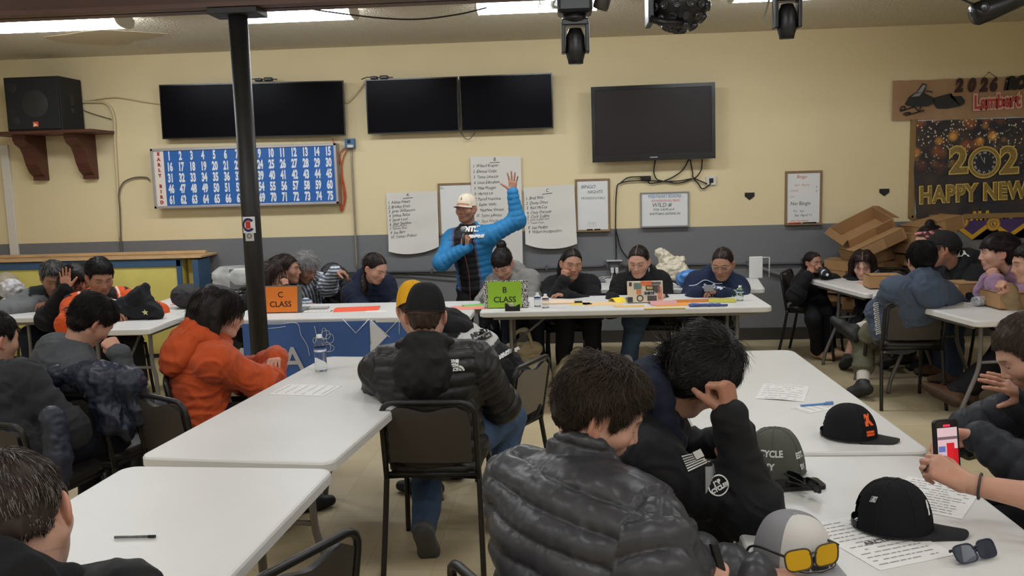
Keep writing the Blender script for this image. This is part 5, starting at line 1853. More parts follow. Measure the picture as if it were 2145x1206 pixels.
# ================================================================== furniture
table_m = mat('table_plastic', srgb(214, 212, 208), rough=.38, spec=.4, bump=.08, bscale=300, var=.03, vscale=3)
leg_m = mat('table_leg_grey', srgb(112, 108, 104), rough=.4, metal=.3)
def rounded_rect(w, l, r, n=5):
 pts = []
 for cx, cy, a0 in ((w / 2 - r, l / 2 - r, 0), (-w / 2 + r, l / 2 - r, 90), (-w / 2 + r, -l / 2 + r, 180), (w / 2 - r, -l / 2 + r, 270)):
  for i in range(n + 1):
   a = math.radians(a0 + 90 * i / n)
   pts.append((cx + r * math.cos(a), cy + r * math.sin(a)))
 return pts
def table(cx, cy, w, l, yaw, label, z=.74, group='white folding tables', legs=True, top_m=None):
 """folding table; l runs along the table's own y axis, yaw in degrees turns it clockwise from above"""
 R = Rz(-math.radians(yaw))
 t = thing('folding_table', label, 'table', (cx, cy, 0), group)
 def W(p):
  return R @ np.asarray(p, float) + V(cx, cy, 0)
 prof = [(0.012, z - .045), (0.0, z - .038), (0.0, z - .010), (.004, z - .003), (.012, z)]
 P, Fs = [], []
 n = len(rounded_rect(w, l, .05))
 for ins, zz in prof:
  for x, y in rounded_rect(w - 2 * ins, l - 2 * ins, .05):
   P.append(W((x, y, zz)))
 for i in range(len(prof) - 1):
  for k in range(n):
   k2 = (k + 1) % n
   Fs.append([i * n + k, i * n + k2, (i + 1) * n + k2, (i + 1) * n + k])
 Fs.append(list(range((len(prof) - 1) * n, len(prof) * n)))
 Fs.append(list(range(n))[::-1])
 mesh_obj('tabletop', P, Fs, top_m or table_m, t, smooth=False)
 if legs:
  for s in (-1, 1):
   yl = s * (l / 2 - .22)
   for q in (-1, 1):
    a = [(q * .20, yl, z - .05), (q * .20, yl, .46), (q * .22, yl, .34), (q * (w / 2 - .07), yl, .12), (q * (w / 2 - .045), yl, .0)]
    MB().tube([W(p) for p in catmull(a, 5)], .0145, 10).build('leg', leg_m, t)
   MB().tube([W((-.2, yl, .42)), W((.2, yl, .42))], .011, 8).build('crossbar', leg_m, t)
   MB().tube([W((-.24, yl, z - .055)), W((.24, yl, z - .055))], .013, 8).build('crossbar', leg_m, t)
   MB().tube([W((0, yl, .42)), W((0, yl - s * .32, z - .06))], .010, 8).build('brace', leg_m, t)
  for q in (-1, 1):
   MB().box(W((q * (w / 2 - .05), 0, z - .055)), (.02, l - .2, .025), R).build('side_rail', leg_m, t)
 return t
table(-1.095, 3.865, .755, 1.80, 7.0, 'white folding table where the woman in the orange hoodie leans')
table(-1.226, 2.30, .77, 1.20, 3.6, 'nearest white folding table at the left, holding a single clear pen')
table(.868, 3.875, .765, 1.78, -.5, 'white folding table holding the black mesh cap with an orange letter')
table(.845, 2.075, .765, 1.76, .3, 'nearest white folding table at the right, with caps and sunglasses')
table(.44, 6.70, .76, 2.13, 90, 'white folding table carrying the green B class sign')
tC = table(-1.585, 6.56, .76, 1.83, 90.8, 'white folding table behind the blue banner, carrying the orange C class sign')
table(.86, 7.80, .76, 1.75, 98, 'white folding table against the wall with plastic bags on it')
table(2.85, 6.26, .76, 1.32, -9, 'white folding table the boy in the slate hoodie leans against', group='white folding tables')
table(2.64, 7.44, .76, 1.02, -9, 'white folding table where the long-haired girl rests her arms')
table(-3.20, 6.78, .60, 1.86, 0, 'white folding table with a black hoodie pile, in front of the yellow counter')
table(-4.98, 6.86, .70, 1.83, 90, 'white folding table with two soda cans at the left edge')
table(-4.75, 7.85, .5, 1.5, 88, 'white folding table close to the yellow counter, behind the soda cans')
table(-2.95, 8.10, .62, 1.0, 80, 'white folding table under the plastic-wrapped crates')
# blue cloth banner hung on the front of the C table
q = [atY(505, 672, 6.13), atY(872, 662, 6.16)]
x0, x1 = q[0][0], -.86
bnr = thing('cloth_banner', 'blue hanging cloth banner with white line drawings on the table front', 'banner', ((x0 + x1) / 2, 6.14, .1))
P = []
nu, nv = 40, 10
for i in range(nu):
 for j in range(nv):
  u, v = i / (nu - 1), j / (nv - 1)
  P.append((x0 + (x1 - x0) * u, 6.155 + .05 * u - .012 - .005 * math.sin(u * 17 + v * 2) * (v + .2), .715 - .62 * v))
P = np.array(P)
MB().grid(P, nu, nv, flip=True).grid(P + V(0, .001, 0), nu, nv).build('cloth', mat('banner_blue', srgb(62, 96, 158), rough=.55, var=.05), bnr)
def bY_(x):
 u = (x - x0) / (x1 - x0)
 return 6.155 + .05 * u - .012 - .008
prn = MB()
for pts in ([(718, 667), (746, 697), (773, 668)], [(776, 670), (816, 706)], [(776, 672), (777, 720)], [(806, 700), (836, 668), (836, 700)]):
 p = [atY(x, y, 6.17) for x, y in pts]
 prn.tube([(a[0], bY_(a[0]), a[2]) for a in p], .004, 5)
a = [atY(x, y, 6.17) for x, y in ((776, 668), (812, 703), (776, 740))]
prn.add([(p[0], bY_(p[0]), p[2]) for p in a], [[0, 2, 1]])
for pts in ([(548, 677), (590, 677), (624, 676), (632, 700), (645, 722), (650, 745)], [(550, 688), (590, 684), (600, 682)], [(660, 682), (664, 700), (663, 712), (670, 712)]):
 p = [atY(x, y, 6.17) for x, y in pts]
 prn.tube(catmull([(a[0], bY_(a[0]), a[2]) for a in p], 4), .0022, 5)
for cx, cy, rx, ry in ((684, 700, 9, 9), (680, 698, 5, 12), (692, 708, 8, 10), (662, 712, 5, 6), (688, 728, 13, 8), (686, 726, 8, 10)):
 p = [atY(cx + rx * math.cos(k), cy + ry * math.sin(k), 6.17) for k in np.linspace(0, 6.28, 20)]
 prn.tube([(a[0], bY_(a[0]), a[2]) for a in p], .0022, 5)
prn.build('line_drawing', mat('banner_white', srgb(214, 216, 220), rough=.6), bnr)
a = atY(600, 755, 6.15)
mb = MB()
P, F = text_mesh('ALANA', .18, align='RIGHT', bold=.003)
ox = atY(638, 755, 6.15)
mb.add([(ox[0] + p[0], bY_(ox[0]) - .001, ox[2] + p[1]) for p in P], F)
mb.build('lettering', mat('banner_grey', srgb(186, 186, 190), rough=.6), bnr)
# ------------------------------------------------------------------ stacking chairs
chair_blk = mat('chair_frame', srgb(38, 36, 35), rough=.35, metal=.2)
chair_vin = mat('chair_vinyl', srgb(36, 32, 30), rough=.42, bump=.1, bscale=500, spec=.4)
chair_pan = mat('chair_back_panel', srgb(62, 56, 50), rough=.55, bump=.08, bscale=500)
chair_tan = mat('chair_back_grey', srgb(116, 108, 96), rough=.55, bump=.08, bscale=500)
def make_chair(pan=chair_pan, spread=1.0):
 t = thing('banquet_chair', 'x', 'chair', (0, 0, 0), 'black stacking chairs')
 # seat cushion
 P = []
 n = 14
 prof = [(.93, .43), (1.0, .445), (1.0, .465), (.94, .482), (.75, .487)]
 Fs = []
 sh = rounded_rect(.41, .42, .08)
 k = len(sh)
 for sc_, z in prof:
  P += [(x * sc_, y * sc_ + .01, z) for x, y in sh]
 for i in range(len(prof) - 1):
  for j in range(k):
   Fs.append([i * k + j, i * k + (j + 1) % k, (i + 1) * k + (j + 1) % k, (i + 1) * k + j])
 Fs += [list(range(k))[::-1], list(range((len(prof) - 1) * k, len(prof) * k))]
 mesh_obj('seat', P, Fs, chair_vin, t, smooth=True)
 MB().tube([(-.19, -.19, .425), (-.19, .2, .425), (.19, .2, .425), (.19, -.19, .425)], .011, 8, closed=True).build('seat_frame', chair_blk, t)
 # back frame: inverted U of tube leaning back
 def bp(x, z):
  return (x, -.20 - (z - .45) * .17, z)
 arc = [bp(-.205, .42), bp(-.205, .6), bp(-.205, .70)] + [bp(-.205 + .06 * (1 - math.cos(a)), .715 + .06 * math.sin(a)) for a in np.linspace(.3, math.pi / 2, 4)] + \
    [bp(.205 - .06 * (1 - math.cos(a)), .715 + .06 * math.sin(a)) for a in np.linspace(math.pi / 2, .3, 4)] + [bp(.205, .70), bp(.205, .6), bp(.205, .42)]
 MB().tube(arc, .0125, 10).tube([bp(-.2, .44), bp(.2, .44)], .010, 8).build('back_frame', chair_blk, t)
 # back: moulded rear panel and vinyl pad in front
 nx, nz = 15, 12
 def sheet_(off, th):
  Q = []
  for i in range(nx):
   for j in range(nz):
    u, v = i / (nx - 1) * 2 - 1, j / (nz - 1)
    ztop = .757 - .022 * math.exp(-(u / .35) ** 2) - .03 * max(0, abs(u) - .72) / .28
    z = .50 + (ztop - .50) * v
    b = bp(u * .178, z)
    e = max(abs(u), abs(2 * v - 1))
    Q.append((b[0], b[1] + off + th * (1 - e ** 6) - .012 * (1 - u * u), b[2]))
  return np.array(Q)
 A, Bq = sheet_(-.012, -.004), sheet_(.012, .018)
 MB().grid(A, nx, nz).build('back_panel', pan, t)
 mb = MB().grid(Bq, nx, nz, flip=True)
 ed = [(i, 0) for i in range(nx)] + [(nx - 1, j) for j in range(1, nz)] + [(i, nz - 1) for i in range(nx - 2, -1, -1)] + [(0, j) for j in range(nz - 2, 0, -1)]
 ix = [i * nz + j for i, j in ed]
 P2 = [A[i] for i in ix] + [Bq[i] for i in ix]
 m = len(ix)
 mb.add(P2, [[i, (i + 1) % m, (i + 1) % m + m, i + m] for i in range(m)], True)
 mb.build('backrest', chair_vin, t)
 for s in (-1, 1):
  MB().tube(catmull([(s * .205, -.19, .44), (s * .212, -.22, .25), (s * .222 * spread, -.27, .0)], 5), .0125, 10).build('leg', chair_blk, t)
  MB().tube(catmull([(s * .20, .18, .43), (s * .207, .20, .22), (s * .215 * spread, .225, .0)], 5), .0125, 10).build('leg', chair_blk, t)
 return t
def dup(root, loc, rz, label=None, group=None, rx=0.0):
 r = root.copy()
 COL.objects.link(r)
 r.location = loc
 r.rotation_euler = (rx, 0, rz)
 if label:
  r['label'] = label
 if group:
  r['group'] = group
 for chd in list(root.children):
  c = chd.copy()
  COL.objects.link(c)
  c.parent = r
  for g in chd.children:
   d = g.copy()
   COL.objects.link(d)
   d.parent = c
 return r
chair0 = make_chair()
chair1 = make_chair(chair_tan)
_used = {}
def chair(x, y, facing, label, base=None, z=0.0, rx=0.0):
 b = base or chair0
 rz = -math.radians(facing)
 if b.name not in _used:
  _used[b.name] = b
  b.location = (x, y, z)
  b.rotation_euler = (rx, 0, rz)
  b['label'] = label
  return b
 return dup(b, (x, y, z), rz, label, rx=rx)
chair(-.585, 3.86, 2, 'black chair with its back to us, under the man in the black cap')
chair(2.46, 6.42, 2, 'black chair with its back to us, under the boy in the slate hoodie')
chair(-.40, 4.50, -66, 'chair with a grey back panel, under the person in the yellow cap', chair1)
chair(-1.72, 3.98, 32, 'empty black chair beside the table, left of the orange hoodie', rx=0)
chair(-1.80, 4.36, 68, 'black chair the woman in the orange hoodie sits on')
chair(-2.25, 4.10, 20, 'black chair with a navy jacket hung over its back')
chair(-2.36, 3.62, 12, 'black chair at the left edge under the person in a dark sweatshirt')
chair(-.90, 2.22, -62, 'empty black chair at the bottom edge beside the nearest left table')
chair(.02, 2.04, 58, 'black chair under the man in the dark puffer jacket')
chair(.28, 2.98, 62, 'black chair under the man resting his head on a fist')
chair(2.30, 8.10, 118, 'black chair under the child drinking from a bottle')
chair(2.92, 8.00, 196, 'black chair under the long-haired girl with a phone')
chair(-.35, 7.52, 178, 'black chair under the woman in the grey hoodie')
chair(.06, 7.42, 178, 'black chair under the woman resting her cheek on her hand')
chair(.78, 7.40, 186, 'black chair under the woman behind the sticker-covered laptop')
chair(1.22, 7.45, 184, 'black chair under the woman with glasses')
chair(-1.72, 7.62, 150, 'black chair under the girl in the navy hoodie')
chair(-2.28, 8.02, 130, 'black chair under the grey-haired woman in stripes')
chair(-2.62, 7.30, 110, 'black chair under the long-haired woman behind the post')
chair(-2.66, 7.82, 110, 'black chair under the woman with hoop earrings')
chair(-3.78, 6.95, 120, 'black chair under the man in the orange racing jersey')
chair(-4.05, 7.55, 150, 'black chair under the woman shielding her face')
chair(-4.55, 7.55, 170, 'black chair under the grey-haired man in the padded jacket')
chair(3.55, 7.05, -95, 'black chair under the person in the black beanie')
chair(3.62, 6.30, -90, 'black chair under the woman in the lilac fleece')
chair(1.72, 2.90, -90, 'black chair under the man at the right edge in a padded coat')
for i in range(3):
 chair(3.02 + .07 * i, 8.52 - .03 * i, 100, ['black stacked chair by the cardboard cartons, tallest in its leaning stack', 'black stacked chair by the cardboard cartons, middle of its stack', 'black stacked chair by the cardboard cartons, lowest at the front of its stack'][i], z=.10 - .05 * i, rx=0)
# ------------------------------------------------------------------ caps
def cap_mesh(M, crown_c, brim_c, parent=None, h=.115, rx=.082, ry=.098, brim=.072, mesh_c=None, curve=3.2, back_open=True, front_c=None, under=None, flat=0.0, root=None, button_c=None, brimless=False, rough=.8, peak=0.0):
 """baseball cap, brim to +y; M places it"""
 M = np.asarray(M, float)
 nth, nz = 60, 14
 def cp(th, v, off=0.0):
  # v 0 at rim .. 1 at the top
  a = v * math.pi / 2
  e = .62 if flat else .8
  rr = math.cos(a) ** e
  z = h * math.sin(a) ** (1.0 if not flat else 1.25)
  seam = .0012 * math.exp(-((((th / (math.pi / 3)) + .5) % 1 - .5) / .03) ** 2)
  fr = 1 + peak * max(0, math.sin(th)) * math.sin(a * 2)
  return V((rx + off + seam) * rr * math.cos(th), (ry + off + seam) * rr * math.sin(th) * fr, z + off * math.sin(a))
 P = np.array([cp(2 * math.pi * i / nth, j / nz) for i in range(nth) for j in range(nz + 1)])
 Pin = np.array([cp(2 * math.pi * i / nth, j / nz, -.002) for i in range(nth) for j in range(nz + 1)])
 def X(Q):
  return np.asarray(Q, float) @ M[:3, :3].T + M[:3, 3]
 sets = {}
 for i in range(nth):
  i2 = (i + 1) % nth
  th = 2 * math.pi * (i + .5) / nth
  d = abs((th - 1.5 * math.pi + math.pi) % (2 * math.pi) - math.pi)
  for j in range(nz):
   v = (j + .5) / nz
   if back_open and d < .42 and .08 < v < .08 + .34 * math.sqrt(max(0, 1 - (d / .42) ** 2)):
    continue
   key = 'crown'
   if mesh_c is not None and not (math.radians(32) < th < math.radians(148)):
    key = 'mesh_panel'
   elif front_c is not None and (math.radians(32) < th < math.radians(148)):
    key = 'front_panel'
   sets.setdefault(key, []).append([i * (nz + 1) + j, i2 * (nz + 1) + j, i2 * (nz + 1) + j + 1, i * (nz + 1) + j + 1])
 out = {}
 for key, fs in sets.items():
  c = {'crown': crown_c, 'mesh_panel': mesh_c, 'front_panel': front_c}[key]
  used = sorted({k for f in fs for k in f})
  mp = {k: i for i, k in enumerate(used)}
  Q = np.concatenate([X(P[used]), X(Pin[used])])
  n = len(used)
  ff = [[mp[k] for k in f] for f in fs]
  ff += [[mp[k] + n for k in f[::-1]] for f in fs]
  bmp = dict(bump=1.0, bscale=900, spec=.2) if key == 'mesh_panel' else dict(bump=.25, bscale=700, spec=.2)
  out[key] = mesh_obj(key, Q, ff, mat('cap_cloth', c, rough=rough, **bmp), parent, smooth=True)
 # sweat band rim
 rim = [X([cp(a, 0.0, .0005)])[0] for a in np.linspace(0, 2 * math.pi, 40)[:-1]]
 MB().tube(rim, .0022, 6, closed=True).build('sweatband', mat('cap_cloth', tuple(np.array(crown_c) * .8), rough=rough), parent)
 if back_open:
  st = [X([cp(a, .05, .001)])[0] for a in np.linspace(1.5 * math.pi - .46, 1.5 * math.pi + .46, 9)]
  up = M[:3, :3] @ V(0, 0, 1)
  Q = [p + up * s_ for p in st for s_ in (-.009, .009)]
  Q += [p + M[:3, :3] @ V(0, -.002, 0) for p in Q]
  n = len(st)
  ff = [[2 * i, 2 * i + 1, 2 * i + 3, 2 * i + 2] for i in range(n - 1)] + [[2 * i + 2 * n, 2 * i + 2 + 2 * n, 2 * i + 3 + 2 * n, 2 * i + 1 + 2 * n] for i in range(n - 1)]
  mesh_obj('strap', Q, ff, mat('cap_strap', tuple(np.array(crown_c) * .7), rough=.5), parent)
 if not brimless:
  nu, nv = 25, 9
  A, Bm = [], []
  for i in range(nu):
   u = i / (nu - 1) * 2 - 1
   th = math.pi / 2 - u * math.radians(66)
   for j in range(nv):
    v = j / (nv - 1)
    inner = cp(th, 0.0, .001)
    ext = brim * (1 - abs(u) ** 2.6 * .95)
    x = inner[0] * (1 + .04 * v)
    y = inner[1] + ext * v
    z = .004 - curve * x * x * (.25 + .75 * v) - .05 * ext * v
    A.append((x, y, z + .0014))
    Bm.append((x, y, z - .0014))
  mb = MB().grid(X(A), nu, nv).grid(X(Bm), nu, nv, flip=True)
  ed = [i * nv + nv - 1 for i in range(nu)]
  m = len(ed)
  mb.add(np.concatenate([X(np.array(A)[ed]), X(np.array(Bm)[ed])]), [[i, i + m, i + 1 + m, i + 1] for i in range(m - 1)], True)
  out['brim'] = mb.build('brim', mat('cap_cloth', brim_c, rough=rough, bump=.2, bscale=700), parent)
 MB().lathe([(.007, 0), (.0065, .003), (.001, .0045)], M4(M[:3, :3], M[:3, 3] + M[:3, :3] @ V(0, 0, h - .001)), 12).build('button', mat('cap_cloth', crown_c if button_c is None else button_c, rough=rough), parent)
 if mesh_c is None:
  sm = MB()
  for k in range(6):
   th = math.pi / 6 + k * math.pi / 3 + math.pi / 3 * .5 - math.pi / 3 * .5
   sm.tube([X([cp(k * math.pi / 3 + math.pi / 6, v, .0006)])[0] for v in np.linspace(.02 if not (back_open and k == 4) else .45, .98, 10)], .0011, 5)
  sm.build('seam', mat('cap_cloth', tuple(np.array(crown_c) * .72), rough=rough), parent)
 out['cp'] = lambda th, v, off=.002: X([cp(th, v, off)])[0]
 out['dims'] = (rx, ry, h)
 return out
def cap_text(cap, txt, th_deg, v0, size, m, parent, name='lettering', bold=.002, sx=1.0, shear=0, mesh=None, ang=0.0):
 """lettering pressed on the crown, centred at an angle round it"""
 P, F = mesh if mesh is not None else text_mesh(txt, size, bold=bold, shear=shear)
 rx, ry, h = cap['dims']
 r = (rx + ry) / 2
 ca, sa = math.cos(ang), math.sin(ang)
 out = []
 for p in P:
  x, y = p[0] * sx, p[1]
  x, y = x * ca - y * sa, x * sa + y * ca
  out.append(cap['cp'](math.radians(th_deg) + x / r, v0 + y / (h * 1.35)))
 return mesh_obj(name, out, F, m, parent, smooth=False)
def table_cap(px, py, yaw, label, z=.742, tilt=0.0, group='caps on the right tables', at_=None, roll=0.0, **kw):
 p = atZ(px, py, z) if at_ is None else V(*at_)
 t = thing('baseball_cap', label, 'cap', tuple(p), group)
 M = M4(Rz(-math.radians(yaw)) @ Rx(math.radians(tilt)) @ Ry(math.radians(roll)), p + V(0, 0, .006))
 return t, cap_mesh(M, parent=t, **kw)
w_ink, o_ink = mat('white_thread', srgb(222, 222, 218), rough=.6), mat('orange_thread', srgb(236, 96, 30), rough=.6)
g_ink = mat('grey_thread', srgb(176, 176, 172), rough=.6)
# black mesh cap with an orange letter, brim to the right
t, c = table_cap(0, 0, 112, 'black mesh-backed cap with an orange letter on the far right table', at_=(1.03, 3.16, .742), crown_c=srgb(22, 22, 23), brim_c=srgb(25, 25, 26), mesh_c=srgb(29, 29, 31), h=.118, curve=4)
cap_text(c, 'K', 52, .42, .036, o_ink, t, bold=.004, shear=.2)
cap_text(c, '=', 52, .14, .024, o_ink, t, bold=.003, sx=1.6)
# olive grey cap
t, c = table_cap(0, 0, -106, 'olive grey cap with white words, beside the phone on the right table', at_=(.672, 2.79, .742), rx=.088, ry=.102, crown_c=srgb(88, 88, 80), brim_c=srgb(80, 80, 74), h=.14, flat=.5, curve=2, back_open=False)
cap_text(c, 'CYCLE', 147, .42, .019, w_ink, t, bold=.001)
cap_text(c, 'NY', 143, .22, .019, w_ink, t, bold=.001)
cap_text(c, 'EST.', 214, .36, .017, w_ink, t, bold=.001)
cap_text(c, "'01", 217, .17, .017, w_ink, t, bold=.001)
# black cap with a small badge
t, c = table_cap(0, 0, 103, 'plain black cap with a small white badge on its side, on a printed sheet', at_=(.878, 2.325, .743), rx=.085, ry=.102, crown_c=srgb(20, 21, 23), brim_c=srgb(23, 24, 27), h=.132, curve=5, brim=.085)
P_, F_ = ring_shape(.0085, .0105, 0, 360, 4, 1.35)
cap_text(c, '', 318, .47, 0, g_ink, t, name='badge', mesh=(np.array([(a * .95, b) for a, b in P_]) @ np.array([[.707, .707], [-.707, .707]]), F_), sx=1.15)
cap_text(c, 'K', 318, .47, .012, g_ink, t, name='badge_letter', bold=.002, shear=.3)
cap_text(c, 'f', 62, .35, .03, w_ink, t, bold=.003, shear=.3)
# white front cap with grey mesh, facing us
t, c = table_cap(0, 0, 158, 'white fronted cap with grey mesh sides behind the mirrored amber glasses', at_=(.565, 2.135, .742), rx=.094, ry=.108, crown_c=srgb(206, 202, 196), brim_c=srgb(150, 150, 154), mesh_c=srgb(150, 149, 152), h=.113, curve=3.5, flat=.3, front_c=None, button_c=srgb(150, 150, 154))
cap_text(c, 'KLIM', 90, .20, .026, mat('black_thread', srgb(36, 36, 38), rough=.6), t, bold=.004, shear=.3, sx=1.1)
fr = []
for q in np.linspace(0, 2 * math.pi, 33)[:-1]:
 a = 3.2
 cx_ = .058 * math.copysign(abs(math.cos(q)) ** (2 / a / 2), math.cos(q))
 cy_ = .026 * math.copysign(abs(math.sin(q)) ** (2 / a / 2), math.sin(q))
 fr.append(c['cp'](math.radians(90) + cx_ / .09, .22 + cy_ / (.132 * 1.35), .003))
MB().tube(fr, .0013, 6, closed=True).build('logo_outline', mat('black_thread', srgb(36, 36, 38), rough=.6), t)
# ------------------------------------------------------------------ papers
sheet_m = mat('white_paper', srgb(228, 226, 222), rough=.6)
type_m = mat('printed_grey', srgb(150, 148, 150), rough=.7)
def paper(x, y, yaw, w, l, label, z=.7405, col=None, lines=10, seed=0, lm=None, name='paper_sheet', cat='paper', group=None, head=None, bend=0.0, th=.0012, ragged=True):
 R = Rz(-math.radians(yaw))
 t = thing(name, label, cat, (x, y, z), group)
 m = sheet_m if col is None else mat('coloured_paper', col, rough=.6)
 nu, nv = 8, 8
 def W(u, v, dz=0):
  zz = bend * (math.sin((u + .5) * math.pi) ** 2) if bend else 0
  p = R @ V(u * w, v * l, 0)
  return V(x + p[0], y + p[1], z + zz + dz)
 A = np.array([W(i / (nu - 1) - .5, j / (nv - 1) - .5, th) for i in range(nu) for j in range(nv)])
 Bq = np.array([W(i / (nu - 1) - .5, j / (nv - 1) - .5, 0) for i in range(nu) for j in range(nv)])
 mb = MB().grid(A, nu, nv).grid(Bq, nu, nv, flip=True)
 ed = [(i, 0) for i in range(nu)] + [(nu - 1, j) for j in range(1, nv)] + [(i, nv - 1) for i in range(nu - 2, -1, -1)] + [(0, j) for j in range(nv - 2, 0, -1)]
 ix = [i * nv + j for i, j in ed]
 k = len(ix)
 mb.add(np.concatenate([A[ix], Bq[ix]]), [[i, i + k, (i + 1) % k + k, (i + 1) % k] for i in range(k)])
 mb.build('sheet', m, t)
 if lines:
  rg = np.random.RandomState(seed)
  tb = MB()
  for i in range(lines):
   v = .42 - .84 * i / max(lines - 1, 1)
   u = -.42
   while u < .40:
    du = .03 + .09 * rg.rand()
    if u + du > .43 or (ragged and rg.rand() < .15):
     u += du
     continue
    hgt = .0022
    q = [W(u, v - hgt / l, th + .0006), W(u + du, v - hgt / l, th + .0006), W(u + du, v + hgt / l, th + .0006), W(u, v + hgt / l, th + .0006)]
    tb.add(q, [[0, 1, 2, 3]])
    u += du + .02
  tb.build('print', lm or type_m, t)
 if head:
  P, F = text_mesh(head[0], head[1], bold=.001)
  mesh_obj('heading', [W(p[0] / w + head[2], p[1] / l + head[3], th + .0012) for p in P], F, mat('printed_dark', srgb(96, 92, 96), rough=.7), t, smooth=False)
 return t
p = atZ(1640, 822, .74)
paper(p[0], p[1], 20, .20, .28, 'open white booklet on the far right table near the blue pen', seed=1, lines=7, bend=.004)
p = atZ(1702, 855, .74)
paper(p[0], p[1], 60, .10, .14, 'small white slip under the blue pen', seed=2, lines=4)
p = atZ(640, 817, .74)
paper(p[0], p[1], 100, .20, .28, 'printed white sheet on the table in front of the orange hoodie', seed=3, lines=6)
p = atZ(1835, 1130, .74)
paper(p[0], p[1], -22, .24, .30, 'printed white sheet under the plain black cap', seed=4, lines=13, head=('ARCTIC', .018, -.02, -.05))
p = atZ(1955, 1040, .74)
paper(p[0], p[1], 35, .21, .28, 'printed white form under the bare forearm at right', seed=5, lines=12)
def pen(p0, p1, c, label, clear=False, z=.746):
 a, b = atZ(*p0, z), atZ(*p1, z)
 t = thing('pen', label, 'pen', tuple((a + b) / 2 - V(0, 0, .005)))
 d = nrm(b - a)
 if clear:
  MB().tube([a, b - d * .02], .0042, 8).build('barrel', mat('clear_plastic', srgb(190, 190, 190), rough=.15, trans=.8), t)
  MB().tube([a, a + (b - a) * .62], .0022, 6).build('ink_tube', blackp, t)
  MB().tube([b - d * .02, b], .0048, 8).build('end_plug', blackp, t)
 else:
  MB().tube([a, a + (b - a) * .8], .0042, 8).build('barrel', mat('pen_blue', c, rough=.3), t)
  MB().tube([a + (b - a) * .72, b], .0052, 8).build('pen_cap', mat('pen_blue', tuple(np.array(c) * .8), rough=.3), t)
  MB().tube([a + (b - a) * .76 + V(0, 0, .007), b + V(0, 0, .007)], .0014, 6).build('clip', mat('pen_blue', tuple(np.array(c) * .8), rough=.3), t)
pen((1677, 849), (1745, 844), srgb(98, 150, 214), 'blue ballpoint pen lying on a white slip')
pen((240, 1125), (326, 1123), None, 'clear ballpoint pen with a black plug on the nearest left table', clear=True)
# ------------------------------------------------------------------ bottles and cans
def bottle(x, y, z, label, h=.20, r=.032, lab=srgb(60, 96, 160), fill=True, M=None, group='plastic water bottles'):
 t = thing('water_bottle', label, 'bottle', (x, y, z), group)
 T = (lambda mm: M4(None, (x, y, z)) if M is None else M) (0)
 k = h / .20
 pr = [(.001, .004), (r * .55, .002), (r * .9, .001), (r, .010)]
 for i in range(7):
  zz = .02 + i * .011
  pr += [(r, zz * k), (r * .955, (zz + .0055) * k)]
 pr += [(r, .10 * k), (r * .98, .102 * k), (r * .98, .130 * k), (r, .132 * k), (r * .96, .145 * k), (r * .62, .168 * k), (r * .40, .178 * k), (r * .40, .186 * k)]
 MB().lathe(pr, T, 20).build('shell', mat('clear_pet', srgb(244, 248, 250), rough=.05, trans=.96, ior=1.12, spec=.7), t)
 MB().lathe([(r * 1.01, .103 * k), (r * 1.01, .130 * k)], T, 20).build('label_band', mat('bottle_label', lab, rough=.4, var=.3, vscale=50), t)
 MB().lathe([(r * 1.015, .108 * k), (r * 1.015, .120 * k)], T, 20).build('label_stripe', mat('bottle_label_white', srgb(215, 218, 224), rough=.4, var=.2, vscale=60), t)
 MB().lathe([(r * .46, .180 * k), (r * .46, .198 * k), (.001, .2 * k)], T, 16).build('screw_cap', mat('bottle_cap', srgb(226, 228, 230), rough=.4), t)
 return t
p = atZ(673, 776, .742)
bottle(p[0], p[1], .741, 'clear half-full water bottle with a blue label on the left table', h=.195)
p = atZ(1126, 641, .742)
bottle(p[0], p[1], .741, 'left of two small water bottles by the green sign', h=.105, r=.026)
p = atZ(1140, 644, .742)
bottle(p[0] + .01, p[1], .741, 'right of two small water bottles by the green sign, reddish label', h=.105, r=.026, lab=srgb(150, 80, 70))
p = atZ(1550, 629, .742)
bottle(p[0], p[1], .741, 'small water bottle in front of the woman with glasses', h=.115, r=.026)
def can(px, py, label, body, disc):
 p = atZ(px, py, .742)
 t = thing('soda_can', label, 'can', (p[0], p[1], .741), 'soda cans')
 T = M4(None, (p[0], p[1], .741))
 MB().lathe([(.001, .004), (.024, .003), (.026, 0), (.033, .010), (.033, .108), (.028, .118)], T, 24).build('body', body, t)
 MB().lathe([(.028, .117), (.0285, .121), (.026, .1215), (.025, .117), (.001, .117)], T, 24).build('lid', mat('can_metal', srgb(190, 190, 192), rough=.3, metal=.9), t)
 P_, F_ = ring_shape(0, .024, 0, 360, 24)
 out = []
 a0 = math.atan2(-p[1], -p[0]) + .25
 for a, b in P_:
  th = a0 + a / .0335
  out.append((p[0] + .0337 * math.cos(th), p[1] + .0337 * math.sin(th), .741 + .062 + b))
 e = mesh_obj('emblem', out, F_, disc, t, smooth=False)
 if not body.name.startswith('can_navy'):
  return t
 P2, F2 = text_mesh('PEPSI', .011, bold=.002)
 mesh_obj('emblem_letters', [(p[0] + .0345 * math.cos(a0 + q[0] / .0335), p[1] + .0345 * math.sin(a0 + q[0] / .0335), .741 + .062 + q[1]) for q in P2], F2, mat('can_white', srgb(225, 225, 228), rough=.3), e, smooth=False)
 return t
can(35, 649, 'dark blue soda can with a round emblem, at the left edge', mat('can_navy', srgb(40, 46, 84), rough=.3, metal=.3), mat('can_emblem', srgb(178, 84, 92), rough=.3))
can(69, 648, 'purple patterned soda can beside the dark blue one', mat('can_purple', srgb(86, 62, 96), rough=.3, metal=.3, var=.5, vscale=60), mat('can_emblem2', srgb(120, 92, 128), rough=.3))
a, b = atZ(16, 653, .746), atZ(32, 650, .746)
tag(MB().tube([a, b], .004, 6).build('pen', blackp), 'dark pen lying beside the dark blue soda can', 'pen')
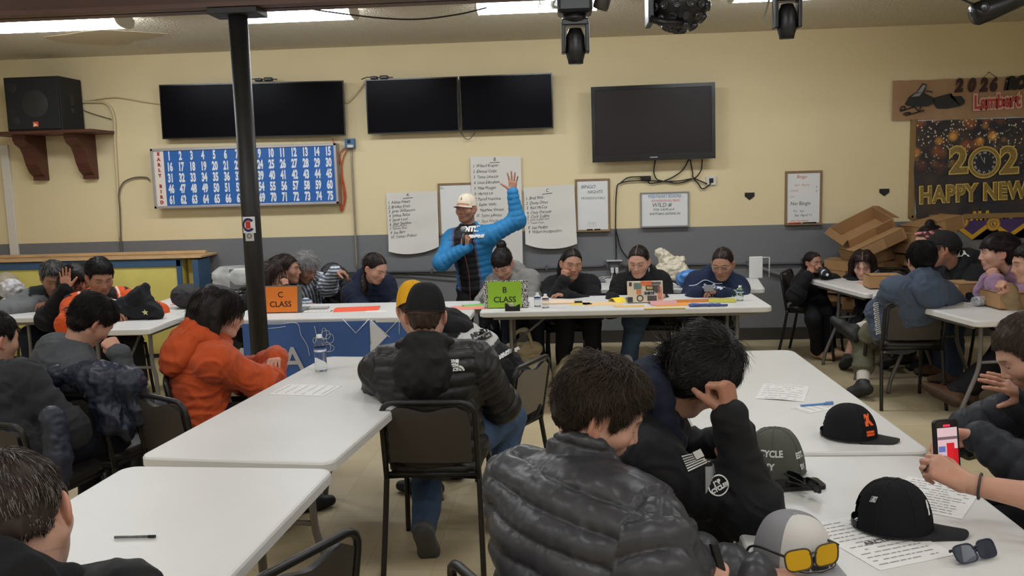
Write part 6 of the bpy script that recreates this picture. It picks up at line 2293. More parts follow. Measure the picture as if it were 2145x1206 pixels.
# ------------------------------------------------------------------ phones and sunglasses
def phone(c, R, label, w=.075, l=.155, th=.012, scr=None, name='phone'):
 """phone lying in its local xy plane, long side along y, glass up"""
 t = thing(name, label, 'phone', tuple(c), None)
 c = np.asarray(c, float)
 P = rounded_rect(w, l, .012, 4)
 n = len(P)
 Q = [R @ V(x, y, z) + c for z in (0, th) for x, y in P]
 mesh_obj('case', Q, [list(range(n))[::-1], list(range(n, 2 * n))] + [[i, (i + 1) % n, (i + 1) % n + n, i + n] for i in range(n)], mat('phone_case', srgb(24, 24, 26), rough=.5), t, smooth=False)
 P = rounded_rect(w - .008, l - .008, .009, 4)
 Q = [R @ V(x, y, th + .0006) + c for x, y in P]
 s = mesh_obj('display', Q, [list(range(len(P)))], scr or mat('dark_glass', srgb(40, 36, 34), rough=.08, spec=.6), t, smooth=False)
 return t, s
p = atZ(1671, 1018, .742)
phone(p, Rz(-math.radians(82)), 'black phone lying face up beside the olive grey cap')
def sunglasses(c, R, label, lens_m, frame_m, folded=False, w=.14, temple_m=None):
 """lenses face +y in the glasses' own frame, z up"""
 c = np.asarray(c, float)
 t = thing('sunglasses', label, 'sunglasses', tuple(c), 'sunglasses on the right table')
 W = lambda p: R @ np.asarray(p, float) + c
 def lens_pts(s, k=1.0):
  o = []
  for a in np.linspace(0, 2 * math.pi, 29)[:-1]:
   x = .029 * k * math.copysign(abs(math.cos(a)) ** .55, math.cos(a))
   z = .021 * k * math.copysign(abs(math.sin(a)) ** .6, math.sin(a))
   xx = s * .035 + x + s * z * .1
   o.append((xx, -.9 * xx * xx - .15 * abs(xx) * .1, z + .022))
  return o
 for s in (-1, 1):
  L_ = lens_pts(s)
  n = len(L_)
  Q = [W(p) for p in L_] + [W((p[0], p[1] - .002, p[2])) for p in L_]
  mesh_obj('lens', Q, [list(range(n)), list(range(n, 2 * n))[::-1]], lens_m, t, smooth=False)
  MB().tube([W(p) for p in lens_pts(s, 1.05)], .0022, 6, closed=True).build('rim', frame_m, t)
  hx = s * .068
  if folded:
   tp = [(hx, -.012, .034), (hx * .9, -.016, .036), (hx * .2, -.02 - .006 * s, .03), (-hx * .6, -.022 - .006 * s, .022), (-hx * .8, -.022 - .006 * s, .012)]
  else:
   tp = [(hx, -.006, .035), (hx * 1.03, -.03, .036), (hx * 1.02, -.09, .034), (hx * .97, -.125, .024), (hx * .93, -.145, .008)]
  mb = MB().tube([W(p) for p in catmull(tp, 4)], .0032, 6)
  mb.build('temple', temple_m or frame_m, t)
 MB().tube([W((-.008, 0, .030)), W((0, .002, .033)), W((.008, 0, .030))], .0024, 6).build('bridge', frame_m, t)
 return t
blkg = mat('frame_black', srgb(20, 20, 21), rough=.3)
p = atZ(1690, 1022, .755)
sunglasses(p + V(0, 0, .002), Rz(math.radians(-60)) @ Rx(math.radians(20)), 'folded black sunglasses standing on the black phone', mat('dark_lens', srgb(26, 26, 28), rough=.06, spec=.7), blkg, folded=True)
p = atY(1706, 1190, 2.0)
sunglasses(p, 1.16 * Rz(math.radians(203)) @ Rx(math.radians(8)), 'sunglasses with mirrored amber lenses before the white fronted cap', mat('amber_mirror', srgb(206, 160, 34), rough=.06, metal=.85), mat('frame_brown', srgb(62, 52, 30), rough=.35), temple_m=mat('temple_dark', srgb(40, 38, 38), rough=.4))
p = atZ(2020, 1168, .745)
sunglasses(p + V(.03, -.02, .004), Rz(math.radians(204)) @ Rx(math.radians(35)), 'folded sunglasses with dark blue arms at the bottom right', mat('smoke_lens', srgb(54, 58, 68), rough=.2, spec=.4), mat('frame_navy', srgb(26, 34, 58), rough=.35), folded=True)
# ------------------------------------------------------------------ things on the judges' tables
def laptop_sign(px, py, w, h, label, shell, sign=None, txt=None, Y=None, tilt=12, yaw=0.0):
 """open laptop seen from behind its lid; the lid may carry a paper sign"""
 p = atZ(px, py, .742)
 t = thing('laptop', label, 'laptop', (p[0], p[1], .741))
 a = math.radians(tilt)
 Rl = Rz(yaw) @ Rx(-a)
 base = V(p[0], p[1], .745)
 def W(u, d, v):
  return Rl @ V(u, d, v) + base
 MB().box(W(0, 0, h / 2), (w, .010, h), Rl, .004).build('lid', shell, t)
 MB().box(base + Rz(yaw) @ V(0, .12, .004), (w, .22, .014), Rz(yaw), .004).build('keyboard_base', mat('laptop_grey', srgb(120, 120, 122), rough=.4), t)
 return t, W, base
def class_sign(t, W, w, h, u0, v0, colr, letter, off=.0075):
 s = MB().add([W(u0 - w / 2, -off, v0 - h / 2), W(u0 + w / 2, -off, v0 - h / 2), W(u0 + w / 2, -off, v0 + h / 2), W(u0 - w / 2, -off, v0 + h / 2),
      W(u0 - w / 2, -off + .0012, v0 - h / 2), W(u0 + w / 2, -off + .0012, v0 - h / 2), W(u0 + w / 2, -off + .0012, v0 + h / 2), W(u0 - w / 2, -off + .0012, v0 + h / 2)],
      [[0, 1, 2, 3], [7, 6, 5, 4], [0, 4, 5, 1], [1, 5, 6, 2], [2, 6, 7, 3], [3, 7, 4, 0]]).build('paper_sign', mat('bright_paper', colr, rough=.6), t)
 mb = MB()
 for tx, vv, sz in ((letter, v0 + h * .17, .042), ('CLASS', v0 - h * .20, .042)):
  P, F = text_mesh(tx, sz, bold=.001)
  mb.add([W(u0 + q[0] * 1.02, -off - .0008, vv + q[1]) for q in P], F)
 mb.build('lettering', mat('printed_black', srgb(30, 28, 28), rough=.6), s)
t, W, b_ = laptop_sign(592, 655, .305, .205, 'closed-lid laptop carrying the orange C class sign', mat('laptop_dark', srgb(96, 94, 94), rough=.4), tilt=8)
class_sign(t, W, .262, .195, -.012, .100, srgb(236, 128, 40), 'C')
zeb = mat('zebra_lid', srgb(190, 188, 184), rough=.5)
def zebra():
 m = bpy.data.materials.new('patterned_lid')
 m.use_nodes = True
 nt = m.node_tree
 b = nt.nodes['Principled BSDF']
 tc = nt.nodes.new('ShaderNodeTexCoord')
 w_ = nt.nodes.new('ShaderNodeTexWave')
 w_.inputs['Scale'].default_value = 14
 w_.inputs['Distortion'].default_value = 14
 w_.inputs['Detail Scale'].default_value = 3
 nt.links.new(tc.outputs['Object'], w_.inputs[0])
 cr = nt.nodes.new('ShaderNodeValToRGB')
 cr.color_ramp.interpolation = 'CONSTANT'
 cr.color_ramp.elements[0].color = (*srgb(44, 44, 46), 1)
 cr.color_ramp.elements[1].position = .5
 cr.color_ramp.elements[1].color = (*srgb(206, 204, 200), 1)
 nt.links.new(w_.outputs['Fac'], cr.inputs[0])
 nt.links.new(cr.outputs['Color'], b.inputs['Base Color'])
 return m
t, W, b_ = laptop_sign(1060, 645, .335, .205, 'laptop with a black and white patterned lid behind the green B class sign', zebra(), tilt=10)
class_sign(t, W, .255, .195, -.008, .098, srgb(150, 196, 42), 'B')
t, W, b_ = laptop_sign(1352, 634, .270, .165, 'open laptop with a pale lid covered in stickers', mat('laptop_cream', srgb(214, 198, 172), rough=.4), tilt=14)
lap = t
for u, v, w, h, cc_ in ((-.11, .14, .02, .03, srgb(46, 44, 44)), (-.055, .125, .06, .05, srgb(110, 128, 120)), (.01, .145, .085, .035, srgb(214, 108, 54)), (.085, .145, .07, .02, srgb(90, 88, 86)), (.035, .11, .06, .04, srgb(60, 56, 52)), (.035, .11, .045, .022, srgb(206, 180, 116)), (.085, .10, .05, .06, srgb(70, 68, 68)),
       (-.048, .08, .035, .035, srgb(206, 120, 70)), (.03, .068, .10, .035, srgb(196, 192, 188)), (-.115, .022, .04, .04, srgb(52, 50, 52)), (.05, .03, .07, .04, srgb(72, 70, 70)), (.11, .07, .03, .1, srgb(196, 130, 110))):
 MB().box(W(u, -.0062, v), (w, .001, h), Rx(-math.radians(14)), .0004).build('sticker', mat('sticker_c', cc_, rough=.5, var=.3, vscale=60), lap)
P_, F_ = ring_shape(.018, .026, 0, 360, 24)
mesh_obj('sticker', [W(-.04 + a, -.0072, .032 + b) for a, b in P_], F_, mat('sticker_c', srgb(40, 38, 40), rough=.5), lap, smooth=False)
P_, F_ = text_mesh('SHIRTS', .02, bold=.002)
mesh_obj('sticker_lettering', [W(.03 + p_[0] * .8, -.0078, .068 + p_[1]) for p_ in P_], F_, mat('sticker_c', srgb(40, 38, 40), rough=.5), lap, smooth=False)
# black tape dispenser
p = atZ(1074, 650, .742)
t = thing('tape_dispenser', 'black tape dispenser in front of the green sign', 'tape dispenser', (p[0], p[1], .741))
MB().prism([(-.055, 0), (.055, 0), (.055, .045), (.045, .045), (.02, .030), (-.02, .034), (-.042, .052), (-.055, .055)], -.02, .02, M4(None, (p[0], p[1], .741))).build('body', mat('dispenser_black', srgb(34, 33, 34), rough=.5), t)
MB().tube([(p[0] - .01, p[1] - .01, .78), (p[0] - .01, p[1] + .01, .78)], .018, 16).build('tape_roll', mat('tape_white', srgb(210, 206, 196), rough=.4), t)
def flatpaper(px, py, yaw, w, l, label, colr, z=.7405, **kw):
 p = atZ(px, py, z)
 return paper(p[0], p[1], yaw, w, l, label, z=z, col=colr, lines=kw.pop('lines', 0), **kw)
flatpaper(748, 647, 82, .24, .34, 'bright red-orange papers on the table right of the orange sign', srgb(236, 92, 62), bend=.012)
flatpaper(788, 652, 90, .10, .16, 'thin white slip lying by the red-orange papers', srgb(226, 220, 214), z=.7402)
flatpaper(660, 652, 95, .10, .26, 'crumpled white notes between the orange sign and red-orange papers', srgb(214, 208, 200), lines=8, bend=.006, lm=type_m)
p = atZ(668, 645, .745)
tag(MB().box((p[0], p[1], .7475), (.15, .08, .012), Rz(.05), .003).build('notepad', mat('grey_pad', srgb(168, 164, 160), rough=.6)), 'grey notepad under the writing hand right of the orange sign', 'notepad')
flatpaper(985, 644, 84, .2, .30, 'salmon pink paper beside the green papers', srgb(226, 150, 128), bend=.008)
flatpaper(1003, 640, 70, .18, .24, 'bright green paper left of the green B sign', srgb(104, 200, 92), bend=.008)
flatpaper(1170, 634, 88, .17, .24, 'small stack of cream papers right of the little water bottles', srgb(232, 206, 176), bend=.006, th=.012)
flatpaper(1215, 636, 84, .12, .16, 'yellow paper under a black pen', srgb(236, 204, 84))
a, b = atZ(1196, 632, .748), atZ(1216, 632, .748)
tag(MB().box((a + b) / 2, (.10, .05, .008), bev=.002).build('phone', mat('phone_case', srgb(30, 32, 36), rough=.4)), 'dark phone lying between cream and yellow papers', 'phone')
a, b = atZ(1225, 638, .744), atZ(1240, 636, .744)
tag(MB().tube([a, b], .004, 6).build('pen', blackp), 'black pen lying on the yellow paper', 'pen')
flatpaper(1262, 636, 86, .16, .30, 'pale orange paper left of the stickered laptop', srgb(236, 196, 140))
flatpaper(1293, 631, 60, .12, .10, 'bright yellow folded note standing left of the stickered laptop', srgb(240, 214, 50), bend=.03)
flatpaper(1318, 641, 88, .08, .22, 'yellow envelope in front of the stickered laptop', srgb(224, 184, 92), z=.7408, bend=.004)
flatpaper(1392, 645, 90, .05, .30, 'flat yellow strip at the front edge below the laptop', srgb(236, 202, 82))
flatpaper(1405, 637, 84, .18, .26, 'orange folder right of the pink booklet', srgb(226, 150, 62), bend=.004)
flatpaper(1460, 630, 86, .16, .34, 'brown-orange folder in front of the woman with glasses', srgb(190, 112, 46), bend=.012)
flatpaper(1388, 636, 84, .16, .20, 'pink booklet lying open by the laptop', srgb(206, 150, 142), bend=.02, th=.004)
flatpaper(1512, 631, 98, .13, .20, 'olive yellow booklet beside the small bottle', srgb(176, 168, 70), bend=.02, th=.004)
p = atZ(1480, 641, .742)
t = thing('lanyard', 'heap of blue patterned lanyard ribbon on the table edge', 'lanyard', (p[0], p[1], .741))
rg = np.random.RandomState(8)
pts = [(p[0] + .13 * math.sin(i * 1.3) * (1 - .02 * i) + .02 * rg.randn(), p[1] + .02 * math.cos(i * 2.1) - .01, .750 + .008 * rg.rand()) for i in range(16)]
MB().tube(catmull(pts, 5), .008, 6).build('ribbon', mat('lanyard_blue', srgb(70, 92, 146), rough=.6, var=.3, vscale=40), t)
# rear table: bags and phone
p = atZ(1240, 596, .742)
tag(MB().box((p[0], p[1] + .2, .752), (.26, .13, .02), bev=.005).build('modem', mat('modem_grey', srgb(120, 122, 126), rough=.5)), 'grey flat modem on the rear table by the white chargers', 'modem')
def crumple(name, c, rad, m, label, cat, seed=0, amp=.25, handles=True, neck=.0, top=0.0, smooth_=False):
 f = Field()
 c = np.asarray(c, float)
 f.ell(c, rad, k=.03)
 if neck:
  f.cone(c + V(0, 0, rad[2] * .6), c + V(neck, 0, rad[2] + top), rad[0] * .5, rad[0] * .22, k=.05)
 if handles:
  for s in (-1, 1):
   pts = catmull([c + V(s * rad[0] * .3, 0, rad[2] * .8), c + V(s * rad[0] * .6, 0, rad[2] * 1.3), c + V(s * rad[0] * .15, 0, rad[2] * 1.35), c + V(-s * rad[0] * .1, 0, rad[2] * .8)], 4)
   for i in range(len(pts) - 1):
    f.cone(pts[i], pts[i + 1], .012, .012, k=.01)
 P, F = f.mesh(max(.008, min(rad) * .09))
 N = vnormals(P, F)
 r = min(rad)
 n1 = 1 - 2 * np.abs(vnoise(P / r * 1.7 + seed * 7.7))
 n2 = 1 - 2 * np.abs(vnoise(P / r * 3.7 + seed * 3.1))
 P = P + N * (r * amp * (.6 * n1 + .35 * n2))[:, None]
 P[:, 2] = np.maximum(P[:, 2], c[2] - rad[2] * .93)
 return tag(mesh_obj(name, P, F, m, smooth=True), label, cat)
bagm = mat('thin_plastic', srgb(214, 204, 180), rough=.35, spec=.5)
p = atZ(1410, 592, .742)
crumple('plastic_bag', (p[0], p[1] + .12, .82), (.16, .11, .085), bagm, 'crumpled cream plastic carrier bags on the rear table', 'bag', 1, .35, neck=-.10, top=.10)
p = atZ(1450, 604, .742)
crumple('plastic_pack', (p[0], p[1] + .10, .81), (.12, .08, .075), mat('blue_wrap', srgb(74, 130, 190), rough=.3, var=.35, vscale=16), 'blue and white plastic-wrapped bottle pack on the rear table', 'package', 2, .18, handles=False)
p = wl(1555, 575)
t = thing('router', 'white upright router behind the woman with glasses', 'router', (p[0], 8.0, .741))
MB().box((p[0] - .06, 8.0, .84), (.12, .03, .2), bev=.008).build('body', mat('white_plastic', srgb(212, 211, 208), rough=.4), t)
MB().tube([(p[0] - .0, 8.0, .93), (p[0] + .06, 8.0, .93), (p[0] + .06, 8.0, .745)], .006, 6).build('antenna', mat('white_plastic', srgb(212, 211, 208), rough=.4), t)
# tote bags on the floor
tote = mat('canvas', srgb(186, 172, 142), rough=.9, bump=.4, bscale=300)
def tote_bag(x, y, w, h, label, seed):
 t = thing('tote_bag', label, 'bag', (x, y, 0), 'cloth bags on the floor')
 g = Field()
 for z, ww, r in ((.07, w * .42, .075), (h * .45, w * .40, .070), (h * .82, w * .33, .045)):
  g.cone((x - ww, y, z), (x + ww, y + .02, z), r, r, k=.07)
 P, F = g.mesh(.012)
 N = vnormals(P, F)
 P = P + N * (.012 * (1 - 2 * np.abs(vnoise(P * V(11, 11, 5) + seed))) + .007 * (1 - 2 * np.abs(vnoise(P * V(24, 24, 9) + seed))))[:, None]
 P[:, 2] = np.maximum(P[:, 2], .004)
 mesh_obj('cloth', P, F, tote, t)
 for s in (-1, 1):
  MB().tube(catmull([(x - w * .22, y + .03 * s, h * .84), (x - w * .18, y + .035 * s, h * 1.12), (x + w * .06, y + .02 * s, h * 1.22), (x + w * .16, y + .03 * s, h * 1.08), (x + w * .22, y + .03 * s, h * .84)], 5), .011, 6).build('strap', tote, t)
tote_bag(-.34, 7.0, .34, .40, 'beige canvas tote bag on the floor under the green sign', 3)
tote_bag(.10, 7.02, .24, .26, 'smaller beige cloth bag on the floor between chair legs', 4)
# ------------------------------------------------------------------ left side clutter
cratem = mat('crate_wrap', srgb(176, 176, 172), rough=.25, var=.25, vscale=7)
p0, p1 = atZ(352, 628, .742), atZ(470, 615, .742)
t = thing('wrapped_crate', 'grey crate wrapped in clear shiny plastic on the table by the counter', 'crate', (-3.0, 8.05, .741))
f = Field()
f.ell((-2.98, 8.05, .87), (.30, .18, .14), k=.02)
f.cone((-3.2, 8.05, .85), (-2.75, 8.05, .86), .12, .12, k=.03)
P, F = f.mesh(.018)
N = vnormals(P, F)
P = P + N * (.014 * (1 - 2 * np.abs(vnoise(np.stack([P[:, 0] * 5, P[:, 1] * 5, P[:, 2] * 24], 1)))))[:, None]
P[:, 2] = np.clip(P[:, 2], .742, .955)
mesh_obj('plastic_wrap', P, F, cratem, t)
MB().box((-2.98, 7.91, .85), (.24, .05, .19), bev=.01).build('dark_panel', mat('crate_dark', srgb(96, 96, 96), rough=.3), t)
p = atY(502, 596, 8.2)
t = thing('bucket', 'blue plastic bucket behind the black post', 'bucket', (p[0] + .02, 8.25, .741))
MB().lathe([(.001, .003), (.075, 0), (.095, .17), (.10, .175), (.10, .185), (.09, .182), (.07, .012)], M4(None, (p[0] + .02, 8.25, .741)), 24).build('pail', mat('bucket_blue', srgb(56, 104, 186), rough=.4), t)
MB().tube([(p[0] + .02 + .1 * math.cos(a), 8.25 - .05 * math.sin(a), .92 - .06 * math.sin(a)) for a in np.linspace(0, math.pi, 12)], .003, 6).build('handle', mat('wire_grey', srgb(150, 150, 150), rough=.4), t)
flatpaper(437, 620, 12, .22, .32, 'thick stack of white papers with a pink sheet, left of the post', srgb(222, 216, 214), th=.03)
flatpaper(400, 634, 80, .2, .3, 'pink sheet lying under the stack of white papers', srgb(206, 140, 150))
crumple('glove', (atZ(95, 637, .742)[0], atZ(95, 637, .742)[1], .765), (.075, .05, .03), mat('glove_yellow', srgb(214, 172, 46), rough=.6), 'yellow work glove on the table beside the soda cans', 'glove', 5, .22, handles=False)
# dark hoodie heaped on the table with a star
p = atZ(275, 668, .742)
f = Field()
a = V(p[0], p[1], .741)
for pa, pb, ra, rb in (((-.17, 0, .05), (.20, 0, .045), .06, .05), ((-.12, .02, .06), (.08, .03, .19), .07, .04), ((.08, .03, .19), (.16, .02, .06), .045, .05), ((-.16, -.02, .04), (-.20, -.05, .03), .05, .035), ((.02, .05, .12), (.10, .05, .24), .05, .02)):
 f.cone(a + V(*pa), a + V(*pb), ra, rb, k=.05)
P, F = f.mesh(.009)
N = vnormals(P, F)
P = P + N * (.010 * (1 - 2 * np.abs(vnoise(P * 16 + 3))) + .006 * vnoise(P * 30))[:, None]
P[:, 2] = np.maximum(P[:, 2], .742)
t = thing('hoodie_pile', 'black hoodie with a small gold star, heaped on the left table', 'hoodie', tuple(a))
mesh_obj('cloth', P, F, mat('black_fleece', srgb(26, 27, 32), rough=.9, bump=.3, bscale=300), t)
star = []
for k in range(10):
 r = .024 if k % 2 == 0 else .010
 star.append((r * math.sin(k * math.pi / 5), r * math.cos(k * math.pi / 5)))
c = a + V(.15, -.075, .06)
MB().prism(star, -.002, .002, M4(Rx(.3), c + V(0, -.003, 0))).build('star', mat('star_gold', srgb(206, 196, 130), rough=.4), t)
crumple('glove', (p[0] + .38, p[1] + .55, .79), (.08, .06, .05), mat('camo', srgb(96, 84, 66), rough=.8, var=.5, vscale=30), 'camouflage glove behind the black hoodie heap', 'glove', 6, .25, handles=False)
crumple('backpack', (p[0] + .20, p[1] + .55, .835), (.13, .10, .095), mat('pack_grey', srgb(48, 48, 50), rough=.8), 'dark grey backpack standing behind the black hoodie heap', 'backpack', 7, .12, handles=False)
# ------------------------------------------------------------------ cardboard cartons
cardb = mat('cardboard', srgb(168, 130, 88), rough=.8, var=.06, vscale=7, bump=.1, bscale=60)
cardd = mat('cardboard_edge', srgb(146, 110, 72), rough=.8)
def carton(c, size, R, label, open_top=False, group='flat cardboard cartons in the heap'):
 """size (w, d, h); R turns it"""
 c = np.asarray(c, float)
 w, d, h = size
 t = thing('cardboard_box', label, 'box', tuple(c), group)
 th = .006
 mb = MB()
 mb.box(c + R @ V(0, 0, -h / 2 + th / 2), (w, d, th), R)
 for s in (-1, 1):
  mb.box(c + R @ V(s * (w / 2 - th / 2), 0, 0), (th, d, h), R)
  mb.box(c + R @ V(0, s * (d / 2 - th / 2), 0), (w - 2 * th, th, h), R)
 if not open_top:
  mb.box(c + R @ V(0, 0, h / 2 - th / 2), (w, d, th), R)
 mb.build('walls', cardb, t)
 fl = MB()
 if open_top:
  for s in (-1, 1):
   fl.box(c + R @ V(s * (w / 2 + .03), 0, h / 2 - .012), (.07, d * .96, .004), R @ Ry(s * .5))
 fl.box(c + R @ V(w * .28, -d / 2 - .002, 0), (w * .36, .004, h * .94), R)
 fl.build('flap', cardd, t)
 return t
def stackbox(px, py, Y, size, yaw, roll, label, open_top=False, pitch=0.0):
 p = atY(px, py, Y)
 return carton(p, size, Rz(math.radians(yaw)) @ Ry(math.radians(roll)) @ Rx(math.radians(pitch)), label, open_top)
HS = 'cardboard carton in the left heap, '
stackbox(1806, 480, 8.45, (.46, .36, .14), 5, -25, HS + 'open and tipped at the very top', True, 18)
stackbox(1826, 510, 8.30, (.50, .36, .11), 5, -24, HS + 'closed and tilted below the open one')
stackbox(1830, 534, 8.55, (.42, .34, .10), 8, -12, HS + 'slightly tilted, in the upper middle')
stackbox(1825, 556, 8.5, (.46, .34, .09), 5, -3, HS + 'nearly level, behind the girl\'s hair')
stackbox(1828, 580, 8.5, (.46, .34, .10), 5, 8, HS + 'in the lower middle behind the girl')
stackbox(1768, 553, 8.45, (.16, .34, .10), 30, -3, HS + 'short end showing, highest at the left side')
stackbox(1757, 575, 8.45, (.20, .34, .10), 30, 2, HS + 'short end showing, second at the left side')
stackbox(1762, 600, 8.45, (.22, .34, .11), 30, 0, HS + 'short end showing, third at the left side')
stackbox(1775, 628, 8.5, (.34, .34, .12), 20, 0, HS + 'at the bottom behind the child in black')
stackbox(1830, 625, 8.55, (.40, .34, .30), 5, 0, HS + 'tall plain one at the bottom behind the girl')
HR = 'cardboard carton in the right heap, '
stackbox(1950, 474, 8.45, (.44, .36, .12), 8, -13, HS.replace('left', 'right') + 'tilted on top below the dark banner')
stackbox(1930, 496, 8.40, (.46, .36, .10), 14, -2, HR + 'second from the top')
stackbox(1922, 517, 8.40, (.46, .36, .10), 16, 2, HR + 'third from the top')
stackbox(1920, 540, 8.45, (.44, .36, .10), 12, 0, HR + 'fourth from the top')
p = atY(1925, 620, 8.5)
carton((p[0], 8.5, .42), (.42, .36, .82), Rz(.2), HR + 'tall one carrying the others', False)
p = atZ(1846, 603, .742)
carton((p[0] + .02, p[1] + .02, .80), (.26, .20, .105), Rz(-.08), 'small cardboard box on the wall table before the long-haired girl', group='cardboard boxes on the tables')
p = atZ(2018, 622, .742)
carton((p[0], p[1], .80), (.20, .24, .115), Rz(.05), 'small cardboard box on the table beside the beanie wearer', group='cardboard boxes on the tables')
p = atZ(2115, 645, .742)
t = carton((p[0] + .09, p[1] + .06, .80), (.40, .26, .105), Rz(.05), 'wide cardboard box with a green mark at the right edge', group='cardboard boxes on the tables')
p = atZ(2053, 640, .742)
t = thing('soda_can', 'black and white can lying on its side by the wide cardboard box', 'can', (p[0], p[1], .742))
MB().tube([(p[0] - .05, p[1] - .02, .775), (p[0] + .06, p[1] + .02, .775)], .033, 20).build('body', mat('can_silver', srgb(170, 170, 172), rough=.35, var=.6, vscale=45), t)
p = atZ(2015, 626, .742)
tag(MB().box((p[0], p[1] - .12, .747), (.085, .05, .008), Rz(.3), .003).build('phone', mat('phone_case', srgb(30, 30, 32), rough=.4)), 'dark phone lying flat on the boy\'s table', 'phone')
# ================================================================== people
def A_(px, py, Y):
 return atY(px, py, Y)
def LOCKS(n=5, length=.22, r=.026, out=.085, back=.11, front=False, y0=-.02):
 """long loose hair: hanging pieces round the sides and the back of the head"""
 L = []
 for s_ in (-1, 1):
  L.append(([(s_ * .05, .01, .105), (s_ * out, y0 + .0, .03), (s_ * (out + .006), y0 - .005, -.06), (s_ * out, y0 - .01, -.06 - length * .6), (s_ * (out - .01), y0 - .005, -.06 - length)], [r * .8, r, r, r * .9, r * .4]))
  L.append(([(s_ * .04, -.05, .10), (s_ * (out - .01), -.075, .02), (s_ * (out - .012), -.085, -.07), (s_ * (out - .016), -.09, -.06 - length)], [r, r * 1.2, r * 1.2, r * .5]))
 for q in (-.03, .03):
  L.append(([(q, -.06, .10), (q * 1.2, -back, .02), (q * 1.2, -back, -.08), (q, -back + .0, -.07 - length)], [r * 1.2, r * 1.3, r * 1.2, r * .5]))
 return L
def worn_cap(p, crown, brim_c, yaw=0, tilt=-4, z=.035, y=-.012, **kw):
 R = p.Rh @ Rz(-math.radians(yaw)) @ Rx(math.radians(tilt))
 o = p.hp(0, y, z)
 kw.setdefault('rx', .088)
 kw.setdefault('ry', .105)
 kw['rx'] *= p.sc
 kw['ry'] *= p.sc
 kw['h'] = kw.get('h', .115) * p.sc
 c = cap_mesh(M4(R, o), crown, brim_c, parent=p.root, **kw)
 for k_, o_ in list(c.items()):
  if k_ in ('crown', 'front_panel', 'mesh_panel'):
   o_.name = 'cap' if k_ == 'crown' else 'cap_' + k_
 return c
def fdw(p, a):
 return p.fdir(a)
JEANS = srgb(70, 90, 120)
BLK = srgb(24, 24, 26)
# ---- the nearest man, bottom left, seen from behind
p = Person('man with short greying hair and a black hoodie seen from behind, bottom left corner', A_(42, 1086, 1.5), V(-.98, 1.40, .50), 0, hyaw=-16, hpitch=22, hroll=-14, sroll=-16, q=.6, slouch=.06, skin='d', wide=1.12, nk=.125)
p.arm(1, wrist=V(-.98, 1.78, .78), hint=V(-.75, 1.35, .6), fdir=V(-.5, 1, 0)).arm(-1, wrist=V(-1.4, 1.75, .76), hint=V(-1.7, 1.4, .6), fdir=V(.4, 1, 0)).leg(1).leg(-1)
p.build_body(hair=srgb(62, 50, 45), style='fade', stubble=.2, hv=.0035, flush=.8)
p.top('hoodie', BLK, e=.02, wr=1.3, sheen=.1)
p.hood(BLK, .07, drop=.6)
p.hair(style='fade', t=.007, n=9000, L=.026, flow=flow_crown(0, -.05, down=1.4), rad=.0007, clump=.35, grey=.22, hv=.004, lift=.35, crown=.002, freq=22)
p.bottom().shoes()
# ---- left edge, dark sweatshirt, elbow over the chair
p = Person('person in a dark sweatshirt cut off by the left edge, elbow over a chair', A_(-14, 712, 3.75), V(-2.42, 3.62, .53), 20, hyaw=25, hpitch=12, q=.9, skin='a')
p.arm(1, wrist=A_(60, 890, 3.72), hint=A_(190, 850, 3.55), fdir=V(-1, .3, -.3), pose='relaxed').arm(-1).leg(1).leg(-1)
p.build_body(style='fade').top('sweatshirt', srgb(44, 45, 48), e=.026, wr=1.3, hood=.035).bottom(color=srgb(24, 26, 34)).shoes()
p.hair(style='fade', t=.009, n=2500, L=.03, flow=flow_crown())
# ---- grey sweatshirt, head on fist
p = Person('man in a grey sweatshirt slumped with his head on his fist', A_(192, 672, 4.12), V(-2.52, 4.12, .53), 38, hyaw=30, hpitch=42, hroll=14, q=.85, slouch=.07, skin='c', wide=1.08, nk=.14)
p.arm(1, wrist=A_(250, 742, 3.98), hint=A_(330, 872, 3.95), fdir=V(-.62, .1, .75), back=V(.5, -.8, .4), pose='fist').arm(-1).leg(1).leg(-1)
p.build_body(hair=srgb(30, 25, 23), style='full', hv=.005)
p.top('sweatshirt', srgb(74, 76, 79), e=.02, wr=1.5, collar=.011).bottom(color=srgb(84, 86, 92)).shoes()
p.hair(style='full', t=.012, n=5000, L=.045, flow=flow_crown(.01, -.03, down=.8), clump=.7)
# ---- woman in orange
p = Person('woman in an orange hoodie leaning on the left table', A_(462, 656, 4.33), V(-1.86, 4.25, .53), 62, hyaw=62, hpitch=12, q=.75, sex='f', skin='c', sc=1.03, slouch=.05, syaw=46, nk=.14)
p.arm(1, wrist=V(-1.56, 4.56, .79), hint=V(-1.30, 4.1, .3), fdir=V(-.3, 1, .2), pose='relaxed').arm(-1, wrist=V(-1.54, 4.48, .80), hint=V(-1.5, 4.9, .3), fdir=V(.2, -1, 0)).leg(1).leg(-1)
p.build_body(hair=srgb(32, 24, 22), style='full', hv=.005)
p.top('hoodie', srgb(184, 76, 36), e=.026, wr=1.5, sheen=.15)
p.hood(srgb(184, 76, 36), .09, drop=1.2)
p.hair(style='full', t=.014, n=5000, L=.12, flow=flow_down, clump=.35, lift=.12, locks=LOCKS(length=.09, r=.03, y0=-.03), K=8, rad=.0009)
p.bottom(color=srgb(30, 30, 34)).shoes()
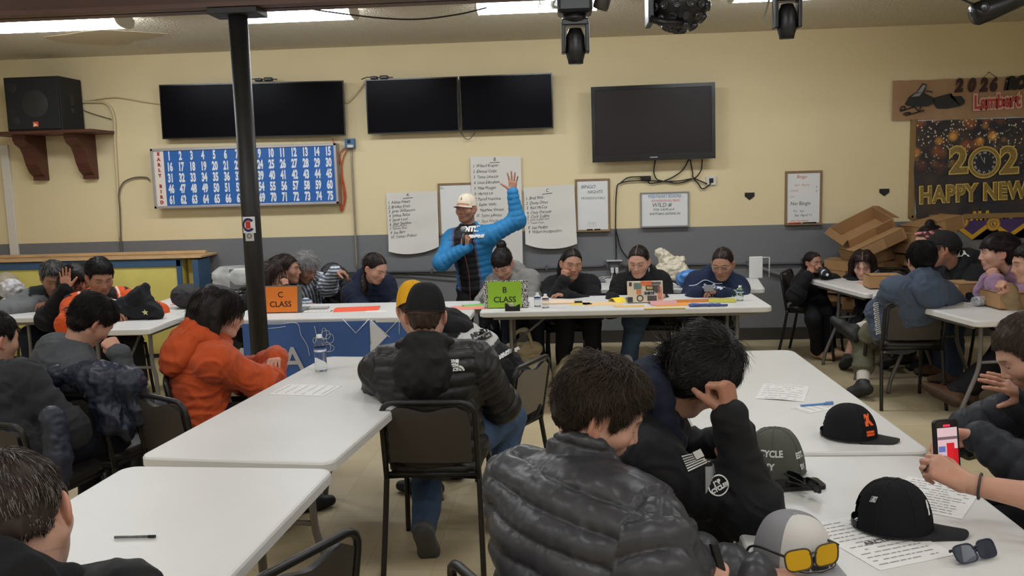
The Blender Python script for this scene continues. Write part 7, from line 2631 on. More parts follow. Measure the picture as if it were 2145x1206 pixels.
# ---- man in the black cap, from behind
p = Person('man in a black cap and black padded jacket seen from behind', A_(893, 660, 3.86), V(-.60, 3.82, .52), 2, hyaw=3, hpitch=6, q=.7, sc=1.06, wide=1.22, slouch=.03, skin='d', nk=.135)
p.arm(-1, wrist=V(-.70, 4.22, .79), hint=A_(655, 880, 3.70), fdir=V(.5, 1, 0)).arm(1, wrist=V(-.42, 4.22, .76), hint=A_(1060, 860, 3.8), fdir=V(-.4, 1, 0))
p.leg(-1, ankle=V(-.66, 3.80, .13), hint=V(-.74, 4.4, .55), toe=V(.05, .8, -.6)).leg(1, ankle=V(-.34, 4.12, .09), hint=V(-.20, 4.4, .9))
p.build_body(hair=srgb(74, 60, 50), style='fade', hv=.004, flush=.9)
p.top('padded_jacket', srgb(36, 34, 34), e=.030, puff=.013, per=.058, rough=.45, bump=.15, sheen=0, spec=.4, coat=.0)
p.hood(srgb(24, 23, 23), .062, drop=1.3, rough=.6)
c = worn_cap(p, srgb(25, 25, 26), srgb(25, 25, 26), back_open=False, h=.128, z=.012, y=-.018, tilt=-8, rx=.086, ry=.112, flat=.5)
p.hair(style='fade', t=.002, n=2500, L=.008, zmax=.0, flow=flow_down, rad=.0006, clump=.3, hv=.005, lift=.3)
P_, F_ = text_mesh('THE\nNORTH\nFACE', .010, bold=.0012, align='RIGHT')
P_[:, 1] -= P_[:, 1].mean()
r1 = ring_shape(.012, .019, 0, 90, 10)
r2 = ring_shape(.002, .009, 0, 90, 10)
V_ = np.concatenate([P_ + V(.002, 0, 0), np.array([(a + .004, b - .018, 0) for a, b in r1[0]]), np.array([(a + .004, b - .018, 0) for a, b in r2[0]])])
FF = F_ + [[i + len(P_) for i in f] for f in r1[1]] + [[i + len(P_) + len(r1[0]) for i in f] for f in r2[1]]
p.decal('back_logo', V_ * 1.25, FF, A_(962, 764, 3.74), V(1, 0, 0), V(0, .15, 1), mat('print_white', srgb(226, 226, 222), rough=.6), off=.010)
p.bottom(color=JEANS, e=.014).shoes(color=srgb(96, 98, 102), sole=srgb(70, 70, 72), boot=.07)
# ---- person in the yellow cap
p = Person('person in a yellow cap and black hoodie with a white back panel', A_(866, 648, 4.66), V(-.30, 4.58, .53), -72, hyaw=-18, hpitch=22, q=.85, slouch=.10, sc=1.05, wide=1.15, skin='c')
p.arm(-1, wrist=V(-.82, 4.35, .79), hint=V(-.5, 4.1, .7)).arm(1, wrist=V(-.85, 4.9, .79), hint=V(-.5, 5.1, .7)).leg(1).leg(-1)
p.build_body(style='fade')
def nf_zone(P, L, s):
 C = np.tile(np.array(srgb(28, 28, 31)), (len(P), 1))
 m = (L['h'] > .255) & (L['h'] < .42) & (L['arm'] < .6)
 C[m] = srgb(206, 204, 200)
 m = (L['h'] > .235) & (L['h'] < .255) & (L['arm'] < .6)
 C[m] = srgb(70, 70, 72)
 return C
p.top('hoodie', e=.028, zone=nf_zone, wr=1.2, v=.008)
p.hood(srgb(27, 27, 29), .055)
worn_cap(p, srgb(226, 168, 36), srgb(226, 168, 36), back_open=False, h=.14, z=.010, tilt=-4, flat=.5)
ctr = A_(1020, 715, 4.45)
for tx, sz, pos, mm, rt in (('NORTH\nFACE', .024, (1012, 700), mat('print_black', srgb(30, 30, 30), rough=.6), 0), ('NEVER STOP EXPLORING', .016, (1040, 752), mat('print_white', srgb(226, 226, 222), rough=.6), 0)):
 P_, F_ = text_mesh(tx, sz, bold=.003)
 P_[:, 1] -= P_[:, 1].mean()
 p.decal('back_print', P_, F_, A_(*pos, 4.40), V(.86, .15, .38), V(-.4, .1, .9), mm, off=.006)
p.bottom(color=srgb(30, 30, 34)).shoes()
# ---- foreground man in the quilted jacket
p = Person('man in a dark grey quilted puffer jacket looking down at his hands', A_(1254, 862, 2.17), V(.04, 2.0, .50), 42, hyaw=84, hpitch=28, hroll=6, q=.5, sc=1.06, wide=1.20, slouch=.05, skin='d', syaw=40, sroll=12, nk=.138)
p.arm(1, wrist=A_(1440, 1185, 1.98), hint=A_(1330, 1330, 1.75), fdir=V(1, .25, -.15), back=V(-.2, -.5, .85), pose='grip').arm(-1, wrist=A_(1575, 1214, 2.02), hint=V(.1, 2.5, .5), fdir=V(1, -.1, 0), back=V(0, -.2, 1), pose='flat').leg(1).leg(-1)
p.build_body(hair=srgb(58, 47, 39), style='short', stubble=.25, hv=.003, flush=1.1, brow=srgb(70, 52, 40))
p.top('puffer_jacket', srgb(58, 58, 62), e=.036, puff=.017, per=.072, tilt=.30, rough=.36, bump=.12, sheen=0, spec=.45, stand=.055, collar=.021, v=.0062, bscale=120)
p.hair(style='short', t=.011, n=13000, L=.055, flow=flow_crown(-.01, -.055, fwd=.15, down=.7), clump=1.0, rad=.0008, lift=.42, K=7, hv=.004, curl=.35, freq=26, crown=.004)
p.bottom(color=srgb(48, 50, 56)).shoes()
c = A_(1506, 1178, 1.985)
ph_t = thing('phone', 'slim black device held upright by the man in the quilted jacket', 'phone', tuple(c - V(0, 0, .07)))
MB().box(c, (.022, .014, .10), Ry(-.25) @ Rx(-.2), .006).build('body', mat('device_black', srgb(22, 22, 23), rough=.25), ph_t)
# ---- man resting his head on a fist
p = Person('man in a black jacket with dark tousled hair, head resting on his fist', A_(1460, 786, 2.62), V(.03, 2.76, .52), 62, hyaw=46, hpitch=34, hroll=26, q=.55, sc=1.04, wide=1.15, slouch=.06, skin='b', syaw=86, nk=.142)
p.arm(1, wrist=A_(1532, 872, 2.42), hint=A_(1720, 1180, 2.30), fdir=V(-.15, .2, 1), back=V(.75, -.6, .1), pose='fist').arm(-1, wrist=V(.52, 2.95, .79), hint=V(.2, 3.3, .6), fdir=V(.4, -.6, 0)).leg(1).leg(-1)
p.build_body(hair=srgb(24, 20, 19), style='full', hv=.0032)
p.top('jacket', srgb(23, 23, 25), e=.024, wr=1.0, stand=.03, collar=.012, rough=.7, v=.007)
p.hood(srgb(30, 34, 50), .05, tall=.05, drop=.4)
p.hair(style='full', t=.012, n=13000, L=.066, flow=flow_crown(.015, -.02, fwd=.1, down=.4), clump=1.0, rad=.0009, lift=.5, K=7, hv=.004, crown=.006, freq=22, spec=.6, rough=.33)
wi = mat('print_white', srgb(226, 226, 222), rough=.6)
V_, FF = [], []
def quad(a, b, c, d):
 k = len(V_)
 V_.extend([(*a, 0), (*b, 0), (*c, 0), (*d, 0)])
 FF.append([k, k + 1, k + 2, k + 3])
for i in range(7):
 y = -.018 + i * .0062
 x1 = .026 if i < 3 else .002
 quad((-.032, y), (x1, y), (x1, y + .0034), (-.032, y + .0034))
quad((.004, .0015), (.028, .0015), (.028, .0245), (.004, .0245))
S, E, Wr = p.arms[1]
u_ = nrm(E - S)
p.decal('flag_print', np.array(V_), FF, A_(1457, 965, 2.35), V(.78, -.1, .42), V(-.35, .1, .85), wi, off=.005)
V_, FF = [], []
for i in range(6):
 k = i * .007
 quad((-.03 + k, -.035 + k * 1.2), (-.022 + k, -.030 + k * .9), (.004 + k * .45, .03), (-.004 + k * .5, .034 - k * .3))
p.decal('wing_print', np.array(V_), FF, A_(1490, 1000, 2.33), V(.78, -.1, .30), V(-.25, .1, .9), mat('print_grey', srgb(150, 150, 152), rough=.6), off=.005)
P_, F_ = text_mesh('J&P\nCYCLES', .010, bold=.001)
P_[:, 1] -= P_[:, 1].mean()
r1 = ring_shape(.022, .025, 0, 360, 24, 1.15)
V2 = np.concatenate([P_, np.array([(a, b, 0) for a, b in r1[0]])])
p.decal('club_print', V2, F_ + [[i + len(P_) for i in f] for f in r1[1]], A_(1505, 1015, 2.33), V(.75, -.1, .45), V(-.4, .1, .85), wi, off=.0055)
p.bottom(color=srgb(26, 26, 28)).shoes()
# ---- man at the right edge in a padded coat
p = Person('bearded man in a dark padded coat at the right edge, looking down', A_(2160, 738, 2.95), V(1.86, 2.92, .52), -86, hyaw=-76, hpitch=34, q=.6, slouch=.06, skin='c', wide=1.1)
p.arm(1, wrist=A_(2152, 826, 3.06), hint=V(1.6, 3.3, .6), fdir=V(-.75, -.1, .35), back=V(0, -.6, .6), pose='flat').arm(-1, wrist=A_(2052, 915, 2.80), hint=V(1.62, 2.45, .62), fdir=V(-1, .08, .12), back=V(.1, .5, .8), pose='relaxed').leg(1).leg(-1)
p.build_body(hair=srgb(66, 52, 44), style='fade', stubble=.75, hv=.0034)
p.top('padded_coat', srgb(38, 40, 46), e=.034, puff=.009, per=.062, rough=.5, sheen=0, stand=.045, collar=.017, v=.0075)
p.hair(style='fade', t=.010, n=6000, L=.026, flow=flow_crown(0, -.06, fwd=.4), clump=.4, rad=.0007, hv=.004)
p.bottom(color=srgb(30, 30, 34)).shoes()
# ---- person outside the right edge whose bare arm holds a phone
p = Person('person out of frame at right whose bare forearm reaches in holding a phone', V(1.63, 2.20, 1.20), V(1.70, 2.20, .52), -86, hyaw=-84, hpitch=20, q=.7, skin='c')
p.arm(-1, wrist=A_(2022, 1012, 2.34), hint=V(1.35, 2.0, .50), fdir=V(-.72, .35, .42), back=V(-.25, -.62, .62), pose='grip').arm(1).leg(1).leg(-1)
p.build_body(style='short')
S, E, Wr = p.arms[-1]
f = Field()
f.cone(S + (E - S) * .3, E, .046, .042, k=.03).cone(E, E + (Wr - E) * .45, .043, .040, k=.03).cone(E + (Wr - E) * .45, Wr, .039, .0265, k=.03)
P, F = f.mesh(.008)
# the bare forearm joins the body mesh
bm = bmesh.new()
bm.from_mesh(p.bodyo.data)
me2 = bpy.data.meshes.new('x')
me2.from_pydata((P - np.array(p.root['_o'])).tolist(), [], F.tolist())
ca = me2.color_attributes.new('Col', 'FLOAT_COLOR', 'POINT')
cc_ = np.ones((len(P), 4), np.float32)
cc_[:, :3] = np.array(p.skin) * V(1, .95, .92) * (1 + .05 * vnoise(P * 30))[:, None]
ca.data.foreach_set('color', cc_.ravel())
me2.polygons.foreach_set('use_smooth', np.ones(len(me2.polygons), bool))
bm.from_mesh(me2)
bm.to_mesh(p.bodyo.data)
bm.free()
p.top('t_shirt', srgb(70, 74, 82), e=.016, sleeve='short', collar=.008).bottom(color=srgb(40, 44, 56)).shoes()
p.hair(n=600)
d = nrm(Wr - E)
x = nrm(np.cross(d, V(0, 0, 1)))
y = np.cross(d, x)
c = Wr - d * .035
MB().tube([c + (x * math.cos(a) + y * math.sin(a)) * .034 for a in np.linspace(0, 2 * math.pi, 25)[:-1]], .0035, 6, closed=True).build('bracelet', mat('bracelet_dark', srgb(52, 48, 46), rough=.5), p.root)
side, wr, fd, bk, pose = p.hands[0]
Rm = np.stack([np.cross(fd, bk), fd, bk], 1)
rc = wr + Rm @ V(-.016, .100, -.010)
MB().tube([rc + Rm @ V(.0105 * math.cos(a), 0, .0105 * math.sin(a)) for a in np.linspace(0, 2 * math.pi, 17)[:-1]], .0025, 6, closed=True).build('ring', mat('ring_dark', srgb(40, 38, 38), rough=.3, metal=.5), p.root)
# the phone it holds
c = A_(1979, 935, 2.44)
Rp = Rz(math.radians(14)) @ Rx(math.radians(82))
pt, sc_ = phone(c, Rp, 'phone held upright at right, its screen recording the room')
def on_scr(u0, v0, u1, v1, colr, nm='screen_patch', dz=.0133):
 Q = [Rp @ V(u, v, dz) + c for u, v in ((u0, v0), (u1, v0), (u1, v1), (u0, v1))]
 return mesh_obj(nm, Q, [[0, 1, 2, 3]], mat('lit_screen', colr, rough=.3, emit=colr, estr=.55), sc_, smooth=False)
on_scr(-.031, -.07, .031, .055, srgb(206, 178, 186))
on_scr(-.031, -.04, .0, .0, srgb(196, 176, 196), dz=.0136)
on_scr(-.029, -.012, -.008, .004, srgb(90, 110, 176), dz=.0138)
on_scr(-.004, -.07, .020, .012, srgb(196, 30, 40), dz=.0138)
on_scr(.018, -.07, .031, -.004, srgb(186, 24, 34), dz=.0140)
on_scr(-.031, .022, .031, .030, srgb(110, 90, 98), dz=.0138)
on_scr(-.012, .058, .010, .064, srgb(226, 60, 80), dz=.0138)
# ---- the left tables at the back
p = Person('grey-haired man in a grey padded jacket with black yoke at the left back table', A_(112, 582, 6.9), V(-4.42, 7.25, .53), 158, hyaw=146, hpitch=26, q=1.2, sc=1.08, skin='b')
p.arm(1, wrist=A_(75, 640, 6.85), hint=V(-4.9, 6.9, .8)).arm(-1, wrist=A_(118, 640, 6.85), hint=V(-3.9, 6.9, .7)).leg(1).leg(-1)
def yoke(c1, c2, h0):
 def z(P, L, s):
  C = np.tile(np.array(c1), (len(P), 1))
  C[(L['h'] > h0) & (L['arm'] < .5)] = c2
  return C
 return z
p.build_body(hair=srgb(52, 50, 50), style='short', stubble=.5).top('padded_jacket', e=.03, puff=.010, per=.07, zone=yoke(srgb(108, 110, 110), srgb(34, 35, 37), .36), stand=.03, collar=.014)
p.hair(style='short', t=.011, n=1200, L=.04, flow=flow_crown(), grey=.4, K=4).bottom().shoes()
p = Person('woman in a black hoodie hiding her face behind her raised hand', A_(164, 592, 6.75), V(-3.98, 7.12, .53), 150, hyaw=128, hpitch=32, q=1.2, sex='f', sc=1.1, skin='c')
p.arm(1, wrist=A_(138, 606, 6.55), hint=A_(80, 700, 6.5), fdir=V(.12, -.1, 1), back=V(-.3, .6, .2), pose='flat').arm(-1).leg(1).leg(-1)
p.build_body(style='full').top('hoodie', BLK, e=.028, hood=.07)
p.hair(style='full', t=.016, n=1200, L=.10, flow=flow_down, locks=LOCKS(length=.12), lift=.1, K=5).bottom(color=BLK).shoes()
p = Person('young man in an orange and black racing jersey looking down', A_(209, 580, 6.42), V(-3.72, 6.72, .53), 140, hyaw=136, hpitch=24, q=1.0, sc=1.08, skin='b')
p.arm(1, wrist=A_(222, 655, 6.25), hint=V(-3.9, 6.2, .7), fdir=V(1, -.2, 0)).arm(-1, wrist=A_(262, 642, 6.4), hint=V(-3.2, 6.9, .7), fdir=V(.3, -1, 0)).leg(1).leg(-1)
def jersey(P, L, s):
 C = np.tile(np.array(srgb(206, 84, 38)), (len(P), 1))
 x = np.abs(L['loc'][:, 0])
 C[(L['arm'] < .5) & (np.abs(x - .10) < .022)] = srgb(34, 30, 30)
 C[(L['arm'] < .5) & (L['h'] < .24)] = srgb(34, 30, 30)
 C[(L['arm'] > .5) & (np.abs(np.sin(L['s'] * 17)) < .30)] = srgb(36, 32, 32)
 C[(L['arm'] < .5) & (np.abs(x - .135) < .006)] = srgb(220, 214, 204)
 C[(L['h'] > .46) & (x < .085)] = srgb(30, 28, 28)
 return C
p.build_body(style='fade', hair=srgb(22, 19, 18)).top('racing_jersey', e=.022, zone=jersey, v=.009, collar=.012, wr=.8)
p.hair(style='fade', t=.012, n=1800, L=.03, flow=flow_crown(0, -.05, fwd=.3), K=4, crown=.008).bottom(color=BLK).shoes()
P_, F_ = text_mesh('FOX', .03, bold=.004)
p.decal('chest_print', P_, F_, A_(215, 628, 6.2), V(.85, -.5, 0), V(0, .1, 1), mat('print_white', srgb(226, 226, 222), rough=.6), off=.006)
p = Person('person in a beige jacket cut off by the left edge, holding up a white bag', A_(-62, 545, 7.2), V(-5.35, 7.55, .53), 175, hyaw=160, q=1.3, skin='c')
p.arm(-1, wrist=A_(8, 592, 6.95), hint=A_(130, 560, 7.2), fdir=V(-1, -.1, -.3), pose='grip').arm(1).leg(1).leg(-1)
p.build_body().top('jacket', srgb(150, 138, 118), e=.032).bottom().shoes().hair(n=300)
c = A_(24, 605, 6.93)
crumple('shopping_bag', c, (.10, .07, .075), mat('silver_bag', srgb(186, 184, 184), rough=.35, var=.25, vscale=20), 'crumpled white shopping bag held up at the left edge', 'bag', 9, .25, handles=False)
# ---- women behind the C table
p = Person('woman with long dark brown hair resting her cheek, just right of the post', A_(570, 584, 6.98), V(-2.68, 7.22, .53), 92, hyaw=82, hpitch=6, q=1.1, sex='f', sc=1.02, skin='c')
p.arm(1, wrist=A_(600, 606, 6.93), hint=A_(590, 680, 6.8), fdir=V(-.2, .1, 1), back=V(.8, -.4, 0), pose='fist').arm(-1).leg(1).leg(-1)
p.build_body(style='full', hair=srgb(40, 26, 22)).top('sweater', srgb(24, 22, 24), e=.022)
p.hair(style='full', t=.014, n=1500, L=.14, flow=flow_down, locks=LOCKS(length=.24, r=.032), lift=.08, K=6).bottom().shoes()
p = Person('dark-haired woman with a hoop earring in profile, behind the long-haired woman', A_(600, 566, 7.35), V(-2.72, 7.62, .53), 95, hyaw=84, hpitch=-2, q=1.2, sex='f', sc=1.04, skin='b')
p.arm(1).arm(-1).leg(1).leg(-1)
p.build_body(style='full', hair=srgb(46, 34, 28), eyes='open').top('jacket', srgb(24, 24, 25), e=.024)
p.hair(style='full', t=.012, n=1200, L=.09, flow=flow_back, locks=LOCKS(length=.16, r=.026, y0=-.05), lift=.06, K=5).bottom().shoes()
e = p.hp(.08, .0, -.055)
MB().tube([e + V(.018 * math.cos(a), 0, .022 * math.sin(a)) for a in np.linspace(0, 6.28, 17)[:-1]], .003, 6, closed=True).build('hoop_earring', mat('earring_silver', srgb(220, 220, 220), rough=.3, metal=.5), p.root)
def stripes(c1, c2, per=.02):
 def z(P, L, s):
  a = np.where(L['arm'] > .5, np.sin(L['s'] * 0 + P[:, 2] * 2 * math.pi / per), np.sin(L['loc'][:, 0] * 2 * math.pi / per))
  return np.where((a > .1)[:, None], np.array(c1), np.array(c2))
 return z
p = Person('grey-haired woman in a blue and white striped shirt pointing to the right', A_(640, 562, 7.55), V(-2.32, 7.86, .53), 122, hyaw=120, hpitch=28, q=1.1, sex='f', sc=1.03, skin='b', slouch=.06)
p.arm(-1, wrist=A_(703, 566, 7.35), hint=A_(680, 680, 7.5), fdir=V(1, -.1, -.28), back=V(.2, 0, 1), pose='relaxed').arm(1, wrist=A_(642, 637, 7.18), hint=A_(590, 690, 7.3), fdir=V(1, -.35, -.1), pose='pinch').leg(1).leg(-1)
p.build_body(style='full', hair=srgb(128, 126, 124), brow=srgb(90, 80, 74)).top('striped_shirt', e=.022, zone=stripes(srgb(206, 208, 210), srgb(84, 96, 116), .030), v=.007, collar=.012)
p.hair(style='full', t=.020, n=1800, L=.06, flow=flow_crown(0, -.04), curl=.5, clump=.9, grey=.5, K=5, locks=LOCKS(length=.02, r=.026, y0=-.03)).bottom().shoes()
# padded coat hung on her chair
crumple('coat', (A_(690, 620, 7.7)[0], 7.86, .70), (.17, .10, .28), mat('coat_black', srgb(30, 30, 33), rough=.5), 'black padded coat hanging on the chair behind the striped shirt', 'coat', 11, .16, handles=False)
p = Person('girl in a navy hoodie with a dark braid looking down, left of the speaking man', A_(786, 562, 7.2), V(-1.72, 7.52, .53), 130, hyaw=122, hpitch=26, q=1.0, sex='f', sc=1.0, skin='c')
p.arm(1, wrist=A_(812, 648, 6.98), hint=A_(730, 720, 7.1), fdir=V(1, .1, 0)).arm(-1, wrist=A_(826, 640, 7.05), hint=A_(850, 720, 7.3), fdir=V(.6, -.3, 0)).leg(1).leg(-1)
p.build_body(style='back', hair=srgb(36, 26, 22)).top('hoodie', srgb(28, 34, 52), e=.032, hood=.06)
p.hair(style='back', part=True, t=.004, n=1500, L=.06, flow=flow_back, lift=.02, clump=.2, K=5, locks=[([(-.05, -.06, .02), (-.03, -.09, -.05), (.02, -.07, -.12), (.06, .0, -.18), (.07, .04, -.27)], [.03, .03, .026, .026, .02])]).bottom().shoes()
# ---- the standing man
p = Person('standing man in a blue puffer jacket speaking into a microphone, arm raised', A_(977, 437, 7.55), A_(1000, 600, 7.62), 196, hyaw=205, hpitch=2, q=.85, sc=.98, skin='b', wide=1.05, slouch=.0)
p.arm(1, wrist=A_(973, 520, 7.36), hint=A_(895, 560, 7.5), fdir=V(.15, .1, 1), back=V(-.3, -.9, 0), pose='grip').arm(-1, wrist=A_(1074, 402, 7.55), hint=A_(1125, 468, 7.6), fdir=V(.02, 0, 1), back=V(.15, 1, 0), pose='spread')
p.leg(1, ankle=V(p.hip[0] - .12, 7.6, .09), hint=V(p.hip[0] - .12, 7.2, .5)).leg(-1, ankle=V(p.hip[0] + .12, 7.62, .09), hint=V(p.hip[0] + .12, 7.2, .5))
p.build_body(style='fade', eyes='open', stubble=.35, hv=.0045, hair=srgb(26, 22, 20))
def openjacket(P, L, s):
 C = np.tile(np.array(srgb(46, 120, 172)), (len(P), 1))
 x, y = L['loc'][:, 0], L['loc'][:, 1]
 m = (L['arm'] < .5) & (y > .02) & (x < .105) & (x > -.085) & (L['d'] > .05)
 C[m] = srgb(32, 31, 33)
 e = (L['arm'] < .5) & (y > .02) & ((np.abs(x - .110) < .009) | (np.abs(x + .090) < .008))
 C[e] = srgb(92, 86, 110)
 return C
p.top('puffer_jacket', e=.026, puff=.0065, per=.05, zone=openjacket, v=.008, stand=.03, collar=.016, rough=.5, sheen=0)
p.bottom(color=srgb(24, 24, 26), e=.02).shoes()
c = worn_cap(p, srgb(222, 208, 186), srgb(206, 190, 168), h=.108, z=.026, tilt=3, back_open=False, rx=.084, ry=.102, peak=.06)
cap_text(c, 'k', 90, .40, .018, mat('cap_mark', srgb(60, 52, 48), rough=.6), p.root, name='cap_mark', bold=.002)
p.hair(style='fade', t=.002, n=200, L=.010, K=3, zmax=.02)
for tx, sz, pos in (('/MTI//', .040, (990, 482)), ('//ENGINE', .022, (1000, 497))):
 P_, F_ = text_mesh(tx, sz, bold=.004, shear=.3)
 p.decal('shirt_print', P_, F_, A_(*pos, 7.3), V(.96, .2, .02), V(0, 0, 1), mat('print_white', srgb(226, 226, 222), rough=.6), off=.006)
m0, m1 = A_(970, 472, 7.33), A_(972, 530, 7.33)
mt = thing('microphone', 'black handheld microphone with a grey mesh head, held by the standing man', 'microphone', tuple(m1))
d = m0 - m1
MB().tube([m1, m1 + d * .72], [.010, .014], 12).build('handle', mat('mic_black', srgb(26, 26, 28), rough=.35), mt)
f = Field().ell(m1 + d * .86, (.024, .024, .027))
P, F = f.mesh(.006)
mesh_obj('mesh_head', P, F, mat('mic_grey', srgb(150, 150, 150), rough=.5, metal=.5, bump=.8, bscale=900), mt)
MB().tube(catmull([m1, A_(982, 575, 7.35), A_(986, 640, 7.33), A_(990, 740, 7.3)], 5), .004, 6).build('cable', mat('mic_cable', srgb(96, 50, 48), rough=.5), mt)
# ---- women behind the B table
p = Person('woman in a grey hoodie with a hair bun, head bowed behind the green sign', A_(1052, 552, 7.28), V(-.33, 7.62, .53), 182, hyaw=192, hpitch=38, q=1.0, sex='f', sc=1.03, skin='c', slouch=.07)
p.arm(1, wrist=A_(1032, 612, 7.02), hint=A_(990, 680, 7.2), fdir=V(.25, .0, .9), back=V(-.2, -.9, 0), pose='fist').arm(-1, wrist=A_(1070, 628, 7.06), hint=A_(1160, 700, 7.2)).leg(1).leg(-1)
p.build_body(style='full', hair=srgb(26, 20, 19)).top('hoodie', srgb(134, 132, 128), e=.032, hood=.06, wr=1.3)
p.hair(style='full', t=.010, n=1500, L=.05, flow=flow_back, lift=.05, K=5, bun=(0, -.085, .125, .042), fringe=.03).bottom(color=srgb(34, 38, 52)).shoes()
p = Person('woman in a black sweatshirt resting her cheek on her hand', A_(1197, 553, 7.18), V(.08, 7.50, .53), 176, hyaw=168, hpitch=8, hroll=-6, q=1.0, sex='f', sc=1.03, skin='e')
p.arm(1, wrist=A_(1181, 588, 7.04), hint=A_(1140, 690, 6.95), fdir=V(.1, .1, .9), back=V(-.6, -.7, .1), pose='fist').arm(-1, wrist=A_(1190, 620, 6.98), hint=A_(1290, 690, 7.0), fdir=V(-1, 0, .2)).leg(1).leg(-1)
p.build_body(style='back', hair=srgb(24, 19, 18), eyes='open').top('sweatshirt', srgb(25, 25, 27), e=.028, collar=.012, wr=1.2)
p.hair(style='back', part=True, t=.004, n=1200, L=.05, flow=flow_back, lift=.02, clump=.2, K=5, locks=[([(.05, -.06, .03), (.06, -.08, -.06), (.06, -.07, -.2)], [.03, .03, .02])]).bottom(color=BLK).shoes()
p = Person('woman in a black hoodie and jeans behind the sticker-covered laptop', A_(1338, 548, 7.18), V(.70, 7.50, .53), 184, hyaw=196, hpitch=16, q=1.0, sex='f', sc=1.03, skin='c')
p.arm(1, wrist=A_(1284, 627, 6.88), hint=A_(1250, 700, 7.2), fdir=V(-.2, -1, -.1)).arm(-1, wrist=A_(1388, 627, 6.92), hint=A_(1420, 700, 7.3)).leg(1, ankle=V(.52, 7.12, .09), hint=V(.55, 6.95, .6)).leg(-1, ankle=V(.50, 6.95, .25), hint=V(.62, 6.9, .8))
p.build_body(style='back', hair=srgb(36, 27, 24)).top('hoodie', srgb(28, 28, 30), e=.030, hood=.06)
p.hair(style='back', part=True, t=.004, n=1500, L=.06, flow=flow_back, lift=.02, clump=.15, K=5, locks=[([(0, -.09, .02), (0, -.11, -.06), (0, -.11, -.14)], [.04, .04, .03])]).bottom(color=srgb(62, 80, 104)).shoes(color=srgb(190, 188, 184))
for s_ in (-1, 1):
 e = p.hp(s_ * .079, .0, -.05)
 MB().tube([e, e - V(0, 0, .035)], .005, 6).build('drop_earring', mat('earring_silver', srgb(220, 220, 220), rough=.3, metal=.5), p.root)
p = Person('woman with glasses and a navy hoodie looking at a phone', A_(1514, 553, 7.12), V(1.20, 7.48, .53), 186, hyaw=202, hpitch=18, q=1.0, sex='f', sc=1.04, skin='e', wide=1.08)
p.arm(1, wrist=A_(1462, 612, 6.88), hint=A_(1410, 690, 7.1), fdir=V(1, 0, .25), pose='pinch').arm(-1, wrist=A_(1508, 612, 6.85), hint=A_(1610, 680, 7.1), fdir=V(-1, -.1, .1), pose='pinch').leg(1).leg(-1)
def greensleeve(P, L, s):
 C = np.tile(np.array(srgb(32, 42, 66)), (len(P), 1))
 n = vnoise(P * 55)
 m = (L['arm'] > .5) & (L['side'] == -1) & (L['s'] > .34) & (L['s'] < .50) & (n > .12)
 C[m] = srgb(134, 170, 96)
 return C
p.build_body(style='back', hair=srgb(40, 32, 30)).top('hoodie', e=.034, hood=.055, zone=greensleeve, v=.008)
p.hair(style='back', part=True, t=.004, n=1500, L=.05, flow=flow_back, lift=.02, clump=.15, K=5, bun=(0, -.11, .05, .03)).bottom(color=BLK).shoes()
V_, FF = [], []
rg = np.random.RandomState(3)
for i in range(26):
 x0, y0 = rg.rand() * .14 - .07, rg.rand() * .09 - .06
 quad((x0, y0), (x0 + .018, y0 + .002), (x0 + .016, y0 + .018), (x0 + .002, y0 + .014))
for i in range(14):
 a, b = -.13 + i * .0186, -.13 + (i + 1) * .0186
 ya_, yb_ = .055 - 1.9 * a * a + .012 * math.cos(a * 40), .055 - 1.9 * b * b + .012 * math.cos(b * 40)
 quad((a, ya_), (b, yb_), (b, yb_ + .006), (a, ya_ + .006))
p.decal('chest_print', np.array(V_), FF, A_(1502, 596, 6.9), V(.98, .2, 0), V(0, .25, 1), mat('print_pale', srgb(190, 198, 212), rough=.6), off=.006)
gl = MB()
for s_ in (-1, 1):
 pts = [p.hp(s_ * .033 + .026 * math.copysign(abs(math.cos(a)) ** .7, math.cos(a)), .098, .002 + .020 * math.copysign(abs(math.sin(a)) ** .7, math.sin(a))) for a in np.linspace(0, 6.283, 21)[:-1]]
 gl.tube(pts, .0022, 6, closed=True)
 gl.tube([p.hp(s_ * .06, .096, .008), p.hp(s_ * .08, .05, .006), p.hp(s_ * .082, .0, .004)], .002, 6)
gl.tube([p.hp(-.008, .1, .004), p.hp(.008, .1, .004)], .002, 6)
gl.build('glasses', mat('glasses_frame', srgb(176, 160, 150), rough=.3, metal=.4), p.root)
c = (A_(1485, 604, 6.82))
tag(MB().box(c, (.075, .012, .055), Rx(-.5), .004).build('phone', mat('phone_grey', srgb(120, 120, 124), rough=.3)), 'small phone in the hands of the woman with glasses', 'phone')
# ---- right side group
p = Person('child in black drinking from a small bottle on a chair by the wall', A_(1703, 550, 8.02), V(2.30, 8.16, .53), 138, hyaw=150, hpitch=2, q=1.1, sex='f', sc=.80, skin='b')
p.arm(1, wrist=A_(1693, 576, 7.80), hint=A_(1660, 630, 7.9), fdir=V(.5, .0, .8), back=V(-.5, -.8, 0), pose='grip').arm(-1, wrist=A_(1725, 572, 7.78), hint=A_(1775, 610, 7.75), fdir=V(-.5, .1, .7), back=V(.5, -.8, 0), pose='grip')
p.leg(1, ankle=atZ(1712, 734, .08), hint=A_(1705, 650, 7.6)).leg(-1, ankle=atZ(1738, 730, .10), hint=A_(1755, 650, 7.6))
p.build_body(style='back', hair=srgb(34, 26, 23), eyes='open').top('sweatshirt', srgb(25, 25, 28), e=.026).bottom(color=srgb(24, 25, 30), e=.02)
p.shoes(color=srgb(196, 160, 130), sole=srgb(196, 160, 130))
p.hair(style='back', part=True, t=.004, n=1200, L=.05, flow=flow_back, lift=.02, clump=.2, K=5, locks=[([(0, -.09, .02), (0, -.11, -.06), (.02, -.10, -.16)], [.035, .03, .02])])
c0_ = A_(1713, 563, 7.80)
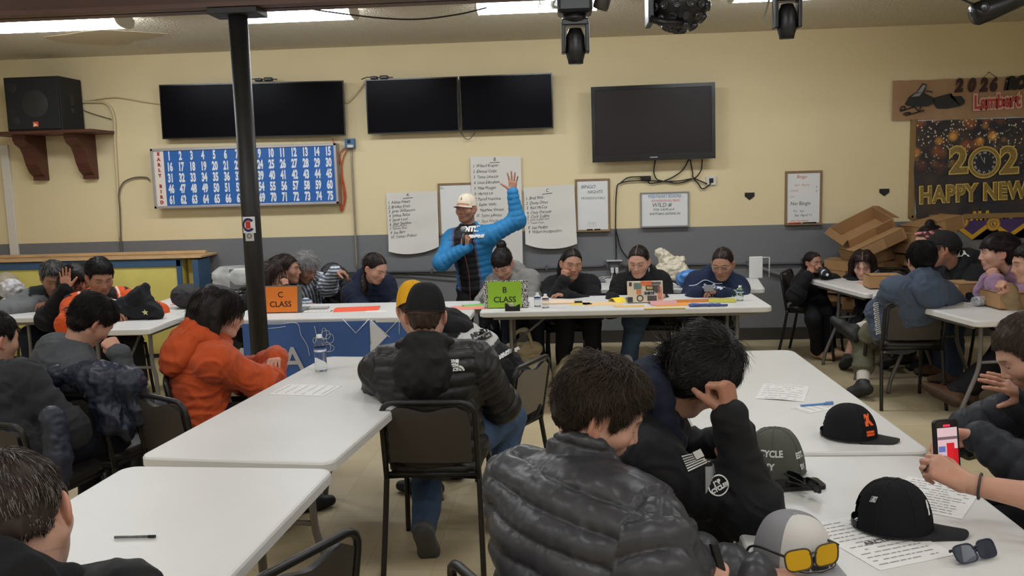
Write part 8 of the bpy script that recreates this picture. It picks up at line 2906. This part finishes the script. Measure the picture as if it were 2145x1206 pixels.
bottle(c0_[0], c0_[1], c0_[2], 'small clear bottle at the lips of the child in black', h=.12, r=.028, lab=srgb(170, 176, 190), M=M4(Rz(.5) @ Rx(-1.2) @ Rx(math.pi), c0_ + V(0, -.02, 0)))
p = Person('girl with long dark hair and bare legs looking at her phone, before the cartons', A_(1807, 556, 7.72), V(2.82, 8.02, .53), 188, hyaw=200, hpitch=22, q=1.0, sex='f', sc=.92, skin='d')
p.arm(1, wrist=A_(1812, 592, 7.42), hint=A_(1770, 640, 7.5), fdir=V(1, -.1, .25), pose='pinch').arm(-1, wrist=A_(1862, 590, 7.46), hint=A_(1900, 640, 7.7), fdir=V(-1, 0, .2), pose='pinch').leg(1, ankle=V(2.40, 7.45, .09), hint=V(2.5, 7.3, .7)).leg(-1, ankle=V(2.72, 7.45, .09), hint=V(2.8, 7.3, .7))
p.build_body(style='back', hair=srgb(42, 28, 24)).top('t_shirt', srgb(22, 22, 24), e=.016, sleeve='short')
S, E, Wr = p.arms[1]
p.bottom('shorts', color=srgb(40, 40, 46), crop=.05)
p.shoes(color=srgb(60, 60, 62))
# bare forearms and shins
f = Field()
for sd in (1, -1):
 S, E, Wr = p.arms[sd]
 f.cone(S + (E - S) * .5, E, .040, .036, k=.02).cone(E, Wr, .036, .024, k=.02)
 H, K, A, T = p.legs[sd]
 f.cone(H + (K - H) * .6, K, .062, .052, k=.02).cone(K, A, .050, .033, k=.02)
P, F = f.mesh(.01)
bm = bmesh.new()
bm.from_mesh(p.bodyo.data)
me2 = bpy.data.meshes.new('x')
me2.from_pydata((P - np.array(p.root['_o'])).tolist(), [], F.tolist())
ca = me2.color_attributes.new('Col', 'FLOAT_COLOR', 'POINT')
cc_ = np.ones((len(P), 4), np.float32)
cc_[:, :3] = np.array(p.skin) * V(1, .95, .92)
ca.data.foreach_set('color', cc_.ravel())
me2.polygons.foreach_set('use_smooth', np.ones(len(me2.polygons), bool))
bm.from_mesh(me2)
bm.to_mesh(p.bodyo.data)
bm.free()
p.hair(style='back', part=True, t=.009, n=2000, L=.14, flow=flow_down, locks=LOCKS(length=.30, r=.032, out=.088, y0=-.01), lift=.05, K=7, clump=.2, zmax=.07 + 9)
c = A_(1838, 580, 7.42)
tag(MB().box(c, (.07, .012, .13), Ry(-.6) @ Rx(.5), .004).build('phone', mat('phone_pattern', srgb(70, 70, 74), rough=.3, var=.6, vscale=60)), 'patterned phone in the hands of the long-haired girl', 'phone')
p = Person('person in a black beanie and black hoodie in profile at the right table', A_(1975, 522, 6.95), V(3.52, 7.0, .55), -82, hyaw=-72, hpitch=10, q=1.0, sc=1.08, skin='b', slouch=.05)
p.arm(1, wrist=V(2.85, 7.2, .80), hint=V(3.2, 7.4, .7)).arm(-1, wrist=V(2.80, 6.75, .80), hint=V(3.2, 6.5, .75)).leg(1).leg(-1)
p.build_body(style='fade').top('hoodie', srgb(28, 28, 30), e=.034, hood=.075, wr=1.2)
f = Field().ell((0, -.014, .045), (.085, .105, .092), k=.02).ell((0, -.03, .01), (.083, .098, .06), k=.03)
f.cut(lambda G: (.022 - .10 * np.minimum(G[..., 1], .03) * 0 + np.where(G[..., 1] > .0, .02, -.03) - G[..., 2]) * .8)
P, F = f.mesh(.007)
N = vnormals(P, F)
P = P + N * (.0012 * np.sin(np.arctan2(P[:, 0], P[:, 1]) * 60))[:, None]
mesh_obj('beanie', P @ p.Rh.T * p.sc + p.head, F, mat('knit_black', srgb(26, 25, 25), rough=.95, bump=.5, bscale=200), p.root)
p.bottom(color=srgb(54, 66, 92)).shoes(color=srgb(90, 66, 44))
P_, F_ = text_mesh('A', .05, bold=.004)
p.decal('shoulder_print', P_, F_, A_(2012, 533, 6.9), V(1, .1, -.2), V(.1, .3, 1), mat('print_white', srgb(226, 226, 222), rough=.6), off=.008)
p = Person('person in a flowered headscarf mostly hidden behind the black beanie', A_(1945, 505, 7.45), V(3.45, 7.62, .55), -100, hyaw=-100, hpitch=10, q=1.3, sex='f', sc=1.02, skin='c')
p.arm(1).arm(-1).leg(1).leg(-1)
p.build_body(style='full').top('sweater', srgb(30, 30, 34), e=.03).bottom().shoes()
p.hair(style='full', t=.012, n=500, L=.05, K=4, bun=(0, -.03, .14, .035))
def scarf_col(P):
 n = vnoise(P * 55)
 return np.where((n > .15)[:, None], np.array(srgb(204, 130, 120)), np.array(srgb(66, 40, 44)))
f = hair_shell('short', .018, 0)
f.cut(lambda G: np.abs(G[..., 2] - .06) - .035)
P, F = f.mesh(.007)
mesh_obj('headscarf', P @ p.Rh.T * p.sc + p.head, F, mat('scarf_cloth', (1, 1, 1), rough=.8, attr='Col'), p.root, colors=scarf_col(P))
p = Person('boy in a slate blue hoodie and khaki trousers seen from behind, leg crossed', A_(1930, 546, 6.30), V(2.43, 6.42, .53), -12, hyaw=4, hpitch=14, q=.8, sc=1.02, skin='c', slouch=.09, wide=1.05)
p.arm(1, wrist=V(2.74, 6.72, .79), hint=A_(2045, 660, 6.15), fdir=V(-.3, 1, 0)).arm(-1, wrist=V(2.40, 6.72, .66), hint=A_(1800, 760, 6.1))
p.leg(-1, ankle=atZ(1808, 806, .10), hint=A_(1815, 660, 6.9), toe=V(-.35, 1, 0)).leg(1, ankle=A_(1790, 692, 6.75), hint=A_(1860, 640, 7.2), toe=V(-.95, .1, .1))
p.build_body(style='short', hair=srgb(20, 17, 17)).top('hoodie', srgb(72, 82, 98), e=.034, wr=1.3, v=.008).hood(srgb(68, 78, 94), .075, drop=1.2)
p.hair(style='short', t=.014, n=4000, L=.045, flow=flow_crown(0, -.04, down=1.0), clump=.4, K=6, crown=.006)
p.bottom(color=srgb(98, 96, 78), e=.030, wr=1.4, crop=.66).shoes(color=srgb(46, 46, 46), sole=srgb(36, 36, 36))
f = Field()
for sd in (1, -1):
 H, K, A, T = p.legs[sd]
 f.cone(K + (A - K) * .55, A + (A - K) * .0, .050, .047, k=.01)
P, F = f.mesh(.01)
mesh_obj('socks', P, F, mat('sock_white', srgb(206, 198, 186), rough=.9, bump=.3, bscale=200), p.root)
V_, FF = [], []
for i in range(16):
 y0 = .11 - i * .0145
 quad((-.018, y0), (.018, y0 + .004), (.014, y0 + .010), (-.014, y0 + .008))
 if i % 2:
  quad((-.022, y0 - .004), (-.012, y0 - .004), (-.012, y0 + .012), (-.022, y0 + .012))
p.decal('side_print', np.array(V_), FF, A_(1838, 668, 6.2), V(1, .1, .12), V(-.12, 0, 1), mat('print_pale', srgb(196, 196, 196), rough=.6), off=.006)
p = Person('woman in a lilac fleece with her chin on clasped hands', A_(2090, 530, 6.30), V(3.60, 6.28, .55), -84, hyaw=-78, hpitch=4, q=.95, sex='f', sc=1.05, skin='d', slouch=.06)
p.arm(1, wrist=A_(2074, 585, 6.36), hint=V(3.0, 6.55, .6), fdir=V(-.1, -.3, 1), back=V(-.8, .4, 0), pose='fist').arm(-1, wrist=A_(2082, 590, 6.18), hint=V(3.0, 6.0, .6), fdir=V(-.1, .3, 1), back=V(-.5, -.8, 0), pose='fist').leg(1, ankle=V(2.90, 6.30, .09)).leg(-1, ankle=V(2.66, 6.02, .16), toe=V(-1, .2, -.2))
p.build_body(style='full', hair=srgb(36, 26, 28), eyes='open').top('fleece', srgb(158, 124, 152), e=.034, wr=1.4, collar=.02, stand=.02, sheen=.5)
p.hair(style='full', t=.016, n=1800, L=.06, flow=flow_back, lift=.15, K=5, bun=(0, -.12, .02, .04), fringe=.035, curl=.2).bottom(color=srgb(30, 28, 32)).shoes(color=srgb(84, 56, 36), sole=srgb(60, 42, 30), boot=.08)
p = Person('person in a tan sweater at the far right edge, behind the wide cardboard box', A_(2160, 552, 5.85), V(3.62, 5.78, .55), -88, hyaw=-80, hpitch=10, q=1.1, sc=1.05, skin='c')
p.arm(1, wrist=A_(2112, 608, 5.95), hint=V(3.3, 6.1, .6), fdir=V(-.6, -.3, .6), pose='fist').arm(-1, wrist=V(3.2, 5.6, .80), hint=V(3.4, 5.3, .6)).leg(1).leg(-1)
p.build_body(style='short').top('sweater', srgb(150, 128, 96), e=.03).bottom(color=BLK).shoes().hair(n=600)
# ---- coats on chairs
def draped(name, prims, m, label, cat, amp=.012, seed=0, v=.010):
 f = Field()
 for a, b, ra, rb, k in prims:
  f.cone(a, b, ra, rb, k)
 P, F = f.mesh(v)
 N = vnormals(P, F)
 n1 = 1 - 2 * np.abs(vnoise(P * 12 + seed))
 n2 = 1 - 2 * np.abs(vnoise(P * V(26, 26, 15) + seed * 3))
 n3 = 1 - 2 * np.abs(vnoise(P * V(40, 40, 60) + seed * 5))
 P = P + N * (amp * (.6 * n1 + .6 * np.sign(n2) * np.abs(n2) ** 1.4 + .25 * n3))[:, None]
 return tag(mesh_obj(name, P, F, m), label, cat)
navy = mat('navy_nylon', srgb(36, 41, 56), rough=.42, var=.1, bump=.15, bscale=150, folds=.7)
Yc = 3.86
draped('jacket', [(A_(120, 790, Yc), A_(200, 786, Yc), .032, .05, .04), (A_(200, 790, Yc), A_(278, 800, Yc), .06, .055, .05), (A_(215, 800, Yc), A_(232, 880, Yc - .03), .07, .06, .06), (A_(270, 805, Yc), A_(296, 868, Yc), .055, .04, .04), (A_(225, 850, Yc), A_(262, 900, Yc - .02), .06, .04, .05), (A_(120, 790, Yc), A_(112, 812, Yc), .03, .025, .03)],
   navy, 'navy padded jacket hung over the chair behind the grey sweatshirt', 'jacket', .017, 2, .008)
draped('jacket', [(A_(112, 872, 3.38), A_(118, 950, 3.36), .040, .046, .03), (A_(118, 950, 3.36), A_(122, 1040, 3.36), .046, .038, .02)],
   navy, 'navy jacket on the left edge chair with one sleeve hanging down', 'jacket', .013, 5, .008)
strip_private()
